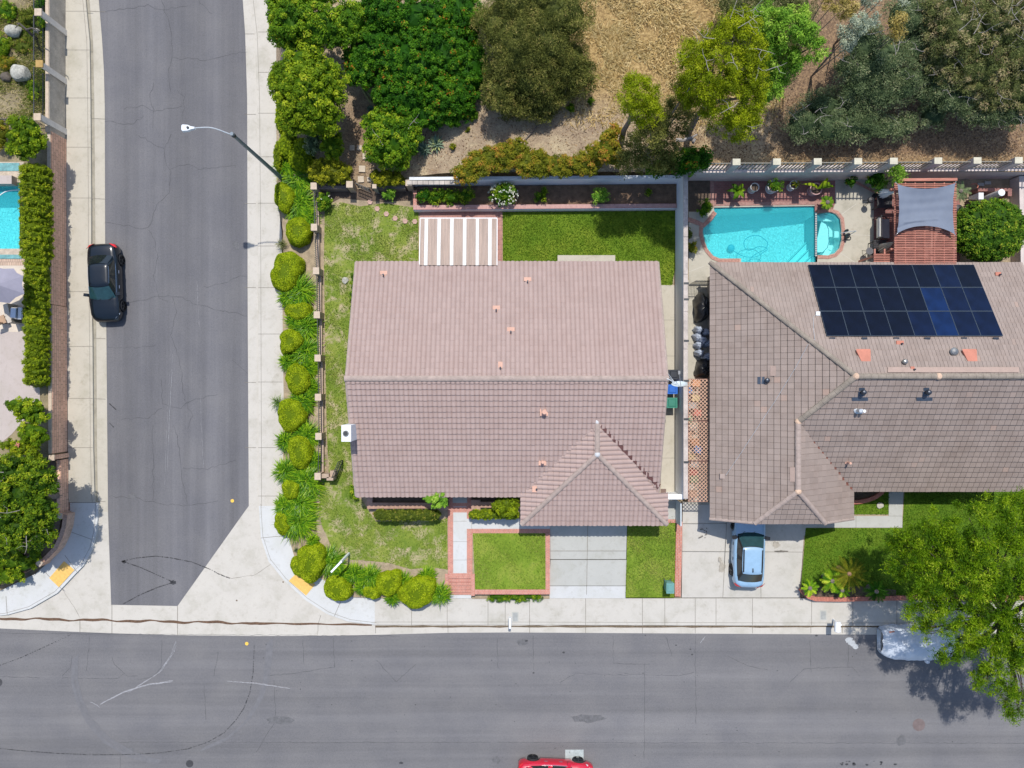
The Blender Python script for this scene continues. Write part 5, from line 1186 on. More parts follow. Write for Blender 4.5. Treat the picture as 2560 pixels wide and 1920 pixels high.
# ---------------------------------------------------------------- red pergola with shade sail
o = thing('pergola', 'red timber slatted pergola behind the solar panel house', 'pergola', W(2312,560,ZR)); ZG = 2.75
gx0, gx1 = W(2235,0,ZG).x, W(2391,0,ZG).x; gy0, gy1 = W(0,458,ZG).y, W(0,672,ZG).y
REDW = M('timber_red', (.42,.15,.11), .8, .22, 2.5, 20, stretch=(.4, 6, 1), tint=(.50,.22,.16)); m = MB()
n = int((gy0-gy1)/.1005)
for k in range(n): m.box(((gx0+gx1)/2, gy0-.05-k*.1005, ZG), (gx1-gx0, .048, .05))
sl = m.build('slat_deck', REDW, o)
for k in range(7): m = MB(); x = gx0+.12+(gx1-gx0-.24)*k/6; m.box((x, (gy0+gy1)/2, ZG-.095), (.06, gy0-gy1+.1, .14)); m.build('rafter', REDW, o)
for y in (gy0-.3, gy1+1.2): m = MB(); m.box(((gx0+gx1)/2, y, ZG-.25), (gx1-gx0+.2, .1, .16)); m.build('beam', REDW, o)
for x in (gx0+.15, gx1-.15):
    for y in (gy0-.3, gy1+1.2): m = MB(); m.box((x, y, (ZG-.3+ZR)/2), (.12, .12, ZG-.3-ZR)); m.build('post', REDW, o)
m = MB(); a = W(2245,450,2.6); b = W(2392,449,2.6); m.bar(a, b, .16, .12); m.build('ledger', REDW, o)
o2 = thing('pergola', 'lower red slatted pergola strip left of the main pergola', 'pergola', W(2208,650,ZR)); m = MB()
qx0, qx1 = W(2184,0,2.3).x, W(2234,0,2.3).x
for k in range(6): m.box(((qx0+qx1)/2+.3*(k > 3)*0, W(0,636+k*4.4,2.3).y, 2.3), (qx1-qx0, .05, .05))
m.build('slat_deck', REDW, o2); m = MB()
for x in (qx0+.1, qx1-.5): m.box((x, W(0,650,2.2).y, 2.2), (.08, 1.3, .12))
m.build('beam', REDW, o2); m = MB(); m.box((qx0+.1, W(0,640,2.2).y, 1.3), (.1, .1, 1.8)); m.build('post', REDW, o2)
# shade sail: hypar-like cloth with folds
zsail = 3.05; S = {k: W(*v, zsail) for k, v in dict(a=(2242,461), b=(2387,458), c=(2386,587), d=(2242,584)).items()}
N1 = 40; gridv = []
def edge(p, q, sag, t): 
    d = q-p; nrm = Vector((-d.y, d.x, 0)).normalized(); return p.lerp(q, t)+nrm*sag*4*t*(1-t)
for i in range(N1+1):
    for j in range(N1+1):
        u, v = i/N1, j/N1
        top = edge(S['a'], S['b'], -.30, u); bot = edge(S['d'], S['c'], .55*(1-.15*math.sin(u*3)), u); lef = edge(S['a'], S['d'], .10, v); rig = edge(S['b'], S['c'], -.14, v)
        P_ = top*(1-v)+bot*v+lef*(1-u)+rig*u-(S['a']*(1-u)*(1-v)+S['b']*u*(1-v)+S['d']*(1-u)*v+S['c']*u*v)
        z_ = zsail+.06-.22*16*u*(1-u)*v*(1-v)+.018*math.sin(v*26+u*3)*math.exp(-((v-.45)/.3)**2)+.06*math.exp(-((v-.80-.05*math.sin(u*5))/.025)**2)*(u < .75)*(u > .1)-.05*math.exp(-((v-.9)/.03)**2)*(u < .5)
        gridv.append((P_.x, P_.y, z_+.012*math.sin(u*31+v*5)))
m = MB(); m.add(gridv, [(i*(N1+1)+j, i*(N1+1)+j+1, (i+1)*(N1+1)+j+1, (i+1)*(N1+1)+j) for i in range(N1) for j in range(N1)])
o = thing('shade_sail', 'blue grey shade sail stretched over the red pergola', 'shade sail', W(2312,520,zsail)); m.build('cloth', M('sail_bluegrey', (.165,.195,.255), .85, .06, 1.5, 60), o, smooth=True)
m = MB()
for k, e in (('a',(2238,455)),('b',(2390,454)),('c',(2389,590)),('d',(2240,588))): m.tube([S[k]+Vector((0, 0, .06)), W(*e, 2.9)], .02, 6)
m.build('rope', ALU, o)
# lattice covers east of the boundary wall
lx0, lx1 = W(1721,0,2.25).x, W(1773,0,2.25).x; LAT = M('lattice_wood', (.60,.38,.27), .8, .2, 3, 20)
for k, (y0, y1) in enumerate([(948,1050),(1054,1151),(1155,1254)]):
    ya_, yb_ = W(0,y0,2.25).y, W(0,y1,2.25).y; o = thing('lattice_panel', ['northern','middle','southern'][k]+' wooden lattice panel roofing the side passage of the east house', 'lattice', ((lx0+lx1)/2, (ya_+yb_)/2, 2.2), 0, 'lattice panels over the side passage')
    m = MB(); w_, h_ = lx1-lx0, ya_-yb_; st = .225
    for sg in (1, -1):
        c = -h_+.05
        while c < w_:
            x0 = max(0, c); x1 = min(w_, c+h_)
            if x1-x0 > .03:
                y_0 = (x0-c); y_1 = (x1-c)
                if sg == -1: y_0, y_1 = h_-y_0, h_-y_1
                m.bar((lx0+x0, yb_+y_0, 2.25+.012*sg), (lx0+x1, yb_+y_1, 2.25+.012*sg), .038, .012)
            c += st
    m.build('lattice', LAT, o); m = MB()
    for a, b in (((lx0, ya_), (lx1, ya_)), ((lx0, yb_), (lx1, yb_)), ((lx0, ya_), (lx0, yb_))): m.bar((*a, 2.21), (*b, 2.21), .05, .06)
    m.build('frame', M('lattice_frame', (.24,.13,.10), .8, .2) if k == 0 else bpy.data.materials['lattice_frame'], o)
# things stored below the lattice
cols = [(.55,.25,.12),(.15,.3,.6),(.6,.5,.25),(.35,.36,.36),(.6,.15,.12),(.2,.35,.2),(.65,.6,.5),(.5,.3,.2)]
kinds = [('storage_crate','orange storage crate','crate'),('storage_crate','blue storage crate','crate'),('cardboard_box','tan cardboard box','box'),('garden_sack','grey garden sack','sack'),('storage_crate','red storage crate','crate'),('watering_can','green plastic tub','tub'),('garden_sack','pale garden sack','sack'),('wood_stack','stack of brown boards','boards')]
spots = ['under the northern lattice panel','under the middle lattice panel','under the southern lattice panel']
for k in range(16):
    y_ = W(0, 958+k*18.5, 1.0).y; x_ = lx0+.25+rng.random()*.7; nm, lb, ct = kinds[k % 8]; sp_ = spots[min(2, k*18//105)]
    m = MB(); m.box((x_, y_, ZR+.3), (.42, .36, .55), rng.uniform(-.4, .4), taper=1.06); m.box((x_, y_, ZR+.6), (.44, .38, .04), rng.uniform(-.1, .1))
    mt = 'stored_%d' % (k % 8)
    tag(m.build(nm.replace('watering_can', 'plastic_tub'), bpy.data.materials.get(mt) or M(mt, cols[k % 8], .7, .2), loc=(x_, y_, ZR)), '%s %s%s' % (lb, sp_, ', nearer its %s end' % ('upper' if k % 16 < 8 else 'lower')), ct)
# bags and covered things in the passage
def lump(name, px, py, z0, rx, ry, h, mat, lab, cat, seed, group=None, amp=.12, n=24):
    p = W(px, py, z0+h*.6); r2 = random.Random(seed); ph = [r2.uniform(0, 6) for _ in range(6)]; vs = []; fs = []; m = MB(); R_ = 12
    for i in range(R_+1):
        el = math.pi/2*i/R_
        for j in range(n):
            a = 2*math.pi*j/n; k = 1+amp*(math.sin(3*a+ph[0]+el*2)+.7*math.sin(5*a+ph[1]-el*3)+.5*math.sin(9*a+ph[2]+el*5))*math.cos(el*.8)
            vs.append((p.x+rx*k*math.cos(a)*math.cos(el)**.6, p.y+ry*k*math.sin(a)*math.cos(el)**.6, z0+h*math.sin(el)*(1+.06*math.sin(7*a+ph[3]))))
    for i in range(R_):
        for j in range(n): fs.append((i*n+j, i*n+(j+1) % n, (i+1)*n+(j+1) % n, (i+1)*n+j))
    m.add(vs, fs); return tag(m.build(name, mat, loc=(p.x, p.y, z0), smooth=True), lab, cat, group)
BLKC = M('cover_black', (.018,.018,.02), .35, .2, 4, 20, .5); lump('covered_barbecue', 1758, 768, ZR, .48, .88, 1.25, BLKC, 'black covered barbecue in the side passage below the iron gate', 'covered barbecue', 4)
lump('black_sack', 1760, 922, ZR, .46, .58, 1.0, BLKC, 'bulging black sack just north of the lattice panels', 'sack', 9)
BAG = M('bag_translucent', (.42,.47,.56), .3, .25, 5, 20, .5)
for k, (a, b, h) in enumerate([(1748,824,.75),(1766,830,.6),(1745,842,.6),(1758,850,.8),(1748,862,.6),(1770,858,.6),(1750,882,.7),(1768,892,.6)]):
    lump('rubbish_bag', a, b, ZR, .27, .25, h, BAG, ['uppermost left pale bag of the heap below the black covered barbecue','uppermost right pale bag of the heap, half under the eave','small left pale bag second from the top of the heap','tallest pale bag in the middle of the heap','left pale bag just below the tallest one of the heap','right pale bag under the eave in the middle of the heap','lowest left pale bag of the heap above the black sack','lowest right pale bag of the heap touching the eave'][k], 'rubbish bag', 20+k, 'heap of translucent rubbish bags', .16)
# iron gate across the east passage
a = W(1722,712,ZR); b = W(1776,712,ZR); o = thing('iron_gate', 'iron gate across the east side passage north of the black cover', 'gate', a); m = MB()
for z_ in (ZR+.1, ZR+1.5): m.bar((a.x, a.y, z_), (b.x, b.y, z_), .04, .04)
for j in range(15): q = a.lerp(b, j/14); m.bar((q.x, q.y, ZR), (q.x, q.y, ZR+1.75), .02, .02)
m.build('gate_leaf', IRON, o)
# ---------------------------------------------------------------- front planters of the corner house
def planter(pts, zt, name, lab, mat, holes=()):
    P = WP(pts, zt); m = MB(); m.prism(P, .3, zt, holes); return tag(m.build(name, mat, loc=(P[0][0], P[0][1], ZP)), lab, 'planter wall')
BRKPL = brick('brick_planter_cap', (.45,.26,.19), (.36,.205,.145), (.45,.34,.28), .075, .5)
planter([(917,1252),(918,1225),(931,1225),(931,1257),(1092,1257),(1092,1256),(1119,1250),(1119,1275),(1093,1276),(1093,1271),(918,1272)], 1.15, 'brick_planter', 'long brown brick planter under the front eave left of the entrance', BRKPL)
planter([(1178,1250),(1201,1250),(1201,1255),(1300,1254),(1300,1269),(1201,1269),(1201,1276),(1178,1276)], 1.15, 'brick_planter', 'brown brick planter right of the entrance under the front eave', BRKPL)
slab('planting_bed', [(931,1225),(1119,1225),(1119,1256),(931,1256)], .95, SOILDK, .3); slab('planting_bed', [(1180,1225),(1300,1225),(1300,1254),(1180,1254)], .95, SOILDK, .3)
# ---------------------------------------------------------------- pots by the pool
POTW = M('pot_white', (.62,.60,.58), .7, .1, 4); POTP = M('pot_pink', (.50,.30,.29), .7, .15, 4); POTS = []
def pot(px, py, r, h, mat, lab):
    p = W(px, py, ZR+h); o = thing('plant_pot', lab, 'pot', (p.x, p.y, ZR)); m = MB(); m.lathe((p.x, p.y, ZR), [(r*.9, .0), (r*.92, .04), (r*.7, .06), (r*.75, .1), (r, h), (r*1.04, h), (r*1.04, h+.03), (r*.9, h+.03), (r*.88, h-.1)], 22); m.build('pot_body', mat, o)
    m = MB(); m.lathe((p.x, p.y, ZR+h-.12), [(r*.9, 0), (r*.9, .05)], 18); m.build('potting_soil', SOILDK, o); return p
pot_pos = [pot(1842,478,.27,.6,POTP,'pink round pot with broad green leaves at the left of the pool terrace'), pot(1887,468,.26,.62,POTW,'empty white pot second from the left on the pool terrace'), pot(1934,466,.36,.55,POTW,'wide white pot holding the round green bush on the pool terrace'), pot(1985,462,.26,.6,POTW,'white pot with a small yellow green tuft on the pool terrace'), pot(2040,472,.36,.55,POTP,'large pink pot with drooping banana leaves near the spa')]
# ---------------------------------------------------------------- terrace furniture on the right
FRB = M('frame_black', (.02,.02,.025), .5, .2); CUSH = M('cushion_white', (.66,.64,.60), .9, .08, 4, 30); CUSG = M('cushion_grey', (.33,.33,.34), .9, .1, 4, 30)
p = W(2208,572,ZR+.5); o = thing('swing_seat', 'black framed garden swing with white and grey cushions beside the pergola', 'swing seat', (p.x, p.y, ZR))
m = MB(); m.box((p.x-.38, p.y, ZR+.75), (.18, 1.15, .5), 0, ry=R(-15)); m.build('back_cushion', CUSH, o); m = MB(); m.box((p.x+.05, p.y, ZR+.5), (.6, 1.15, .12)); m.build('seat_cushion', CUSG, o)
m = MB()
for y_ in (-.66, .66): m.bar((p.x-.5, p.y+y_, ZR+1.2), (p.x+.4, p.y+y_, ZR+.3), .05, .05); m.bar((p.x-.4, p.y+y_, ZR), (p.x-.4, p.y+y_, ZR+1.2), .04, .04); m.bar((p.x+.4, p.y+y_, ZR), (p.x+.4, p.y+y_, ZR+.5), .04, .04)
m.bar((p.x-.5, p.y-.66, ZR+1.2), (p.x-.5, p.y+.66, ZR+1.2), .05, .05); m.build('frame', FRB, o)
def parasol_closed(px, py, qx, qy, z0, z1, mat, lab):
    a = W(px, py, z0); b = W(qx, qy, z1); o = thing('parasol', lab, 'parasol', (a.x, a.y, ZR)); m = MB(); d = (b-a); n = 12; sx = d.normalized().orthogonal().normalized(); sy = d.normalized().cross(sx); vs = []
    for i in range(7):
        t_ = i/6; r = (.30 if i else .26)*(1-t_)+.035
        for j in range(n*2):
            an = math.pi*j/n; rr = r*(1.0 if j % 2 else .62); vs.append(a+d*t_+sx*rr*math.cos(an)+sy*rr*math.sin(an))
    m.add(vs, [(i*24+j, i*24+(j+1) % 24, (i+1)*24+(j+1) % 24, (i+1)*24+j) for i in range(6) for j in range(24)]+[tuple(range(23, -1, -1))]); m.build('cloth', mat, o)
    m = MB(); m.tube([(a.x, a.y, ZR), a, b], .025, 8); m.build('pole', FRB, o); m = MB(); m.lathe((a.x, a.y, ZR), [(.25, 0), (.24, .06), (.05, .1)], 14); m.build('base', FRB, o)
parasol_closed(2206,484,2236,479,1.2,2.5,M('parasol_white', (.70,.72,.76), .9, .06),'folded white parasol at the upper left corner of the pergola')
parasol_closed(2204,622,2234,606,1.3,2.5,M('parasol_fawn', (.42,.36,.30), .9, .08),'folded fawn parasol at the lower left of the pergola')
parasol_closed(2420,512,2446,500,1.3,2.3,M('parasol_brown', (.22,.16,.13), .9, .1),'folded brown parasol right of the pergola by the round bush')
for px, py, r, mt, lab in [(2178,500,.20,FRB,'round black kettle barbecue at the edge of the terrace'),(2176,627,.22,M('table_grey', (.10,.10,.11), .5, .1),'small round grey table beside the fawn parasol')]:
    p = W(px, py, ZR+.8); o = thing('barbecue' if r == .20 else 'side_table', lab, 'barbecue' if r == .20 else 'table', (p.x, p.y, ZR)); m = MB()
    m.lathe((p.x, p.y, ZR+.6), [(.05, -.02), (r*.8, .05), (r, .15), (r*.85, .25), (.03, .3)] if r == .20 else [(r, .1), (r, .13)], 18); m.build('bowl' if r == .20 else 'table_top', mt, o)
    for k in range(3): m = MB(); m.bar((p.x, p.y, ZR+.65), (p.x+.2*math.cos(k*2.1), p.y+.2*math.sin(k*2.1), ZR), .025, .025); m.build('leg', FRB, o)
p = W(2212,503,ZR+.75); o = thing('garden_table', 'dark garden table under the folded white parasol', 'table', (p.x, p.y, ZR)); m = MB(); m.box((p.x, p.y, ZR+.72), (.9, .8, .05)); m.build('table_top', FRB, o)
for sx in (-1, 1):
    for sy in (-1, 1): m = MB(); m.box((p.x+sx*.38, p.y+sy*.33, ZR+.35), (.05, .05, .7)); m.build('leg', FRB, o)
p = W(2200,617,ZR+.75); o = thing('garden_table', 'black slatted garden table under the fawn parasol', 'table', (p.x, p.y, ZR)); m = MB()
for k in range(7): m.box((p.x, p.y-.36+k*.12, ZR+.72), (.75, .09, .04))
m.build('table_top', FRB, o)
for sx in (-1, 1):
    for sy in (-1, 1): m = MB(); m.box((p.x+sx*.33, p.y+sy*.33, ZR+.35), (.05, .05, .7)); m.build('leg', FRB, o)
# brick counter, heater and bits on the right
m = MB(); m.prism(WP([(2445,470),(2530,470),(2530,478),(2445,478)], 1.2), ZR, 1.2); m.prism(WP([(2520,478),(2530,478),(2530,490),(2520,490)], 1.2), ZR, 1.19); tag(m.build('brick_counter', M('brick_counter', (.28,.13,.11), .85, .25, 8, 30), loc=W(2480,474,ZR)), 'low dark brick counter above the round clipped bush', 'counter')
a = W(2478,492,1.0); b = W(2500,483,2.0); o = thing('water_heater', 'white cylinder tank leaning beside the brick counter', 'tank', (a.x, a.y, ZR)); m = MB(); m.tube([(b.x, b.y, ZR), (b.x, b.y, 2.1)], .2, 18); m.build('tank_body', POTW, o); m = MB(); m.lathe((b.x, b.y, 2.1), [(.21, 0), (.2, .05), (.05, .08)], 16); m.build('tank_top', WHITE, o)
p = W(2450,491,1.2); m = MB(); m.box((p.x, p.y, .85), (.3, .4, .9)); tag(m.build('white_cabinet', WHITE, loc=(p.x, p.y, ZR)), 'small white cabinet under the brick counter', 'cabinet')
for px, py, lab in [(2453,461,'flat pale paving slab lying left of its twin above the counter'),(2470,457,'flat pale paving slab lying right of its twin above the counter')]:
    p = W(px, py, ZR+.1); m = MB(); m.box((p.x, p.y, ZR+.05), (.38, .2, .1)); tag(m.build('paving_slab', CONCGREY, loc=(p.x, p.y, ZR)), lab, 'paving slab')
m = MB(); c = [(2428,461),(2438,459),(2445,464),(2443,470)]; m.tube(smooth_pts([tuple(W(a, b, .9)) for a, b in c]), .03, 6); tag(m.build('garden_hose', REDVENT, loc=W(2436,464,.9)), 'curl of red garden hose right of the pergola', 'hose')
m = MB(); m.prism(WP([(2548,440),(2700,440),(2700,452),(2560,452),(2560,700),(2553,700)], 1.2), ZR, 1.2); tag(m.build('garden_wall', PINKWALL, loc=W(2555,500,ZR)), 'low brown wall at the right edge behind the round bush', 'wall')
# west terrace: parasol, barbecue
o = thing('parasol', 'large open lilac grey parasol on the west terrace', 'parasol', W(8,713,ZL)); c = W(6,714,ZL+2.6); m = MB(); vs = [c+Vector((0, 0, .45))]; n = 8
rim = [(34,671),(58,690),(61,734),(24,758),(-18,758),(-50,735),(-48,692),(-12,668)]
zr = c.z-.12; N_ = []
for k, (a, b) in enumerate(rim):
    A1 = W(a, b, zr); a2, b2 = rim[(k+1) % 8]; A2 = W(a2, b2, zr); mid = (A1+A2)/2; mid = mid+(c-mid)*.06; mid.z = zr+.05; N_ += [A1, mid]
vs += N_; m.add(vs, [(0, 1+i, 1+(i+1) % 16) for i in range(16)]); m.build('canopy', M('parasol_lilac', (.26,.25,.31), .9, .08, 2, 40), o)
m = MB(); m.tube([(c.x, c.y, ZL), (c.x, c.y, c.z+.5)], .03, 8); m.build('pole', FRB, o)
p = W(41,783,ZL+.95); o = thing('barbecue', 'stainless steel gas barbecue below the lilac parasol', 'barbecue', (p.x, p.y, ZL), R(-3)); m = MB(); m.box((0, 0, .45), (.62, .72, .9)); m.build('cabinet', FRB, o, local=True)
m = MB(); m.box((-.12, 0, .98), (.38, .7, .16), 0, taper=.8); m.build('hood', M('steel_bright', (.55,.60,.66), .25, .05, 5, 30, 0, .8), o, local=True); m = MB(); m.box((.2, 0, .93), (.22, .7, .06)); m.build('grill_shelf', ALU, o, local=True); m = MB(); m.tube([(.36, -.3, .95), (.36, .3, .95)], .025, 8); m.build('handle', ALU, o, local=True)
m = MB(); P = WP([(8,762),(18,758),(25,785),(30,805),(20,808),(12,785)], ZL+.9); m.prism(P, ZL, ZL+.92); tag(m.build('curved_counter', M('counter_cream', (.50,.44,.37), .8, .1), loc=(P[0][0], P[0][1], ZL)), 'curved cream counter left of the steel barbecue', 'counter')
o = thing('garden_chair', 'tan garden chair partly cut by the left edge of the picture', 'chair', W(3,800,ZL)); p = W(3,800,ZL+.45); m = MB(); m.box((p.x, p.y, ZL+.45), (.5, .5, .06), R(20)); m.build('seat', M('chair_tan', (.42,.28,.18), .8, .1), o); m = MB(); m.box((p.x-.1, p.y-.25, ZL+.7), (.5, .05, .5), R(20)); m.build('backrest', bpy.data.materials['chair_tan'], o)
for sx in (-1, 1):
    for sy in (-1, 1): m = MB(); m.box((p.x+sx*.2, p.y+sy*.2, ZL+.22), (.04, .04, .44)); m.build('leg', FRB, o)
# ---------------------------------------------------------------- cars
TYRE = M('tyre', (.018,.018,.02), .8, .2); RIMD = M('rim_dark', (.06,.065,.075), .35, .15, 5, 30, 0, .7); RIML = M('rim_grey', (.16,.165,.17), .35, .1, 5, 30, 0, .8)
CGLASS = glassy('car_glass', (.012,.016,.018)); CSCREEN = glassy('car_windscreen', (.02,.06,.07)); CHROME = M('chrome', (.7,.72,.75), .15, .03, 5, 30, 0, 1)
TRIM = M('trim_black', (.012,.012,.014), .4, .2); LAMPW = glassy('headlamp', (.55,.6,.65)); LAMPR = glassy('taillamp', (.55,.01,.015), .15)
def lerp_tab(tab, x):
    for a, b in zip(tab, tab[1:]):
        if x <= b[0]:
            t = (x-a[0])/(b[0]-a[0]); t = max(0, t); return [p+(q-p)*t for p, q in zip(a[1:], b[1:])]
    return list(tab[-1][1:])
def smoothmesh(o, n=1):
    md = o.modifiers.new('s', 'SUBSURF'); md.levels = n; md.render_levels = n
def car(label, group, loc, rz, L, Wd, Hh, tab, cab, wheels, bodym, roofm=None, rim=RIMD, suv=False, rear_dark=False, mirror_m=None, chrome=True):
    t = thing('car', label, 'car', loc, rz, group); hw = Wd/2; wr = .345 if not suv else .37
    xs = sorted(set([round(-L/2+L*i/44, 3) for i in range(45)]+[-L/2+.02, L/2-.02]))
    m = MB(); rings = []
    for x in xs:
        w, zt = lerp_tab(tab, x/L); w *= hw; ar = .27
        for xw in wheels:
            dx = abs(x-xw)
            if dx < wr+.09: ar = max(ar, wr+math.sqrt(max(0, (wr+.09)**2-dx**2)))
        sh = min(zt-.06, .80+(.1 if suv else 0))
        half = [(0, .24), (w*.74, .24), (w*.74, max(.25, ar-.02)), (w*.955, ar), (w*.985, max(ar+.01, .45)), (w, max(ar+.03, .62)), (w*.985, max(sh, ar+.05)), (w*.93, max(zt-.035, ar+.06)), (w*.66, zt+.0), (0, zt+.025)]
        full = [(x, y, z) for y, z in half]+[(x, -y, z) for y, z in half[-2:0:-1]]; rings.append(full)
    n = len(rings[0]); vs = [p for r in rings for p in r]
    fs = [(i*n+j, i*n+(j+1) % n, (i+1)*n+(j+1) % n, (i+1)*n+j) for i in range(len(rings)-1) for j in range(n)]+[tuple(range(n-1, -1, -1)), tuple(range((len(rings)-1)*n, len(rings)*n))]
    m.add(vs, fs); b = m.build('body', bodym, t, smooth=True, local=True)
    xf0, xf1, xr1, xr0, wb, wt = cab; zb = lerp_tab(tab, 0)[1]-.04
    def ring(xf, xr, w, z, bow, k=10):
        p = []
        for i in range(k+1): s_ = -1+2*i/k; p.append((xf+bow*(1-s_*s_), -w*s_*-1*-1 if False else w*s_, z+.03*(1-s_*s_)))
        for i in range(1, k): f = i/k; p.append((xf+(xr-xf)*f, w*(1+.03*math.sin(math.pi*f)), z))
        for i in range(k+1): s_ = 1-2*i/k; p.append((xr-bow*.7*(1-s_*s_), w*s_*.94, z+.03*(1-s_*s_)))
        for i in range(1, k): f = i/k; p.append((xr+(xf-xr)*f, -w*(1+.03*math.sin(math.pi*f)), z))
        return p
    r0 = ring(xf0, xr0, wb, zb, .14); r1 = ring(xf1, xr1, wt, Hh-.07, .08); rm_ = [tuple((a+b_)/2+(.0 if i else 0) for i, (a, b_) in enumerate(zip(p, q))) for p, q in zip(r0, r1)]
    n = len(r0); m = MB(); k = 10
    m.add(r0+r1, [])
    def band(m_, lo, hi, idx, off=0):
        c = Vector((0, 0, 0)); vs = []
        for i in idx:
            for r_ in (r0, r1):
                vs.append(Vector(r_[i % n]))
        # interpolate between lo and hi fractions
        out = []
        for i in range(0, len(vs), 2):
            a, b_ = vs[i], vs[i+1]; o_ = Vector((a.x-(xf0+xr0)/2, a.y*1.6, 0)).normalized()*off
            out += [a.lerp(b_, lo)+o_, a.lerp(b_, hi)+o_]
        m_.add(out, [(2*i, 2*i+2, 2*i+3, 2*i+1) for i in range(len(idx)-1)])
    # painted pillars: full loft in body colour, glass slightly proud
    m = MB(); m.add(r0+r1, [(i, (i+1) % n, n+(i+1) % n, n+i) for i in range(n)]); m.build('pillars', bodym if not rear_dark else TRIM, t, local=True, smooth=False)
    def glass(name, idx, mt, lo=.06, hi=.97, off=.012):
        mm = MB(); band(mm, lo, hi, idx, off); return mm.build(name, mt, t, local=True, smooth=True)
    glass('windscreen', range(0, k+1), CSCREEN, .05, .98)
    glass('rear_window', range(2*k, 3*k+1), CGLASS, .05, .98)
    for s0 in (k, 3*k):
        o = glass('side_window', [i for i in range(s0+1, s0+5)], CGLASS); o = glass('side_window', [i for i in range(s0+5, s0+k)], CGLASS)
        if chrome:
            mm = MB(); pts = [Vector(r0[i % n])+Vector((0, .02*(1 if r0[i % n][1] > 0 else -1), .035)) for i in range(s0+1, s0+k)]; pts2 = [Vector(r1[i % n])+Vector((0, .012*(1 if r1[i % n][1] > 0 else -1), -.01)) for i in range(s0+1, s0+k)]
            mm.tube(pts, .012, 5); mm.tube(pts2, .01, 5); mm.build('window_trim', CHROME, t, local=True)
    m = MB(); cxr = (xf1+xr1)/2; rr = [r1]
    lv = [(1.0, 0), (.93, .045), (.7, .07), (.35, .08)]
    vs = []
    for s_, dz in lv:
        for p in r1: vs.append((cxr+(p[0]-cxr)*(1.01 if s_ == 1 else s_), p[1]*(1.01 if s_ == 1 else s_), Hh-.07+dz-(.01 if s_ == 1 else 0)))
    q = len(lv); fs = [(i*n+j, i*n+(j+1) % n, (i+1)*n+(j+1) % n, (i+1)*n+j) for i in range(q-1) for j in range(n)]
    vs.append((cxr, 0, Hh+.012)); fs += [((q-1)*n+j, (q-1)*n+(j+1) % n, q*n) for j in range(n)]
    m.add(vs, fs); m.build('roof', roofm or bodym, t, smooth=True, local=True)
    if rear_dark:
        for sy in (-1, 1): m = MB(); m.bar((xf1-.1, sy*(wt-.04), Hh+.0), (xr1+.1, sy*(wt-.05), Hh-.01), .07, .03); m.build('roof_rail', TRIM, t, local=True)
        m = MB(); m.tube([(xr1+.35, 0, Hh), (xr1+.12, 0, Hh+.05)], [.03, .035], 8); m.build('antenna', TRIM, t, local=True)
    for xw in wheels:
        for sy in (-1, 1):
            m = MB(); prof = [(wr-.09, 0), (wr-.01, .01), (wr, .04), (wr, .17), (wr-.02, .21), (wr-.09, .215)]; vs = []; nn = 28; yo = hw-.215+.0
            for r_, y_ in prof:
                for j in range(nn): a = 2*math.pi*j/nn; vs.append((xw+r_*math.cos(a), sy*(yo+y_), wr+r_*math.sin(a)))
            m.add(vs, [(i*nn+j, i*nn+(j+1) % nn, (i+1)*nn+(j+1) % nn, (i+1)*nn+j) for i in range(len(prof)-1) for j in range(nn)]); w_ = m.build('wheel', TYRE, t, smooth=True, local=True)
            m = MB(); ri = wr-.085
            m.add([(xw+ri*math.cos(2*math.pi*j/nn), sy*(yo+.165), wr+ri*math.sin(2*math.pi*j/nn)) for j in range(nn)], [tuple(range(nn))])
            for s5 in range(5):
                a = 2*math.pi*s5/5+.3
                m.bar((xw, sy*(yo+.20), wr), (xw+ri*math.cos(a), sy*(yo+.20), wr+ri*math.sin(a)), .05, .03, 1)
            m.build('rim', [TRIM, rim], w_, local=True)
    zf = lerp_tab(tab, .47)[1]; wf = lerp_tab(tab, .455)[0]*hw; zr_ = lerp_tab(tab, -.47)[1]; wrr = lerp_tab(tab, -.47)[0]*hw
    for sy in (-1, 1):
        m = MB(); m.add([(L*.485, sy*wf*.66, zf-.07), (L*.44, sy*wf*1.0, zf-.06), (L*.395, sy*hw*.985, zf+.02), (L*.41, sy*hw*.90, zf+.06), (L*.46, sy*wf*.80, zf+.035), (L*.485, sy*wf*.66, zf-.15), (L*.44, sy*wf*1.02, zf-.16)], [(0, 1, 2, 3, 4), (0, 5, 6, 1)]); m.build('headlight', LAMPW, t, local=True)
        m = MB(); m.add([(-L*.502, sy*wrr*.58, zr_-.05), (-L*.485, sy*wrr*.97, zr_-.06), (-L*.44, sy*hw*.985, zr_-.03), (-L*.445, sy*hw*.90, zr_+.02), (-L*.485, sy*wrr*.72, zr_+.015), (-L*.504, sy*wrr*.58, zr_-.17), (-L*.488, sy*wrr*1.0, zr_-.18), (-L*.44, sy*hw*.998, zr_-.12)], [(0, 1, 2, 3, 4), (0, 5, 6, 1), (1, 6, 7, 2)]); m.build('taillight', LAMPR, t, local=True)
        m = MB(); mx = xf0-.22; m.bar((mx, sy*hw*.80, zb+.03), (mx, sy*(hw+.02), zb+.06), .08, .06); m.box((mx, sy*(hw+.045), zb+.08), (.19, .26, .15), sy*.15); m.build('wing_mirror', mirror_m or bodym, t, local=True)
        if chrome or True:
            for dx in (.30, -.62):
                m = MB(); m.bar((dx+.1, sy*(hw+.012), .80), (dx-.1, sy*(hw+.012), .80), .025, .03); m.build('door_handle', CHROME if chrome else TRIM, t, local=True)
    m = MB()
    m.bar((L*.5-.05, -.5*hw, .45), (L*.5-.05, .5*hw, .45), .12, .2); m.build('grille', TRIM, t, local=True)
    m = MB()
    for y_ in (-.25, .35): m.bar((xf0+.16, y_, zb+.05), (xf0-.1, y_+.35, zb+.13), .02, .015)
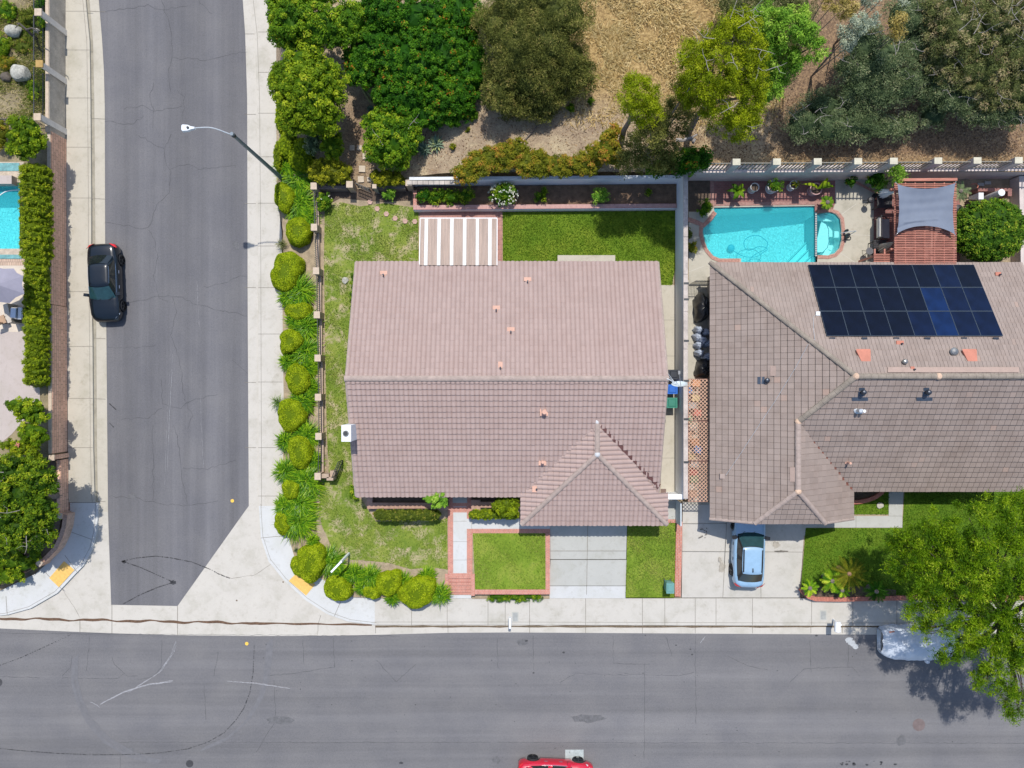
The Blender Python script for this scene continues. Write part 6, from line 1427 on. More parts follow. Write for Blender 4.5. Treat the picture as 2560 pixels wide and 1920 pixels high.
    m.build('wiper', TRIM, t, local=True)
    return t
sedan = [(-.5,.70,.80),(-.485,.80,.93),(-.455,.88,1.00),(-.40,.94,1.03),(-.30,.985,1.02),(-.1,1,.98),(.1,1,.96),(.22,.995,.97),(.32,.975,.93),(.40,.94,.87),(.45,.87,.80),(.485,.76,.70),(.5,.62,.60)]
coupe = [(-.5,.68,.98),(-.485,.80,1.08),(-.45,.89,1.13),(-.36,.96,1.14),(-.2,.995,1.10),(0,1,1.06),(.18,1,1.07),(.30,.985,1.04),(.38,.96,.99),(.44,.89,.92),(.48,.80,.82),(.5,.70,.72)]
BLACKP = paint('paint_black_blue', (.004,.008,.014), .3, .55); BLUEP = paint('paint_sky_blue', (.27,.43,.60), .28, .6); REDP = paint('paint_red', (.52,.006,.03), .25)
p = W(270.5, 709, .35); car('black saloon parked facing down the side street', None, (p.x-.0, p.y, 0), R(-90+2.2), 4.75, 1.86, 1.42, sedan, (.98, .28, -1.02, -1.68, .80, .60), (1.40, -1.42), BLACKP)
p = W(1871, 1373, .4); car('light blue car parked on the driveway with its nose under the eave', None, (14.47, -10.05, .18), R(90-1.8), 4.62, 1.92, 1.58, coupe, (.95, .20, -1.35, -2.0, .80, .60), (1.42, -1.42), BLUEP, rear_dark=True, mirror_m=TRIM, suv=True, chrome=False)
car('bright red car parked on the bottom edge of the main street', None, (2.66, -24.10, 0), R(-2.6), 4.6, 1.86, 1.52, coupe, (1.0, .25, -1.3, -1.95, .80, .60), (1.40, -1.40), REDP, suv=False)
# covered car: cloth over a car, down to the ground
def covered():
    c = Vector((25.05, -15.95, 0)); L, hw = 4.55, .93; o = thing('covered_car', 'car wrapped in a silvery blue cover under the street tree', 'covered car', c, R(-1.5)); r2 = random.Random(8)
    prof = [(-.5,.70,.75),(-.47,.85,1.0),(-.40,.95,1.28),(-.30,.99,1.46),(-.15,1,1.52),(.02,1,1.48),(.14,1,1.25),(.22,1,1.04),(.35,.97,.95),(.45,.88,.85),(.49,.78,.72),(.5,.66,.6)]
    xs = [-L/2+L*i/60 for i in range(61)]; m = MB(); rings = []
    for i, x in enumerate(xs):
        w, zt = lerp_tab(prof, x/L); w *= hw; r_ = []
        for j in range(33):
            a = math.pi*j/32; s_ = math.cos(a); y = w*(1.03 if abs(s_) > .9 else 1)*max(-1, min(1, s_*1.12)); zz = .08+(zt-.08)*min(1, (math.sin(a))**.42)
            if zt > 1.1: y *= 1-.22*max(0, (zz-.95)/.55)
            fold = .018*math.sin(x*9+s_*7)+.014*math.sin(x*17-s_*13+1)+.02*math.sin((x+s_*1.4)*5+2)
            r_.append((x+fold*.5, y+fold*(.9 if abs(s_) > .7 else .2), zz+fold*.9))
        rings.append(r_)
    n = 33; vs = [p for r in rings for p in r]; m.add(vs, [(i*n+j, i*n+j+1, (i+1)*n+j+1, (i+1)*n+j) for i in range(60) for j in range(n-1)]+[tuple(range(n)), tuple(range(60*n+n-1, 60*n-1, -1))])
    m.build('cover', M('cover_silver', (.62,.67,.74), .42, .10, 2, 25, .3, 0), o, smooth=True, local=True)
    for sy in (-1, 1): m = MB(); m.lathe((.35, sy*(hw+.06), .82), [(.05, 0), (.14, .06), (.13, .2), (.04, .26)], 10); m.build('mirror_pocket', bpy.data.materials['cover_silver'], o, smooth=True, local=True)
    for x_, y_ in ((-1.9, .78), (-.55, .86), (-.1, -.95)): m = MB(); m.box((x_, y_, 1.02 if y_ > 0 else .55), (.32, .07, .05), .15); m.build('cover_strap', REDVENT, o, local=True)
covered()
# ---------------------------------------------------------------- vegetation
rs = np.random.RandomState(11)
def unit(v): return v/np.maximum(np.linalg.norm(v, axis=1, keepdims=True), 1e-9)
def leaf_cloud(C, cr, n_each, leaf, aspect=.5, up=.35, rough=.6, cv=None, drop=(-.35), inner=.5, spread=.16, jit=.35, droop=0):
    """C (K,3) clump centres -> (V, rnd) of diamond leaves"""
    K = len(C); cr = np.broadcast_to(np.asarray(cr, float), (K,)); idx = np.repeat(np.arange(K), n_each); N = len(idx)
    d = unit(rs.normal(size=(N, 3))); d[:, 2] = np.where(d[:, 2] < drop, -d[:, 2], d[:, 2])
    p = C[idx]+d*(cr[idx]*rs.uniform(inner, 1, N))[:, None]*np.array([1, 1, .8])
    nrm = unit(d*.7+rs.normal(size=(N, 3))*rough*.6+np.array([0, 0, up]))
    t = unit(np.cross(nrm, rs.normal(size=(N, 3))))
    if droop: t = unit(t+d*droop)
    b = np.cross(nrm, t); s = leaf*rs.uniform(1-jit, 1+jit, N); L = (s/2)[:, None]; Wd = (s*aspect/2)[:, None]
    V = np.stack([p-t*L, p+b*Wd, p+t*L, p-b*Wd], 1).reshape(-1, 3)
    cv = rs.uniform(0, 1, K) if cv is None else cv
    r = np.clip(cv[idx]*(1-spread*2)+spread+rs.normal(size=N)*spread, 0, 1)
    return V, r
def lobe_centres(lobes, dens, zmin=-.15, shell=(.82, 1.0), ragged=0):
    """points on the visible shells of overlapping ellipsoids; lobes: (x,y,z,rx,ry,rz)"""
    out = []
    for i, (x, y, z, rx, ry, rz) in enumerate(lobes):
        area = 2*math.pi*((rx*ry)**1.6/2+(rx*rz)**1.6/4+(ry*rz)**1.6/4)**(1/1.6)
        n = max(6, int(area*dens)); d = unit(rs.normal(size=(n*2, 3))); d = d[d[:, 2] > zmin][:n]
        k = rs.uniform(*shell, len(d))*(1+ragged*np.sin(d[:, 0]*5+d[:, 1]*4+i*2)*np.cos(d[:, 1]*6-d[:, 2]*3+i))
        P = np.array([x, y, z])+d*k[:, None]*np.array([rx, ry, rz]); keep = np.ones(len(P), bool)
        for j, (a, b, c, ra, rb, rc) in enumerate(lobes):
            if j != i: keep &= (((P-np.array([a, b, c]))/np.array([ra, rb, rc]))**2).sum(1) > .62
        out.append(P[keep])
    return np.concatenate(out)
def core_quads(lobes, k=.8, nu=16, nv=9, bumpy=.06):
    out = []
    for i, (x, y, z, rx, ry, rz) in enumerate(lobes):
        U, Vv = np.meshgrid(np.linspace(0, 2*np.pi, nu+1), np.linspace(-.9, np.pi/2, nv), indexing='ij')
        kk = k*(1+bumpy*np.sin(U*3+i)*np.cos(Vv*4)+bumpy*.7*np.sin(U*7+Vv*5)); kk[-1] = kk[0]
        P = np.stack([x+rx*kk*np.cos(U)*np.cos(Vv), y+ry*kk*np.sin(U)*np.cos(Vv), z+rz*kk*np.sin(Vv)], -1)
        out.append(np.stack([P[:-1, :-1], P[1:, :-1], P[1:, 1:], P[:-1, 1:]], 2).reshape(-1, 3))
    return np.concatenate(out)
def foliage(name, lobes, mat, dens, cr, n_each, leaf, parent=None, loc=None, core=.8, aspect=.5, cores=True, **kw):
    z0 = kw.pop('zmin', -.15); sh = kw.pop('shell', (.82, 1.0)); rg = kw.pop('ragged', 0)
    C = lobe_centres(lobes, dens, z0, sh, rg); V, r = leaf_cloud(C, cr*rs.uniform(.7, 1.25, len(C)), n_each, leaf, aspect, **kw)
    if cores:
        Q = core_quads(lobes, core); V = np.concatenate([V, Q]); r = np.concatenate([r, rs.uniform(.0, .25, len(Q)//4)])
    return np_mesh(name, V, 4, mat, parent, loc, rnd=r)
def px_lobes(L, zg, flat=.75):
    """(px,py,rx_px,ry_px,ztop) -> world ellipsoids"""
    out = []
    for a in L:
        px, py, rx, ry, zt = a[:5]; d = (H-zt*.8)/F; X, Y, R1, R2 = (px-1280)*d, (960-py)*d, rx*d, ry*d
        rz = min((zt-zg)*.75, max(.35, (R1+R2)/2*flat)) if zt-zg > .3 else .3
        out.append((X, Y, zt-rz, R1, R2, rz))
    return out
# hillside terrain
def hz(x, y):
    e = min(1, max(0, (x+9)/7)); e = e*e*(3-2*e)
    base = .62+.11*max(0, y-12.4); east = 1.95+.10*max(0, y-13); z = base*(1-e)+east*e
    w = min(1, max(0, (x+14.7)/1.0)); return .16*(1-w)+z*w+.05*math.sin(x*1.3)*math.sin(y*1.1)*w
def PH(px, py, h=0):
    z = 1.5
    for _ in range(8): q = W(px, py, z+h); z = hz(q.x, q.y)
    return Vector((q.x, q.y, z))
xs = np.concatenate([[-14.66], np.arange(-14.3, 40.1, .4)]); ysn = np.arange(12.25, 60, .4)
def hx0_(y): return -15.2+.0*y
verts = []; 
for y in ysn:
    for x in xs:
        yy = y
        if y < 12.3: yy = 12.1 if x < -6 else (12.7 if x < 10 else 12.95)
        verts.append((x, yy, hz(x, yy)))
nx = len(xs); fs = []
for j in range(len(ysn)-1):
    for i in range(nx-1): fs.append((j*nx+i, j*nx+i+1, (j+1)*nx+i+1, (j+1)*nx+i))
me = bpy.data.meshes.new('hillside'); me.from_pydata(verts, [], fs); me.update()
hs = bpy.data.objects.new('hillside', me); COL.objects.link(hs); hs['kind'] = 'structure'; ORG['hillside'] = Vector((0, 0, 0))
at = me.attributes.new('dry', 'FLOAT', 'POINT'); at2 = me.attributes.new('mulch', 'FLOAT', 'POINT'); dv = []; mv = []
def sm(a, b, x): t = min(1, max(0, (x-a)/(b-a))); return t*t*(3-2*t)
for x, y, z in verts:
    px, py = 1280+x/(H-z)*F, 960-y/(H-z)*F
    g_ = sm(330, 190, py)*sm(1380, 1470, px)*sm(1900, 1800, px)
    g_ = max(g_, .55*sm(1640, 1700, px)*sm(1950, 1850, px)*sm(280, 400, py), .75*sm(350, 395, py)*sm(1850, 1950, px))
    mm = max(sm(1880, 1980, px)*.95*sm(420, 380, py), .8*math.exp(-((px-895)/60)**2-((py-330)/90)**2), .7*math.exp(-((px-905)/30)**2-((py-420)/50)**2), .7*sm(1640,1700,px)*sm(300,420,py)*sm(1900,1700,px))
    dv.append(g_); mv.append(mm)
at.data.foreach_set('value', dv); at2.data.foreach_set('value', mv)
m_, nt_, b_ = newmat('hill_soil'); a1 = nt_.nodes.new('ShaderNodeAttribute'); a1.attribute_name = 'dry'; a2 = nt_.nodes.new('ShaderNodeAttribute'); a2.attribute_name = 'mulch'
n1 = noise(nt_, .9, 7, .7, dist=.5); n2 = noise(nt_, 7, 6, .75, dist=.4); n3 = noise(nt_, 30, 3, .8)
tan = ramp(nt_, n1, [(.3, (.30,.225,.165)), (.5, (.43,.345,.245)), (.68, (.56,.48,.33))])
dry = ramp(nt_, n2, [(.3, (.19,.125,.06)), (.5, (.42,.29,.12)), (.68, (.60,.46,.23))]); mul = ramp(nt_, n2, [(.3, (.10,.066,.045)), (.5, (.25,.165,.105)), (.72, (.47,.33,.18))])
c = mix(nt_, a1.outputs['Fac'], tan, dry); c = mix(nt_, a2.outputs['Fac'], c, mul)
c = mix(nt_, .85, c, ramp(nt_, n2, [(.3, (.68,.66,.64)), (.6, (1.08,1.06,1.02))]), 'MULTIPLY'); c = mix(nt_, 1., c, ramp(nt_, n3, [(.3, (.66,.64,.62)), (.7, (1.25,1.22,1.18))]), 'MULTIPLY')
nt_.links.new(c, b_.inputs['Base Color']); b_.inputs['Roughness'].default_value = .95; bump(nt_, b_, n2, .8, .12); me.materials.append(m_)
# palettes
YG = leafmat('leaf_yellow_green', [(0, (.07,.12,.004)), (.4, (.22,.31,.006)), (.75, (.37,.47,.010)), (1, (.52,.57,.03))])
GOLD = leafmat('leaf_gold_juniper', [(0, (.06,.08,.006)), (.4, (.20,.22,.01)), (.8, (.42,.41,.02)), (1, (.58,.53,.04))])
STRAP = leafmat('leaf_strap', [(0, (.02,.07,.004)), (.4, (.075,.20,.008)), (.7, (.26,.42,.015)), (1, (.66,.70,.08))], .2, .35)
BRIGHT = leafmat('leaf_bright', [(0, (.04,.10,.005)), (.5, (.14,.235,.008)), (.85, (.30,.39,.014)), (1, (.50,.54,.04))])
DARKG = leafmat('leaf_deep_green', [(0, (.012,.06,.004)), (.5, (.045,.15,.008)), (.88, (.12,.27,.012)), (.975, (.22,.34,.02)), (1, (.42,.16,.02))])
MIDG = leafmat('leaf_mid_green', [(0, (.025,.085,.005)), (.5, (.105,.22,.01)), (.85, (.26,.38,.016)), (1, (.46,.48,.04))])
OLIVE = leafmat('leaf_olive', [(0, (.05,.065,.014)), (.5, (.14,.155,.035)), (.85, (.28,.28,.07)), (1, (.46,.36,.13))])
ACAC = leafmat('leaf_acacia', [(0, (.10,.14,.006)), (.5, (.22,.29,.006)), (.85, (.35,.42,.008)), (1, (.48,.50,.03))])
LIME = leafmat('leaf_lime', [(0, (.07,.19,.02)), (.5, (.19,.38,.035)), (.85, (.33,.52,.06)), (1, (.46,.58,.12))])
GRAYG = leafmat('leaf_grey_green', [(0, (.045,.075,.035)), (.5, (.145,.20,.09)), (.85, (.29,.35,.18)), (1, (.50,.48,.28))])
BROWNG = leafmat('leaf_brown_green', [(0, (.06,.08,.025)), (.45, (.17,.20,.065)), (.75, (.34,.31,.14)), (1, (.56,.43,.27))])
SILV = leafmat('leaf_silver', [(0, (.18,.23,.17)), (.5, (.38,.44,.35)), (1, (.66,.68,.50))])
GOLDT = leafmat('leaf_golden_dry', [(0, (.18,.15,.04)), (.5, (.42,.33,.09)), (1, (.64,.50,.20))])
PHOT = leafmat('leaf_photinia', [(0, (.07,.09,.008)), (.4, (.20,.215,.015)), (.75, (.34,.27,.025)), (1, (.48,.20,.05))])
PEPP = leafmat('leaf_pepper', [(0, (.025,.08,.004)), (.5, (.12,.235,.006)), (.85, (.29,.43,.010)), (1, (.52,.61,.06))], .3)
HEDG = leafmat('leaf_hedge', [(0, (.08,.12,.006)), (.5, (.19,.27,.01)), (.85, (.33,.40,.012)), (1, (.50,.48,.03))])
HEDB = leafmat('leaf_hedge_olive', [(0, (.05,.075,.008)), (.5, (.135,.175,.018)), (.9, (.24,.27,.035)), (1, (.34,.19,.07))])
AGAV = leafmat('leaf_agave', [(0, (.06,.11,.09)), (.6, (.18,.26,.20)), (1, (.40,.44,.18))], .1)
DRYG = leafmat('grass_dry_blade', [(0, (.20,.13,.05)), (.5, (.50,.36,.15)), (1, (.75,.60,.33))], .2)
GBL = leafmat('grass_blade', [(0, (.10,.19,.018)), (.6, (.19,.27,.04)), (1, (.34,.36,.10))], .2)
GBL2 = leafmat('grass_blade_rich', [(0, (.06,.14,.010)), (.6, (.12,.21,.018)), (1, (.20,.27,.03))], .2)
TRUNKS = BARK
def stems(parent, base, tips, r0=.05, mat=None, name='stem'):
    m = MB()
    for tp in tips:
        tp = Vector(tp); b = Vector(base); mid = b.lerp(tp, .5)+Vector((rng.uniform(-.1, .1), rng.uniform(-.1, .1), .05)); m.tube([b, mid, tp], [r0, r0*.7, r0*.3], 6)
    return m.build(name, mat or BARK, parent)
def plant(kind, label, cat, L, zg, mat, style, group=None, hill=False, tree=False, twigs=0, **over):
    """L lobes in px (px,py,rx,ry,height above ground)"""
    if hill: c0 = PH(L[0][0], L[0][1], L[0][4]*.6); zg = c0.z
    lobes = px_lobes([(a, b, rx, ry, zg+h) for a, b, rx, ry, h in L], zg, over.pop('flat', .75))
    cx = sum(l[0] for l in lobes)/len(lobes); cy = sum(l[1] for l in lobes)/len(lobes)
    if hill: zg = hz(cx, cy)
    t = thing(kind, label, cat, (cx, cy, zg), 0, group)
    st = dict(STY[style]); st.update(over)
    foliage('crown' if tree else 'foliage', lobes, mat, parent=t, **st)
    tips = [(l[0]+rng.uniform(-.2, .2)*l[3], l[1]+rng.uniform(-.2, .2)*l[4], l[2]+l[5]*(.4 if not twigs else .7)) for l in lobes]
    if tree:
        m = MB(); top = Vector((cx, cy, zg+(lobes[0][2]-zg)*.5)); m.tube([(cx+.1, cy, zg-.1), (cx-.05, cy+.05, zg+(top.z-zg)*.6), top], [.2, .15, .12], 8); m.build('trunk', BARK, t)
        for tp in tips: m = MB(); m.tube([top, (top+Vector(tp))/2+Vector((0, 0, .1)), tp], [.11, .07, .03], 6); m.build('limb', BARK, t)
    else: stems(t, (cx, cy, zg-.05), tips[:5], .045)
    if twigs:
        for k in range(twigs):
            m = MB(); l = lobes[rng.randrange(len(lobes))]; a = rng.uniform(0, 6.3); r_ = rng.uniform(.1, .75); p = Vector((l[0]+l[3]*r_*math.cos(a), l[1]+l[4]*r_*math.sin(a), l[2]+l[5]*math.sqrt(1-r_*r_)*.95)); d = Vector((rng.uniform(-1, 1), rng.uniform(-1, 1), .15)).normalized()
            pts = [p]
            for s_ in range(4): d = (d+Vector((rng.uniform(-.5, .5), rng.uniform(-.5, .5), rng.uniform(-.1, .15)))).normalized(); pts.append(pts[-1]+d*rng.uniform(.15, .4))
            m.tube(pts, [.018, .015, .012, .009, .005], 5)
            q = pts[2]; d2 = Vector((d.y, -d.x, .1)); m.tube([q, q+d2*.3, q+d2*.5+d*.2], [.011, .008, .004], 4)
            m.build('bare_twig', TWIG, t)
    return t
STY = dict(
 clip=dict(dens=70, cr=.075, n_each=24, leaf=.055, core=.955, shell=(.965, 1.0), inner=.2, spread=.12, zmin=-.45, up=.8, rough=.5),
 hedge=dict(dens=30, cr=.13, n_each=26, leaf=.08, core=.92, shell=(.92, 1.0), inner=.3, spread=.16, zmin=-.45, up=.6),
 broad=dict(dens=8.5, cr=.27, n_each=64, leaf=.14, core=.74, shell=(.84, 1.0), aspect=.5, ragged=.06, spread=.13),
 dense=dict(dens=11, cr=.22, n_each=62, leaf=.115, core=.78, shell=(.86, 1.0), aspect=.55, ragged=.06, spread=.13),
 scrub=dict(dens=6, cr=.38, n_each=105, leaf=.13, core=.70, shell=(.72, 1.03), aspect=.22, ragged=.10, spread=.15, rough=1.0, droop=.6),
 fine=dict(dens=9, cr=.28, n_each=95, leaf=.10, core=.66, shell=(.7, 1.03), aspect=.3, ragged=.08, spread=.14, rough=.9),
 airy=dict(dens=3.2, cr=.40, n_each=120, leaf=.12, cores=False, shell=(.55, 1.05), aspect=.33, ragged=.15, spread=.14, rough=.9, inner=.15, zmin=-.5),
 small=dict(dens=14, cr=.16, n_each=34, leaf=.11, core=.7, shell=(.7, 1.0), aspect=.5, spread=.15, ragged=.08))
# clipped mounds beside the pavement
G1 = 'clipped yellow green mounds beside the pavement'
mounds = [(707,492,21,42,.95,'low clipped mound crossed by the lamp post shadow'),(747,580,30,36,1.0,'round clipped mound beside the second fence post from the north'),(716,675,35,42,1.0,'wide clipped mound next to the third fence post'),
 (746,779,32,20,.8,'flat clipped mound half buried in strap leaves at the fourth fence post'),(731,854,28,31,.95,'clipped mound with a squared west side, above the fifth fence post'),(746,949,29,40,1.0,'upright oval clipped mound between the fifth and sixth fence posts'),
 (731,1037,33,41,1.0,'large clipped mound by a tuft of spiky grass at the pavement edge'),(750,1132,28,40,1.1,'tall oval clipped mound opposite the white chimney'),(725,1224,23,24,.85,'small clipped mound below the open iron gate'),(704,1311,16,31,.8,'narrow clipped mound at the bend of the pavement'),
 (779,1408,36,40,1.2,'clipped mound with a pointed top above the tactile paving'),(748,1416,26,28,.85,'low clipped mound touching the yellow tactile paving'),(844,1469,34,31,1.0,'clipped mound left of the bottom bed under the white sign arm'),
 (929,1478,24,17,.75,'flattest clipped mound in the bottom bed'),(968,1460,28,32,1.05,'wedge shaped clipped mound in the middle of the bottom bed'),(1041,1480,47,38,1.1,'widest clipped mound near the brick steps')]
OUTL = [[(699,455),(691,468),(689,491),(697,516),(708,532),(724,528),(733,503),(737,484),(724,470)],[(741,545),(722,555),(718,570),(720,594),(728,607),(743,615),(764,605),(774,588),(776,567),(764,551)],
 [(700,634),(728,633),(755,650),(755,665),(745,690),(733,717),(704,729),(683,709),(679,686),(689,667),(693,644)],[(713,767),(740,763),(775,765),(779,779),(767,792),(736,796),(717,787)],[(708,829),(729,825),(752,837),(758,860),(736,875),(709,885),(704,856)],
 [(723,918),(744,910),(763,922),(775,941),(771,968),(752,987),(733,983),(721,960),(717,937)],[(704,1005),(717,998),(744,1006),(760,1020),(763,1041),(752,1064),(725,1079),(709,1072),(700,1041),(697,1018)],[(733,1093),(756,1091),(773,1107),(778,1138),(769,1165),(752,1172),(736,1161),(727,1138),(723,1111)],
 [(708,1207),(729,1201),(746,1209),(748,1230),(736,1248),(717,1242),(709,1226)],[(694,1280),(711,1280),(717,1303),(719,1334),(706,1338),(694,1322),(690,1299)],[(748,1373),(767,1368),(814,1373),(810,1400),(798,1434),(783,1456),(763,1450),(752,1411),(746,1392)],
 [(730,1398),(748,1392),(760,1415),(767,1446),(748,1438),(733,1423)],[(816,1454),(837,1438),(856,1446),(875,1469),(877,1492),(856,1499),(825,1492),(811,1477)],[(910,1465),(933,1469),(949,1477),(949,1490),(925,1493),(910,1486)],[(947,1438),(976,1432),(1003,1426),(1001,1446),(983,1484),(964,1490),(945,1473)],
 [(995,1477),(1026,1454),(1055,1440),(1089,1454),(1084,1481),(1064,1511),(1045,1520),(1018,1511),(997,1494)]]
def topiary(poly, zg, h, mat, label, group, grow=1.06):
    """clipped bush: a domed flat-topped solid following its own outline, skinned with fine foliage"""
    P = np.array(WP(poly, zg+h*.55)); c = P.mean(0); t = thing('clipped_shrub', label, 'shrub', (c[0], c[1], zg), 0, group)
    D = (P-c)*grow; ang = np.arctan2(D[:, 1], D[:, 0]); o = np.argsort(ang); ang = ang[o]; rad = np.hypot(D[:, 0], D[:, 1])[o]
    A = np.concatenate([ang-2*np.pi, ang, ang+2*np.pi]); B = np.tile(rad, 3); g_ = np.linspace(-np.pi, np.pi, 181); rr = np.interp(g_, A, B); kern = np.ones(13)/13; rr = np.convolve(np.concatenate([rr[-13:], rr, rr[:13]]), kern, 'same')[13:-13]
    Rf = lambda a: np.interp((a+np.pi) % (2*np.pi)-np.pi, g_, rr); ph = rs.uniform(0, 6, 4)
    def surf(a, e, k=1.0):
        r = Rf(a)*np.cos(e)**.42*k*(1+.03*np.sin(a*5+ph[0]+e*4)+.02*np.sin(a*9+ph[1])); z = h*np.sin(np.maximum(e, 0))**.62*k*(1+.05*np.sin(a*3+ph[2])*np.cos(e))
        return np.stack([c[0]+r*np.cos(a), c[1]+r*np.sin(a), zg+z], -1)
    R_ = rr.mean(); N = int(2100*(np.pi*R_*R_+2*np.pi*R_*h*.8)); a = rs.uniform(-np.pi, np.pi, N); e = np.arcsin(rs.uniform(.02, 1, N)**.9); p = surf(a, e, rs.uniform(.965, 1.015, N)); d1 = unit(surf(a+.02, e)-surf(a, e)); d2 = unit(surf(a, np.minimum(e+.02, 1.56))-surf(a, e)); nn = unit(np.cross(d1, d2))
    nn = unit(nn+rs.normal(size=(N, 3))*.42+np.array([0, 0, .15])); tt = unit(np.cross(nn, rs.normal(size=(N, 3)))); bb = np.cross(nn, tt); s_ = rs.uniform(.035, .085, N)[:, None]/1.0
    V = np.stack([p-tt*s_*.6, p+bb*s_*.36, p+tt*s_*.6, p-bb*s_*.36], 1).reshape(-1, 3); r = np.clip(.5+.13*np.sin(p[:, 0]*7+ph[3])*np.sin(p[:, 1]*6)+rs.normal(size=N)*.26, 0, 1)
    U, E = np.meshgrid(np.linspace(-np.pi, np.pi, 41), np.linspace(0, np.pi/2, 12), indexing='ij'); Q = surf(U, E, .955); Qq = np.stack([Q[:-1, :-1], Q[1:, :-1], Q[1:, 1:], Q[:-1, 1:]], 2).reshape(-1, 3)
    np_mesh('foliage', np.concatenate([V, Qq]), 4, mat, t, rnd=np.concatenate([r, np.full(len(Qq)//4, .15)])); stems(t, (c[0], c[1], zg-.05), [(c[0], c[1], zg+h*.6)], .05)
for k, (a, b, rx, ry, h, lab) in enumerate(mounds): topiary(OUTL[k], .28, h*.95, YG, 'yellow green '+lab, G1)
for a, b, rx, ry, h, lab, mt in [(702,285,15,48,1.3,'long clipped hedge bush between the pavement and the round tree',YG),(717,359,22,36,1.3,'tall clipped bush left of the bright small shrub',YG),(750,382,33,42,1.4,'big clipped bush above the gold juniper',YG),(694,388,11,38,1.0,'narrow clipped hedge at the pavement above the lamp post',HEDG)]:
    plant('clipped_shrub', 'yellow green '+lab, 'shrub', [(a, b, rx, ry, h), (a+rx*.2, b-ry*.3, rx*.7, ry*.6, h), (a-rx*.1, b+ry*.4, rx*.8, ry*.5, h*.95)], .3, mt, 'clip', 'tall clipped bushes beside the pavement', flat=.9)
plant('juniper', 'golden rough textured juniper mound at the north west corner of the garden', 'shrub', [(825,430,52,32,1.5),(795,428,26,26,1.4),(858,432,24,24,1.4),(825,412,38,18,1.5)], .65, GOLD, 'dense', leaf=.09, cr=.17, dens=15, n_each=45)
plant('juniper', 'golden clipped shrub east of the small garden gate', 'shrub', [(970,446,42,20,1.4),(948,443,20,18,1.35),(995,448,20,18,1.3)], .65, GOLD, 'dense', leaf=.09, cr=.15, dens=16, n_each=45)
# strap leaved plants
def strap(px, py, r_px, zg, n=None, label='', h=.6, mat=STRAP, kind='strap_leaf_plant', wid=.055, cat='plant', grp='strap leaved plants beside the pavement'):
    c = W(px, py, zg+h*.5); Rr = r_px*(H-zg)/F; Rr *= 1.1; n = n or int(170+Rr*190); V = []; rn = []
    for i in range(n):
        a = rng.uniform(0, 2*math.pi); sp = rng.uniform(0, .35)*Rr; b0 = Vector((c.x+sp*math.cos(a*1.7+i), c.y+sp*math.sin(a*1.7+i), zg)); L = Rr*rng.uniform(.65, 1.08); hh = h*rng.uniform(.7, 1.15); d = Vector((math.cos(a), math.sin(a), 0)); s_ = Vector((-d.y, d.x, 0)); k = 5; w = wid*rng.uniform(.7, 1.2); pts = []
        for j in range(k+1):
            t_ = j/k; pts.append((b0+d*(L*(t_**1.15))+Vector((0, 0, hh*(math.sin(min(1, t_*1.25)*math.pi*.62)*1.0-.28*t_*t_))), w*(.6+.8*t_ if t_ < .5 else 2.0*(1-t_)+.04)))
        v_ = rng.random()
        for j in range(k):
            (p0, w0), (p1, w1) = pts[j], pts[j+1]; V += [p0-s_*w0/2, p0+s_*w0/2, p1+s_*w1/2, p1-s_*w1/2]; rn.append(min(1, .05+v_*.45+.5*(j/k)**1.5))
    o = np_mesh(kind, np.array([tuple(v) for v in V]), 4, mat, None, (c.x, c.y, zg), rnd=np.array(rn)); return tag(o, label, cat, grp)
straps = [(716,418,24,'at the pavement just above the foot of the lamp post'),(745,446,38,'spreading right of the lamp post foot'),(750,512,38,'large one between the first two fence posts'),(772,545,24,'small one tucked under the second fence post'),
 (750,728,38,'lush one left of the third fence post'),(722,745,22,'small one at the pavement below the wide mound'),(765,815,34,'one beside the fourth fence post'),(736,802,20,'dark one under the flat mound'),(766,880,34,'bright one by the fifth fence post'),(722,903,20,'low one at the pavement under the squared mound'),
 (776,920,20,'narrow one against the fence between fifth and sixth posts'),(776,970,22,'small one against the fence at the sixth post'),(758,1003,30,'one above the large clipped mound'),(770,1088,32,'one at the seventh fence post'),(716,1103,22,'one at the pavement opposite the chimney'),
 (716,1176,27,'broad one at the pavement left of the last fence post'),(768,1200,40,'largest one below the last fence post'),(789,1152,20,'one wedged against the fence beside the tall oval mound'),(750,1258,40,'big one at the bend below the small mound'),(715,1264,25,'one at the pavement at the bend'),
 (747,1302,42,'big round one at the inner corner of the bend'),(783,1351,14,'tiny lone one on the bare soil of the bend'),(826,1405,33,'dark one under the white sign arm'),(858,1436,22,'dark one right of the white sign arm'),(888,1434,22,'small upright one in the bottom bed left of centre'),
 (925,1440,26,'bright one in the middle of the bottom bed'),(908,1466,20,'low one between two mounds of the bottom bed'),(1010,1452,20,'slender one right of the wedge shaped mound'),(996,1472,18,'drooping one under the slender plant of the bottom bed'),(1070,1440,20,'yellow tipped one above the widest mound'),(1100,1484,24,'one beside the brick steps'),(980,1494,16,'small dark one hanging over the pavement below the wedge shaped mound')]
for a, b, r, lab in straps: strap(a, b, r*1.2, .3, label='green strap leaved plant, '+lab)
strap(712,662+58,24,.25,90,'thin grassy tuft spilling onto the pavement from the wide mound',.5,GRAYG,'grass_tuft',.02,'grass tuft','grassy tufts at the pavement edge'); strap(694,1006,20,.25,90,'spiky green grass tuft leaning over the pavement by the large mound',.5,MIDG,'grass_tuft',.02,'grass tuft','grassy tufts at the pavement edge')
strap(706,611,16,.25,90,'dry greyish grass tuft between two mounds at the pavement edge',.4,BROWNG,'grass_tuft',.02,'grass tuft','grassy tufts at the pavement edge')
strap(741,1375,9,.25,40,'small grey weed at the edge of the bend pavement',.3,GRAYG,'weed',.02,'weed',None)
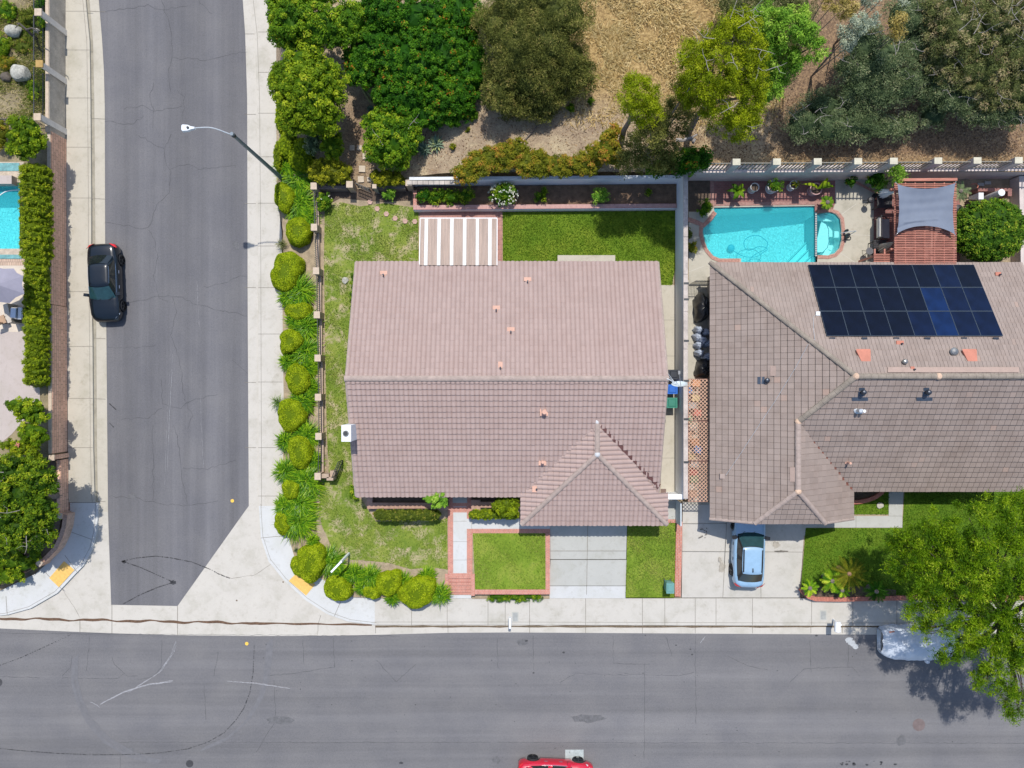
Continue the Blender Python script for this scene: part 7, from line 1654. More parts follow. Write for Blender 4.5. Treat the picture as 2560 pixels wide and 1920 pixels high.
for k, (a, b, rx, ry) in enumerate([(1246,1494,32,9),(1290,1496,30,9),(1328,1493,26,8)]): plant('creeping_plant', ['left','middle','right'][k]+' green creeper hanging over the pavement below the square lawn', 'creeper', [(a, b, rx, ry, .42),(a+14, b+1, rx*.6, ry*1.2, .38)], .15, MIDG, 'small', 'creepers below the square lawn', aspect=.15, leaf=.16)
# trees and shrubs of the north west garden
plant('hedge', 'tall overgrown yellow green hedge at the top by the pavement', 'hedge', [(712,45,36,60,2.2),(708,95,30,30,1.6),(735,55,58,58,3.2),(805,70,60,52,3.4),(760,105,60,28,2.6),(850,95,42,34,3.0),(700,30,25,60,2.4),(880,60,40,50,3.2),(760,-20,90,40,3.2)], 0, MIDG, 'broad', hill=True)
plant('round_tree', 'round bright green broadleaf tree between the pavement and the dark green thicket', 'tree', [(775,240,82,82,4.6),(718,215,42,52,2.6),(735,205,56,58,4.0),(820,215,50,58,4.0),(800,295,58,46,3.8),(745,300,45,40,3.6),(765,160,48,36,3.8)], 0, BRIGHT, 'broad', hill=True, tree=True)
plant('broadleaf_thicket', 'dark green flowering thicket filling the upper middle of the garden', 'thicket', [(940,120,90,80,2.8),(1030,150,90,85,3.2),(1110,120,90,80,3.2),(1172,175,48,75,2.6),(1010,230,80,70,2.6),(1110,230,84,72,2.6),(1060,50,90,60,3.4),(960,35,70,55,3.0),(1060,285,65,38,2.0),(1120,285,50,30,1.7),(905,170,40,50,2.4),(1150,40,65,60,3.2)], 0, DARKG, 'dense', hill=True)
plant('round_bush', 'bright green round bush beside the agaves', 'bush', [(978,345,62,62,2.8),(950,312,42,34,2.4),(1015,335,38,44,2.5),(985,390,52,30,2.0),(945,365,34,40,2.2)], 0, MIDG, 'broad', hill=True, twigs=4)
plant('round_bush', 'small bright shrub between the round tree and the gold juniper', 'bush', [(829,362,32,34,2.0),(820,335,22,20,1.9),(838,385,22,18,1.6)], 0, BRIGHT, 'small', hill=True, leaf=.14)
plant('dark_bush', 'dark leaved bush behind the small bright shrub', 'bush', [(784,362,24,24,1.4),(790,345,18,18,1.4)], 0, GRAYG, 'small', hill=True)
for k, (a, b, r, lab) in enumerate([(1059,370,26,'lower left agave beside the bright round bush'),(1090,356,27,'yellow edged agave at the right end of the agave group'),(1050,300,22,'upper left agave under the dark thicket'),(1090,310,20,'upper right agave at the edge of the thicket'),(925,268,12,'small agave at the foot of the cactus')]):
    q = PH(a, b, .3); c = q; n = 34; V = []; rn = []; Rr = r*(H-2)/F
    for i in range(n):
        an = i*2.4; el = .25+.95*(i/n); d = Vector((math.cos(an)*math.cos(el), math.sin(an)*math.cos(el), math.sin(el))); s_ = Vector((-math.sin(an), math.cos(an), 0)); L = Rr*rng.uniform(.9, 1.1)
        P0, P1, P2 = c, c+d*L*.45, c+d*L-Vector((0, 0, .06)); w = .07
        V += [P0-s_*w*.6, P0+s_*w*.6, P1+s_*w, P1-s_*w, P1-s_*w, P1+s_*w, P2+s_*.005, P2-s_*.005]; v_ = rng.random(); rn += [v_*.7, v_*.7+.3*(k == 1)]
    tag(np_mesh('agave', np.array([tuple(v) for v in V]), 4, AGAV, None, tuple(c), rnd=np.clip(np.array(rn), 0, 1)), 'blue green '+lab, 'agave', 'agaves on the bank')
q = PH(925,262); o = thing('cactus', 'columnar cactus with bent arms on the bare path', 'cactus', q); m = MB()
for pts in ([(945,258),(930,248),(912,232)],[(942,270),(925,255),(912,236)],[(930,262),(918,245),(914,232)]):
    P_ = [PH(a, b)+Vector((0, 0, .1+.55*i)) for i, (a, b) in enumerate(pts)]; m.tube(P_, [.07, .075, .05], 9)
m.build('arm', M('cactus_skin', (.22,.24,.11), .8, .25, 9, 30), o)
for a, b, r, h, lab in [(1182,292,13,.5,'lone yellow green sprout on the bare bank under the thicket'),(1170,330,6,.3,'tiny dry sprout right of the agaves'),(1133,372,8,.35,'small ochre sprout on the bank near the agaves'),(1425,275,10,.4,'small green weed cluster on the bare bank'),(1475,258,8,.4,'tiny green weed right of the olive scrub')]:
    plant('sprout', lab, 'weed', [(a, b, r, r, h)], 0, GOLD if 'dry' in lab or 'ochre' in lab else MIDG, 'small', 'weeds on the bare bank', hill=True, leaf=.08, cr=.1, dens=30)
# photinia hedge
L = [(1165,440,30,24),(1195,415,34,34),(1230,400,34,32),(1265,395,34,34),(1290,378,34,26),(1320,410,36,34),(1355,410,34,34),(1395,420,30,26),(1430,415,30,26),(1465,410,30,30),(1490,390,22,28)]
for k, (a, b, rx, ry) in enumerate(L):
    plant('photinia_bush', '%s reddish green bush from the left in the hedge behind the white garden wall' % words[k], 'bush', [(a, b, rx, ry, 1.5),(a+10, b+8, rx*.7, ry*.7, 1.35),(a-10, b-6, rx*.7, ry*.6, 1.4)], 0, PHOT, 'dense', 'photinia hedge behind the garden wall', hill=True, leaf=.10)
plant('photinia_bush', 'tall reddish bush at the left foot of the drooping acacia', 'bush', [(1515,375,28,36,2.2),(1525,345,24,22,2.0),(1535,400,26,24,1.8)], 0, PHOT, 'broad', hill=True)
plant('scrub_bush', 'large olive brown feathery scrub right of the dark thicket', 'scrub', [(1300,110,90,100,3.4),(1255,60,70,80,3.2),(1360,90,90,100,3.6),(1400,40,85,70,3.8),(1330,190,85,62,2.6),(1260,170,50,55,2.4),(1420,150,55,60,2.6),(1310,20,90,60,3.6)], 0, OLIVE, 'scrub', hill=True)
plant('scrub_bush', 'lower feathery olive scrub above the bare bank', 'scrub', [(1290,255,60,45,1.5),(1370,225,60,45,2.0),(1345,272,45,30,1.2),(1245,235,40,45,2.4),(1440,190,50,50,2.2)], 0, OLIVE, 'scrub', hill=True, aspect=.2, leaf=.2)
plant('acacia_tree', 'yellow green acacia tree with bare grey twigs in its crown', 'tree', [(1805,150,76,66,9.2),(1760,210,72,72,9.0),(1845,200,50,74,8.6),(1800,280,70,66,8.0),(1830,335,48,38,6.8),(1725,245,46,56,7.4),(1850,275,42,60,7.4),(1720,170,36,40,7.4),(1825,105,46,34,8.4)], 0, ACAC, 'airy', hill=True, tree=True, twigs=30, dens=15, leaf=.10, cr=.32, n_each=110)
plant('acacia_tree', 'smaller yellow green acacia crown left of the large acacia', 'tree', [(1585,265,48,44,7.6),(1600,305,42,38,6.6),(1578,240,34,26,7.2)], 0, ACAC, 'airy', hill=True, tree=True, dens=13, leaf=.10, cr=.32)
plant('acacia_tree', 'dull drooping olive acacia branches above the white wall corner', 'tree', [(1600,375,46,46,3.6),(1640,410,50,34,3.2),(1580,410,36,32,3.0),(1660,370,30,36,3.4),(1690,300,38,46,4.4),(1640,310,26,34,3.6),(1620,345,40,36,5.5),(1700,250,30,40,6)], 0, OLIVE, 'airy', hill=True, tree=True, dens=8)
plant('dark_bush', 'dark green ivy like bush at the corner of the white and pink walls', 'bush', [(1718,408,48,30,1.9),(1690,415,30,24,1.8),(1748,400,26,24,1.7),(1655,425,40,18,1.6)], 0, DARKG, 'broad', hill=True)
plant('lime_tree', 'bright lime green feathery tree right of the acacia', 'tree', [(1895,85,42,42,7.0),(1960,100,62,52,7.0),(1990,150,40,40,6.5),(1945,180,34,34,5.5),(1920,215,28,46,5.0),(1900,150,38,44,6.0),(1900,250,16,26,4)], 0, LIME, 'airy', hill=True, tree=True, dens=10, leaf=.14, cr=.33)
plant('dark_bush', 'dark shaded scrub at the top between the dry grass and the lime tree', 'bush', [(1865,25,66,50,3.0),(1925,20,60,60,3.4),(1985,30,40,60,3.2),(1825,15,44,40,2.4),(1900,70,50,40,2.2),(1990,95,36,40,2.2)], 0, BROWNG, 'scrub', hill=True)
plant('scrub_bush', 'grey green wispy scrub low above the pool wall', 'scrub', [(2010,310,52,46,1.9),(2075,318,58,44,2.1),(2140,310,58,46,2.1),(2200,322,48,32,1.6),(2250,318,40,32,1.4),(2060,265,54,38,2.0),(2120,260,44,34,2.0)], 0, GRAYG, 'scrub', hill=True, twigs=8)
plant('scrub_bush', 'tall grey green scrub in the upper right centre', 'scrub', [(2160,190,66,56,3.0),(2210,150,60,60,3.4),(2200,230,60,50,2.6),(2150,120,50,50,3.2),(2250,210,50,55,2.8),(2280,120,50,60,3.2),(2110,175,36,36,2.6),(2260,50,60,60,3.8),(2310,220,44,50,2.2),(2330,290,40,36,1.5),(2120,235,34,30,2.0)], 0, GRAYG, 'scrub', hill=True, twigs=14)
plant('golden_shrub', 'golden yellow flowering shrub at the top edge', 'shrub', [(2060,35,38,42,7.4),(2078,62,26,26,7.0),(2042,12,26,24,7)], 0, GOLDT, 'airy', hill=True, dens=12, cr=.3)
plant('silver_shrub', 'pale silvery shrub below the golden shrub', 'shrub', [(2108,96,32,26,5.8),(2090,118,22,22,5.4),(2135,84,22,18,5.6),(2095,142,12,12,4.8)], 0, SILV, 'airy', hill=True, dens=9, cr=.28)
plant('silver_shrub', 'silver leaved shrub touching the top edge', 'shrub', [(2190,15,50,30,5.6),(2150,30,30,20,5.2)], 0, SILV, 'airy', hill=True, dens=6)
plant('golden_shrub', 'small dry golden branch tips among grey green scrub', 'shrub', [(2222,92,26,20,5.2),(2215,112,14,16,5)], 0, GOLDT, 'airy', hill=True, dens=6)
plant('oak_scrub', 'large brownish green oak scrub in the top right corner', 'scrub', [(2400,80,95,90,4.4),(2490,60,90,90,4.6),(2550,120,80,90,4.2),(2440,170,80,80,3.8),(2360,150,60,70,3.4),(2540,220,70,60,3.2),(2350,30,70,60,4.2),(2470,240,70,50,2.8)], 0, BROWNG, 'fine', hill=True, twigs=30, leaf=.115)
plant('scrub_bush', 'dark green skirt of scrub under the oak scrub', 'scrub', [(2380,250,60,46,3.0),(2450,290,60,32,2.4),(2340,215,40,45,3),(2540,290,50,35,2.6),(2500,300,50,25,2.2)], 0, GRAYG, 'scrub', hill=True, twigs=8)
# driftwood, dry branches, rocks
q = PH(1740,350,.4); o = thing('bare_branch', 'twisted grey bare branch under the acacia', 'branch', q); m = MB()
for pts in ([(1690,350),(1705,352),(1725,348),(1740,340)],[(1725,348),(1735,352),(1730,360)],[(1640,335),(1650,330),(1668,334)]): m.tube([PH(a, b, .5)+Vector((0, 0, .5+.1*i)) for i, (a, b) in enumerate(pts)], [.12, .11, .08, .04][:len(pts)], 7)
m.build('limb', TWIG, o)
m = MB(); m.tube([PH(1343,315)+Vector((0, 0, .1)), PH(1332,330)+Vector((0, 0, .12)), PH(1308,355)+Vector((0, 0, .1))], [.03, .04, .02], 6); tag(m.build('bare_branch', BARK, loc=PH(1330,330)), 'thin dead stick lying on the bare bank', 'branch')
def rock(px, py, rx, ry, h, z0, lab, seed, mat):
    p = W(px, py, z0+h*.5); r2 = random.Random(seed); rxw, ryw = rx*(H-z0)/F, ry*(H-z0)/F; pl = [(Vector((r2.gauss(0, 1), r2.gauss(0, 1), r2.gauss(0, .8))).normalized(), r2.uniform(.72, .95)) for _ in range(14)]; vs = []; nu, nv = 26, 14
    for i in range(nv+1):
        el = -math.pi/2+math.pi*i/nv
        for j in range(nu):
            a = 2*math.pi*j/nu; d = Vector((math.cos(a)*math.cos(el), math.sin(a)*math.cos(el), math.sin(el))); k = 1.0
            for n_, dd in pl:
                q_ = d.dot(n_)
                if q_ > 0: k = min(k, dd/q_)
            vs.append((p.x+d.x*k*rxw, p.y+d.y*k*ryw, z0+h*.35+d.z*k*h*.65))
    m = MB(); m.add(vs, [(i*nu+j, i*nu+(j+1) % nu, (i+1)*nu+(j+1) % nu, (i+1)*nu+j) for i in range(nv) for j in range(nu)]); tag(m.build('boulder', mat, loc=(p.x, p.y, z0)), lab, 'boulder')
RCK = M('rock_grey', (.42,.41,.36), .9, .3, 3, 12, .6); RCKD = M('rock_dark', (.12,.10,.08), .9, .3, 4, 14, .6)
rock(49,181,23,25,.75,ZL,'large grey boulder lying in the dry west yard',1,RCK); rock(32,76,22,16,.6,ZL,'pale boulder under the bent branch in the west yard',2,RCK); rock(14,192,14,14,.35,ZL,'small dark rock left of the large grey boulder',3,RCKD); rock(91,76,8,6,.3,ZL,'small pale rock beside the iron fence under the bent branch',7,RCK)
rock(2201,1264,9,8,.14,ZR,'flat pale stone on the small lawn under the east eave',4,M('stone_pale', (.5,.46,.38), .9, .1)); rock(863,701,9,9,.14,ZP,'flat pale stone lying on the west lawn beside the roof',5,RCK)
for a, b, lab, kk in [(915,391,'square pale stepping stone beside the bright round bush',.4),(906,423,'square pale stepping stone in the middle of the garden path',.4),(903,449,'square pale stepping stone by the small garden gate',.38),(924,449,'narrow pale stepping stone at the small garden gate',.28),(881,370,'rounded stepping stone left on the garden path',.3),(899,370,'rounded stepping stone right on the garden path',.3)]:
    q = PH(a, b); m = MB(); m.box((q.x, q.y, q.z+.03), (kk, kk, .12), rng.uniform(-.1, .1), taper=.96); tag(m.build('stepping_stone', SS, loc=q), lab, 'stepping stone', 'stepping stones on the garden path')
# bed plants behind the corner house
Zb = .95
for a, b, rx, ry, h, mt, st, lab in [(1060,490,20,18,.8,DARKG,'small','dark green bush at the left end of the long planter bed'),(1090,490,28,20,.7,MIDG,'small','reddish green low bush second in the long planter bed'),(1130,492,30,18,.65,MIDG,'small','wide low bush in the long planter bed'),(1165,488,22,18,.7,MIDG,'small','right low bush beside the bare part of the planter bed'),
 (1258,484,36,27,1.1,None,'small','green bush covered in small white flowers in the planter bed'),(1345,494,8,12,.5,MIDG,'small','small faint sprig left in the bare planter bed'),(1360,490,7,20,.6,BRIGHT,'small','thin upright sprig in the bare planter bed'),(1500,490,23,22,.9,LIME,'small','round fresh green bush alone in the planter bed'),(1619,482,6,6,.3,BRIGHT,'small','tiny yellow green seedling at the right of the planter bed')]:
    t = plant('bed_bush', lab, 'bush', [(a, b, rx, ry, h),(a+rx*.3, b-ry*.2, rx*.6, ry*.6, h*1.05)], Zb, mt or MIDG, st, leaf=.09 if mt else .1)
    if mt is None:
        lob = px_lobes([(a, b, rx, ry, Zb+h+.03)], Zb); C = lobe_centres(lob, 24, 0, (1.0, 1.06)); V, r = leaf_cloud(C, .07, 5, .07, 1.0); WF = leafmat('petal_white', [(0, (.6,.62,.5)), (1, (.85,.86,.78))], .1); np_mesh('blossom', V, 4, WF, t, rnd=r)
t = plant('bed_bush', 'dark bush with small white flowers inside the fence corner', 'bush', [(812,502,18,20,.8),(802,512,14,14,.7)], ZP, MIDG, 'small'); lob = px_lobes([(812,504,18,20,1.45)], ZP); V, r = leaf_cloud(lobe_centres(lob, 6, 0), .07, 3, .06, 1.0); np_mesh('blossom', V, 4, bpy.data.materials['petal_white'], t, rnd=r)
plant('bed_bush', 'small lime green bush below the golden clipped shrub', 'bush', [(970,487,17,12,.7),(978,478,10,9,.8)], ZP, LIME, 'small')
plant('bed_bush', 'low green weeds along the west wall of the corner house', 'bush', [(885,1235,10,20,.5),(882,1222,7,9,.5)], ZP, MIDG, 'small'); plant('bed_bush', 'row of low leaves at the north west corner of the tiled roof', 'bush', [(882,715,5,40,.5)], ZP, MIDG, 'small')
# front of the corner house
plant('low_hedge', 'long low clipped reddish green hedge under the left brick planter', 'hedge', [(955,1287,22,14,1.2),(985,1288,26,14,1.2),(1015,1288,26,14,1.2),(1045,1288,26,14,1.2),(1072,1287,22,14,1.2),(1090,1287,12,12,1.1)], ZP, HEDB, 'clip', leaf=.06)
plant('low_hedge', 'low clipped green hedge right of the entrance path', 'hedge', [(1190,1286,18,12,1.15),(1215,1286,22,13,1.15),(1245,1286,24,12,1.15),(1275,1286,24,12,1.15)], ZP, HEDG, 'clip', leaf=.06)
plant('round_bush', 'bright leafy bush hanging over the left brick planter at the entrance', 'bush', [(1085,1245,26,14,1.9),(1105,1240,20,14,1.9),(1100,1255,18,12,1.7)], .95, LIME, 'broad', leaf=.17, dens=9, cr=.2)
plant('round_bush', 'large rounded olive bush right of the entrance', 'bush', [(1268,1262,30,26,2.0),(1250,1255,18,18,1.8),(1282,1275,18,14,1.7)], ZP, HEDG, 'broad', leaf=.14, dens=9, cr=.22)
# west lot
plant('round_shrub', 'large rounded yellow green shrub at the corner of the west wall', 'shrub', [(70,350,42,46,2.2),(60,375,34,24,2.0),(85,325,26,26,2.1),(60,318,24,20,2.1)], ZL, BRIGHT, 'dense', leaf=.12, hill=False)
hl = [(85,425+ i*21, 34 if 425+i*21 < 640 else 27, 18, 1.55+.1*math.sin(i*1.7)) for i in range(26)]; hl = [(82 if b < 640 else 87, b, rx, ry, h) for a, b, rx, ry, h in hl]
plant('hedge', 'long tall clipped hedge along the top of the west brick wall', 'hedge', hl, ZL, HEDG, 'hedge', flat=1.6)
plant('dark_bush', 'brownish leaning shrub at the far left above the west pool', 'bush', [(8,330,24,26,1.2),(5,355,20,18,1.0)], ZL, PHOT, 'small')
plant('leafy_shrub', 'bushy bright shrub reaching over the west terrace', 'shrub', [(80,1020,42,22,1.9),(50,1008,24,14,1.7),(100,1040,26,20,1.7),(70,1038,24,14,1.6)], ZL, BRIGHT, 'broad', dens=9, cr=.2)
plant('leafy_shrub', 'rounded bright shrub below the shrub reaching over the terrace', 'shrub', [(92,1082,34,26,1.8),(80,1070,22,18,1.7),(108,1095,18,20,1.6)], ZL, BRIGHT, 'broad', dens=9, cr=.2)
plant('leafy_shrub', 'yellowish mixed shrub at the lower end of the west terrace', 'shrub', [(75,1118,30,20,1.3),(45,1115,24,15,1.1),(25,1110,18,12,1.1),(88,1140,24,24,1.4),(50,1132,20,12,1.1)], ZL, HEDG, 'small', leaf=.13)
p = W(48,1111,ZL+1.1); m = MB()
for k in range(9): a = k*.7; m.lathe((p.x+.1*math.cos(a*2)*(k/5), p.y+.08*math.sin(a*2)*(k/5), p.z+.1), [(.03, 0), (.045, .03), (.01, .05)], 6)
tag(m.build('red_blossom', REDVENT, loc=p), 'small cluster of red blossoms on the yellowish shrub of the west terrace', 'flowers')
plant('broad_tree', 'broad glossy green tree over the curved west corner wall', 'tree', [(60,1240,62,60,4.4),(105,1200,46,50,4.2),(25,1190,52,52,4.5),(100,1270,50,50,4.2),(50,1320,55,50,4.0),(110,1330,36,40,3.4),(10,1280,45,60,4.4),(60,1175,45,36,4.0),(-20,1240,50,70,4.6),(15,1360,40,34,3.0)], .8, leafmat('leaf_glossy', [(0, (.015,.05,.004)), (.5, (.08,.155,.008)), (.85, (.22,.31,.012)), (1, (.42,.43,.03))]), 'broad', tree=True, twigs=8, dens=8)
plant('ground_shrub', 'bright green low ground shrub at the bottom of the west corner garden', 'ground cover', [(20,1400,42,34,.8),(55,1410,30,26,.7),(10,1440,34,24,.6),(40,1440,26,16,.5),(85,1385,18,24,.7),(-30,1430,40,40,.7)], .8, BRIGHT, 'small', leaf=.10, dens=11)
# west dry yard plants
for k, (a, b, rx, ry, h, mt, lab) in enumerate([(20,30,30,26,.5,MIDG,'green clump in the top left corner of the dry yard'),(75,45,30,26,.6,HEDB,'olive clump under the bent branch'),(10,118,20,36,.5,BRIGHT,'bright clump at the left edge above the small dark rock'),(20,160,26,16,.5,PHOT,'reddish clump left of the large boulder'),(86,228,18,26,.5,BRIGHT,'bright grassy clump beside the iron fence below the boulder'),(108,60,10,26,.5,MIDG,'green clump inside the upper iron fence'),(60,120,30,20,.35,HEDB,'low olive clump above the large boulder'),(105,10,16,20,.5,DARKG,'dark clump at the top by the first pilaster')]):
    plant('yard_clump', lab, 'plant', [(a, b, rx, ry, h)], ZL, mt, 'small', 'plants of the dry west yard', leaf=.13, aspect=.25)
q = W(75,75,ZL+1.2); o = thing('bare_tree', 'bent bare branching small tree in the west yard', 'tree', (q.x, q.y, ZL)); m = MB()
m.tube([tuple(W(92,96,ZL)), tuple(W(78,86,ZL+.8)), tuple(W(66,74,ZL+1.3)), tuple(W(48,58,ZL+1.5)), tuple(W(40,58,ZL+1.5))], [.10, .08, .06, .045, .02], 7); m.build('trunk', M('bark_dark', (.10,.085,.075), .9, .2), o)
m = MB(); m.tube([tuple(W(66,74,ZL+1.3)), tuple(W(80,70,ZL+1.5)), tuple(W(92,74,ZL+1.6)), tuple(W(96,84,ZL+1.6))], [.05, .04, .03, .015], 6); m.tube([tuple(W(48,58,ZL+1.5)), tuple(W(42,66,ZL+1.6)), tuple(W(38,70,ZL+1.6))], [.04, .03, .015], 6); m.build('limb', bpy.data.materials['bark_dark'], o)
# poolside greenery
plant('potted_bush', 'round green bush in the wide white pot', 'bush', [(1938,466,18,17,1.25)], ZR+.45, MIDG, 'small', leaf=.09)
plant('corner_shrub', 'green shrub in the corner bed beside the curved pool coping', 'shrub', [(1766,518,17,20,1.0),(1758,530,12,12,.9)], ZR, MIDG, 'small', aspect=.3)
plant('wall_shrub', 'round red tipped shrub against the boundary wall by the pool', 'shrub', [(1730,619,11,17,.8)], ZR, PHOT, 'small'); plant('wall_shrub', 'thin brownish shrub against the boundary wall above the red tipped shrub', 'shrub', [(1722,582,7,14,.6)], ZR, HEDB, 'small')
plant('wall_shrub', 'dark round shrub at the foot of the pink wall right of the brick terrace', 'shrub', [(2130,454,15,11,1.0)], ZR, DARKG, 'small'); plant('wall_shrub', 'dark shrub between the pink wall and the slanting bed edge', 'shrub', [(2185,450,22,16,1.2),(2198,440,12,14,1.5)], ZR, DARKG, 'small')
plant('wall_shrub', 'yellow green shrub at the upper left corner of the red pergola', 'shrub', [(2240,445,18,18,2.4),(2238,428,10,10,2.6)], ZR, LIME, 'airy', dens=12, leaf=.12); plant('wall_shrub', 'small yellow green plant left of the pergola shrub', 'shrub', [(2205,466,12,9,1.2)], ZR, LIME, 'airy', dens=14, leaf=.12)
plant('round_clipped_bush', 'very large round clipped bush right of the red pergola', 'bush', [(2486,572,90,78,2.9)], ZR, leafmat('leaf_round_bush', [(0, (.025,.07,.006)), (.5, (.085,.19,.012)), (.85, (.22,.33,.02)), (1, (.42,.45,.05))]), 'hedge', leaf=.11, flat=.6, dens=34, cr=.17)
# broad leaves, palms
def blade(c, d, L, w, droop, V, rn, v_, k=6, rise=.5):
    s_ = Vector((-d.y, d.x, 0)); pts = []
    for j in range(k+1):
        t_ = j/k; pts.append((c+d*(L*t_)+Vector((0, 0, L*(rise*math.sin(t_*math.pi*.75)-droop*t_*t_))), w*math.sin(math.pi*min(.97, .12+t_*.86))))
    for j in range(k): (p0, w0), (p1, w1) = pts[j], pts[j+1]; V += [p0-s_*w0/2, p0+s_*w0/2, p1+s_*w1/2, p1-s_*w1/2]; rn.append(v_)
def leafplant(kind, label, cat, c, n, L, w, mat, droop=.25, rise=.5, angs=None):
    V = []; rn = []
    for i in range(n):
        a = angs[i] if angs else i*2.4+rng.uniform(-.3, .3); blade(c, Vector((math.cos(a), math.sin(a), 0)), L*rng.uniform(.75, 1.1), w, droop, V, rn, rng.random(), rise=rise)
    return tag(np_mesh(kind, np.array([tuple(v) for v in V]), 4, mat, None, tuple(c), rnd=np.array(rn)), label, cat)
q = pot_pos[0]+Vector((0, 0, .02)); leafplant('broadleaf_plant', 'broad green leaves growing from the left pink pot', 'plant', q, 9, .62, .24, MIDG, .3)
q = pot_pos[3]+Vector((.1, 0, 0)); leafplant('pot_grass', 'small yellow green tuft in the fourth pot', 'plant', q, 16, .35, .04, GOLD)
q = pot_pos[4]+Vector((.1, 0, .05)); leafplant('banana_plant', 'drooping banana leaves in the large pink pot', 'plant', q, 4, 1.0, .2, BRIGHT, .35, .5, [.45, 2.9, .1, .85])
def featherpalm(px, py, r_px, zt, zg, nf, label, mat, cmat=None, trunk=True, flat=.2, lw=.2):
    c = W(px, py, zt); o = thing('palm', label, 'palm', (c.x, c.y, zg)); Rr = r_px*(H-zt)/F; V = []; rn = []
    for i in range(nf):
        a = i*2.4+rng.uniform(-.2, .2); d = Vector((math.cos(a), math.sin(a), 0)); s_ = Vector((-d.y, d.x, 0)); L = Rr*rng.uniform(.8, 1.1); el = rng.uniform(.15, .7); v_ = rng.random()*.7
        for j in range(3, 26):
            t_ = j/26; p = c+d*(L*t_)+Vector((0, 0, L*(el*t_-flat*2.2*t_*t_))); ln = Rr*lw*math.sin(math.pi*(.15+.82*t_))+.03
            for sg in (-1, 1):
                e = p+(s_*sg*.8+d*.65).normalized()*ln+Vector((0, 0, -.15*ln)); wv = d*.013; V += [p-wv, p+wv, e+wv*.2, e-wv*.2]; rn.append(min(1, v_+.3*rng.random()))
        V += [c, c+s_*.02, c+d*L*.6+Vector((0, 0, L*(el*.6-flat*.8)))+s_*.012, c+d*L*.6+Vector((0, 0, L*(el*.6-flat*.8)))]; rn.append(.8)
    np_mesh('crown', np.array([tuple(v) for v in V]), 4, mat, o, rnd=np.array(rn))
    m = MB(); m.lathe((c.x, c.y, zg), [(.16, 0), (.13, (zt-zg)*.5), (.15, zt-zg-.05), (.12, zt-zg+.1), (.03, zt-zg+.16)], 12); m.build('trunk', cmat or BARK, o); return o
CYC = leafmat('leaf_cycad', [(0, (.06,.10,.006)), (.5, (.16,.18,.012)), (.85, (.28,.25,.02)), (1, (.36,.30,.04))])
featherpalm(2122,1434,46,1.7,ZR,44,'cycad with brown crown centre and yellow green fronds at the east lawn edge',CYC,lw=.085,cmat=M('cycad_heart', (.30,.17,.10), .9, .3, 12, 30))
featherpalm(2080,1452,34,1.5,ZR,24,'fresh green palm left of the cycad',STRAP); featherpalm(2105,1475,22,1.1,ZR,18,'small palm with pale fronds hanging over the pavement',SILV if False else STRAP); featherpalm(2024,1470,22,1.0,ZR,22,'small yellow green palm at the corner of the east driveway',STRAP)
featherpalm(2190,1478,30,1.3,ZR,22,'dark palm half under the street tree',DARKG); featherpalm(1850+218,506,18,1.0,ZR,26,'dark spiky palm between the pool and the spa',MIDG)
featherpalm(2400,478,26,1.8,ZR,14,'long leaved grey palm at the right edge of the pergola',GRAYG)
# big street tree
tl = [(2300,1350,70,60,7.0),(2380,1320,80,70,7.6),(2460,1300,80,75,8.0),(2530,1270,60,60,7.6),(2250,1400,58,52,6.2),(2330,1440,80,66,7.2),(2420,1420,85,70,8.0),(2510,1400,80,75,8.2),(2290,1490,60,50,6.4),(2370,1530,70,56,7.0),(2230,1350,40,36,5.6),
 (2470,1500,72,66,7.6),(2550,1480,70,80,8.0),(2400,1600,66,46,6.4),(2480,1620,70,60,6.8),(2550,1680,60,70,6.8),(2350,1620,42,30,5.8),(2440,1680,40,36,6.0),(2620,1400,80,90,8.0),(2620,1560,80,90,7.6),(2640,1700,70,70,7.0),(2520,1760-15,44,40,5.8),(2280,1560,36,24,5.6),(2560,1340,70,60,7.8),(2470,1570,60,50,7.0),(2545,1590,66,60,7.4),(2500,1680,50,46,6.6)]
lobes = px_lobes([(a, b, rx*.97, ry*.97, h) for a, b, rx, ry, h in tl], 3.0, .55); bx = W(2470,1535,.5); o = thing('street_tree', 'large yellow green pepper tree hanging over the parked covered car', 'tree', (bx.x, bx.y, ZS))
foliage('crown', lobes, PEPP, parent=o, dens=6.6, cr=.40, n_each=130, leaf=.16, cores=False, shell=(.4, 1.05), aspect=.22, ragged=.16, spread=.15, rough=1.0, inner=.1, zmin=-.3, droop=.9)
BKD = M('bark_brown', (.115,.085,.072), .9, .3, 5, 20, .5); m = MB(); m.tube([(bx.x, bx.y, 0), (bx.x-.25, bx.y+.1, 1.2), (bx.x-.9, bx.y+.5, 2.6), (bx.x-1.2, bx.y+.8, 3.4)], [.34, .27, .24, .2], 10); m.build('trunk', BKD, o); fk = Vector((bx.x-1.1, bx.y+.7, 3.2))
for l in lobes:
    tp = Vector((l[0], l[1], l[2]+l[5]*.3)); md = fk.lerp(tp, .5)+Vector((rng.uniform(-.3, .3), rng.uniform(-.3, .3), .25)); m = MB(); m.tube([fk, fk.lerp(md, .5)+Vector((0, 0, .2)), md, tp], [.15, .12, .08, .03], 7)
    for q_ in range(3): e = tp+Vector((rng.uniform(-1, 1)*l[3]*.6, rng.uniform(-1, 1)*l[4]*.6, rng.uniform(0, .4))); m.tube([md, (md+e)/2+Vector((0, 0, .1)), e], [.05, .035, .015], 5)
    m.build('limb', BKD, o)
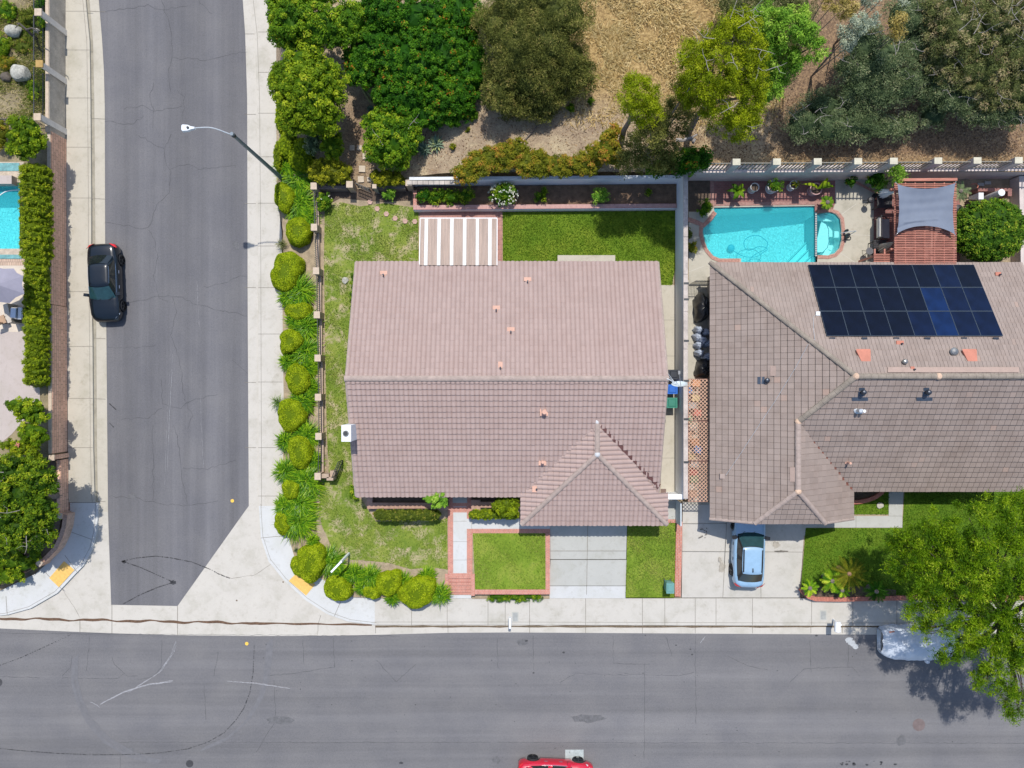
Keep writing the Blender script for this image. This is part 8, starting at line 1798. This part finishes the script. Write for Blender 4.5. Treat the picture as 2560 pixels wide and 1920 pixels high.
# lawn grass: fine blades over every lawn, one stuff object per lawn
def grass_on(poly, z, zf, dens, mat, lab):
    P = WP(poly, z); xs_ = [p[0] for p in P]; ys_ = [p[1] for p in P]; A = (max(xs_)-min(xs_))*(max(ys_)-min(ys_)); n = int(A*dens); X = rs.uniform(min(xs_), max(xs_), n); Y = rs.uniform(min(ys_), max(ys_), n); k = inpoly(X, Y, P); X, Y = X[k], Y[k]
    patch = np.sin(X*1.1+np.sin(Y*.9)*1.5)*np.sin(Y*1.3+1)+.6*np.sin(X*2.9+Y*2.1); k = patch+rs.normal(size=len(X))*.8 > (-1.2 if mat is not GBL else -.3); X, Y, patch = X[k], Y[k], patch[k]
    Z = np.array([zf(x, y) for x, y in zip(X, Y)]) if zf else np.full(len(X), z); n = len(X); a = rs.uniform(0, 2*np.pi, n); h = rs.uniform(.03, .07, n); w = rs.uniform(.012, .03, n); ln = rs.uniform(.02, .06, n)
    B = np.stack([X, Y, Z], 1); s_ = np.stack([-np.sin(a), np.cos(a), 0*a], 1)*w[:, None]; tip = B+np.stack([np.cos(a)*ln, np.sin(a)*ln, h], 1)
    V = np.stack([B-s_, B+s_, tip+s_*.3, tip-s_*.3], 1).reshape(-1, 3); r = np.clip(.45+.22*patch+rs.normal(size=n)*.22, 0, 1)
    tag(np_mesh('grass', V, 4, mat, None, (float(P[0][0]), float(P[0][1]), z), rnd=r), lab, 'grass', kind='stuff')
for k, (poly, z, zf, dens, pal) in enumerate(LAWNS): grass_on(poly, z, zf, 420, GBL2 if k in (1, 4, 5) else GBL, ['patchy grass west of the corner house','grass of the back lawn','grass of the square front lawn','grass of the strip beside the driveway','rich green grass of the east front lawn','grass of the small lawn under the east eave'][k])
# dry grass and litter on the hillside
n = 42000; PX_ = rs.uniform(1380, 1960, n); PY_ = rs.uniform(-30, 330, n); X = (PX_-1280)*(H-2.5)/F; Y = (960-PY_)*(H-2.5)/F
k = (rs.uniform(0, 1, n) < np.clip((330-PY_)/200, 0, 1)*np.clip((PX_-1390)/60, 0, 1)) & (np.sin(X*2.2+np.sin(Y*1.7))+np.sin(Y*2.6+X)+rs.normal(size=n)*.5 > -.5); X, Y = X[k], Y[k]; Z = np.array([hz(x, y) for x, y in zip(X, Y)])
n = len(X); a = np.sin(X*.8+Y*.5)*2+rs.normal(size=n)*.8; h = rs.uniform(.03, .16, n); w = rs.uniform(.012, .03, n); ln = rs.uniform(.10, .38, n); B = np.stack([X, Y, Z+.01], 1); s_ = np.stack([-np.sin(a), np.cos(a), 0*a], 1)*w[:, None]; tip = B+np.stack([np.cos(a)*ln, np.sin(a)*ln, h], 1)
tag(np_mesh('dry_grass', np.stack([B-s_, B+s_, tip+s_*.3, tip-s_*.3], 1).reshape(-1, 3), 4, DRYG, None, (5, 20, 3), rnd=rs.uniform(0, 1, n)), 'golden dry grass lying over the upper hillside', 'grass', kind='stuff')
n = 26000; PX_ = rs.uniform(700, 2560, n); PY_ = rs.uniform(240, 445, n); X = (PX_-1280)*(H-2.2)/F; Y = (960-PY_)*(H-2.2)/F; k = (Y > 12.8) & ((PX_ > 1600) | (rs.uniform(0, 1, n) < .25)); X, Y = X[k], Y[k]; n = len(X); Z = np.array([hz(x, y) for x, y in zip(X, Y)])+.015
a = rs.uniform(0, 6.3, n); s1 = np.stack([np.cos(a), np.sin(a), rs.normal(size=n)*.3], 1)*rs.uniform(.02, .07, n)[:, None]; s2 = np.stack([-np.sin(a), np.cos(a), rs.normal(size=n)*.3], 1)*rs.uniform(.01, .03, n)[:, None]; B = np.stack([X, Y, Z], 1)
LIT = leafmat('leaf_litter', [(0, (.05,.03,.02)), (.5, (.20,.12,.07)), (.9, (.42,.27,.14)), (1, (.6,.5,.36))], .1)
tag(np_mesh('leaf_litter', np.stack([B-s1, B-s2, B+s1, B+s2], 1).reshape(-1, 3), 4, LIT, None, (15, 14, 2), rnd=rs.uniform(0, 1, n)), 'brown fallen leaves scattered over the hillside above the walls', 'leaf litter', kind='stuff')
# wisps of grass in the west dry yard
n = 26000; PX_ = rs.uniform(-60, 122, n); PY_ = rs.uniform(-60, 292, n); X = (PX_-1280)*(H-ZL)/F; Y = (960-PY_)*(H-ZL)/F; pt = np.sin(X*1.7+np.sin(Y*1.3))+np.sin(Y*1.9+X*.7); k = pt+rs.normal(size=n)*.7 > -.6; X, Y, pt = X[k], Y[k], pt[k]; n = len(X)
a = rs.uniform(0, 6.3, n); w = rs.uniform(.012, .03, n); ln = rs.uniform(.05, .25, n); B = np.stack([X, Y, np.full(n, ZL)], 1); s_ = np.stack([-np.sin(a), np.cos(a), 0*a], 1)*w[:, None]; tip = B+np.stack([np.cos(a)*ln, np.sin(a)*ln, rs.uniform(.04, .2, n)], 1)
YARD = leafmat('grass_yard', [(0, (.07,.13,.012)), (.4, (.17,.20,.035)), (.65, (.34,.29,.12)), (1, (.52,.44,.26))], .2)
tag(np_mesh('yard_grass', np.stack([B-s_, B+s_, tip+s_*.3, tip-s_*.3], 1).reshape(-1, 3), 4, YARD, None, (-29, 20, ZL), rnd=np.clip(.5-.2*pt+rs.normal(size=n)*.25, 0, 1)), 'mixed green and straw coloured grass of the dry west yard', 'grass', kind='stuff')
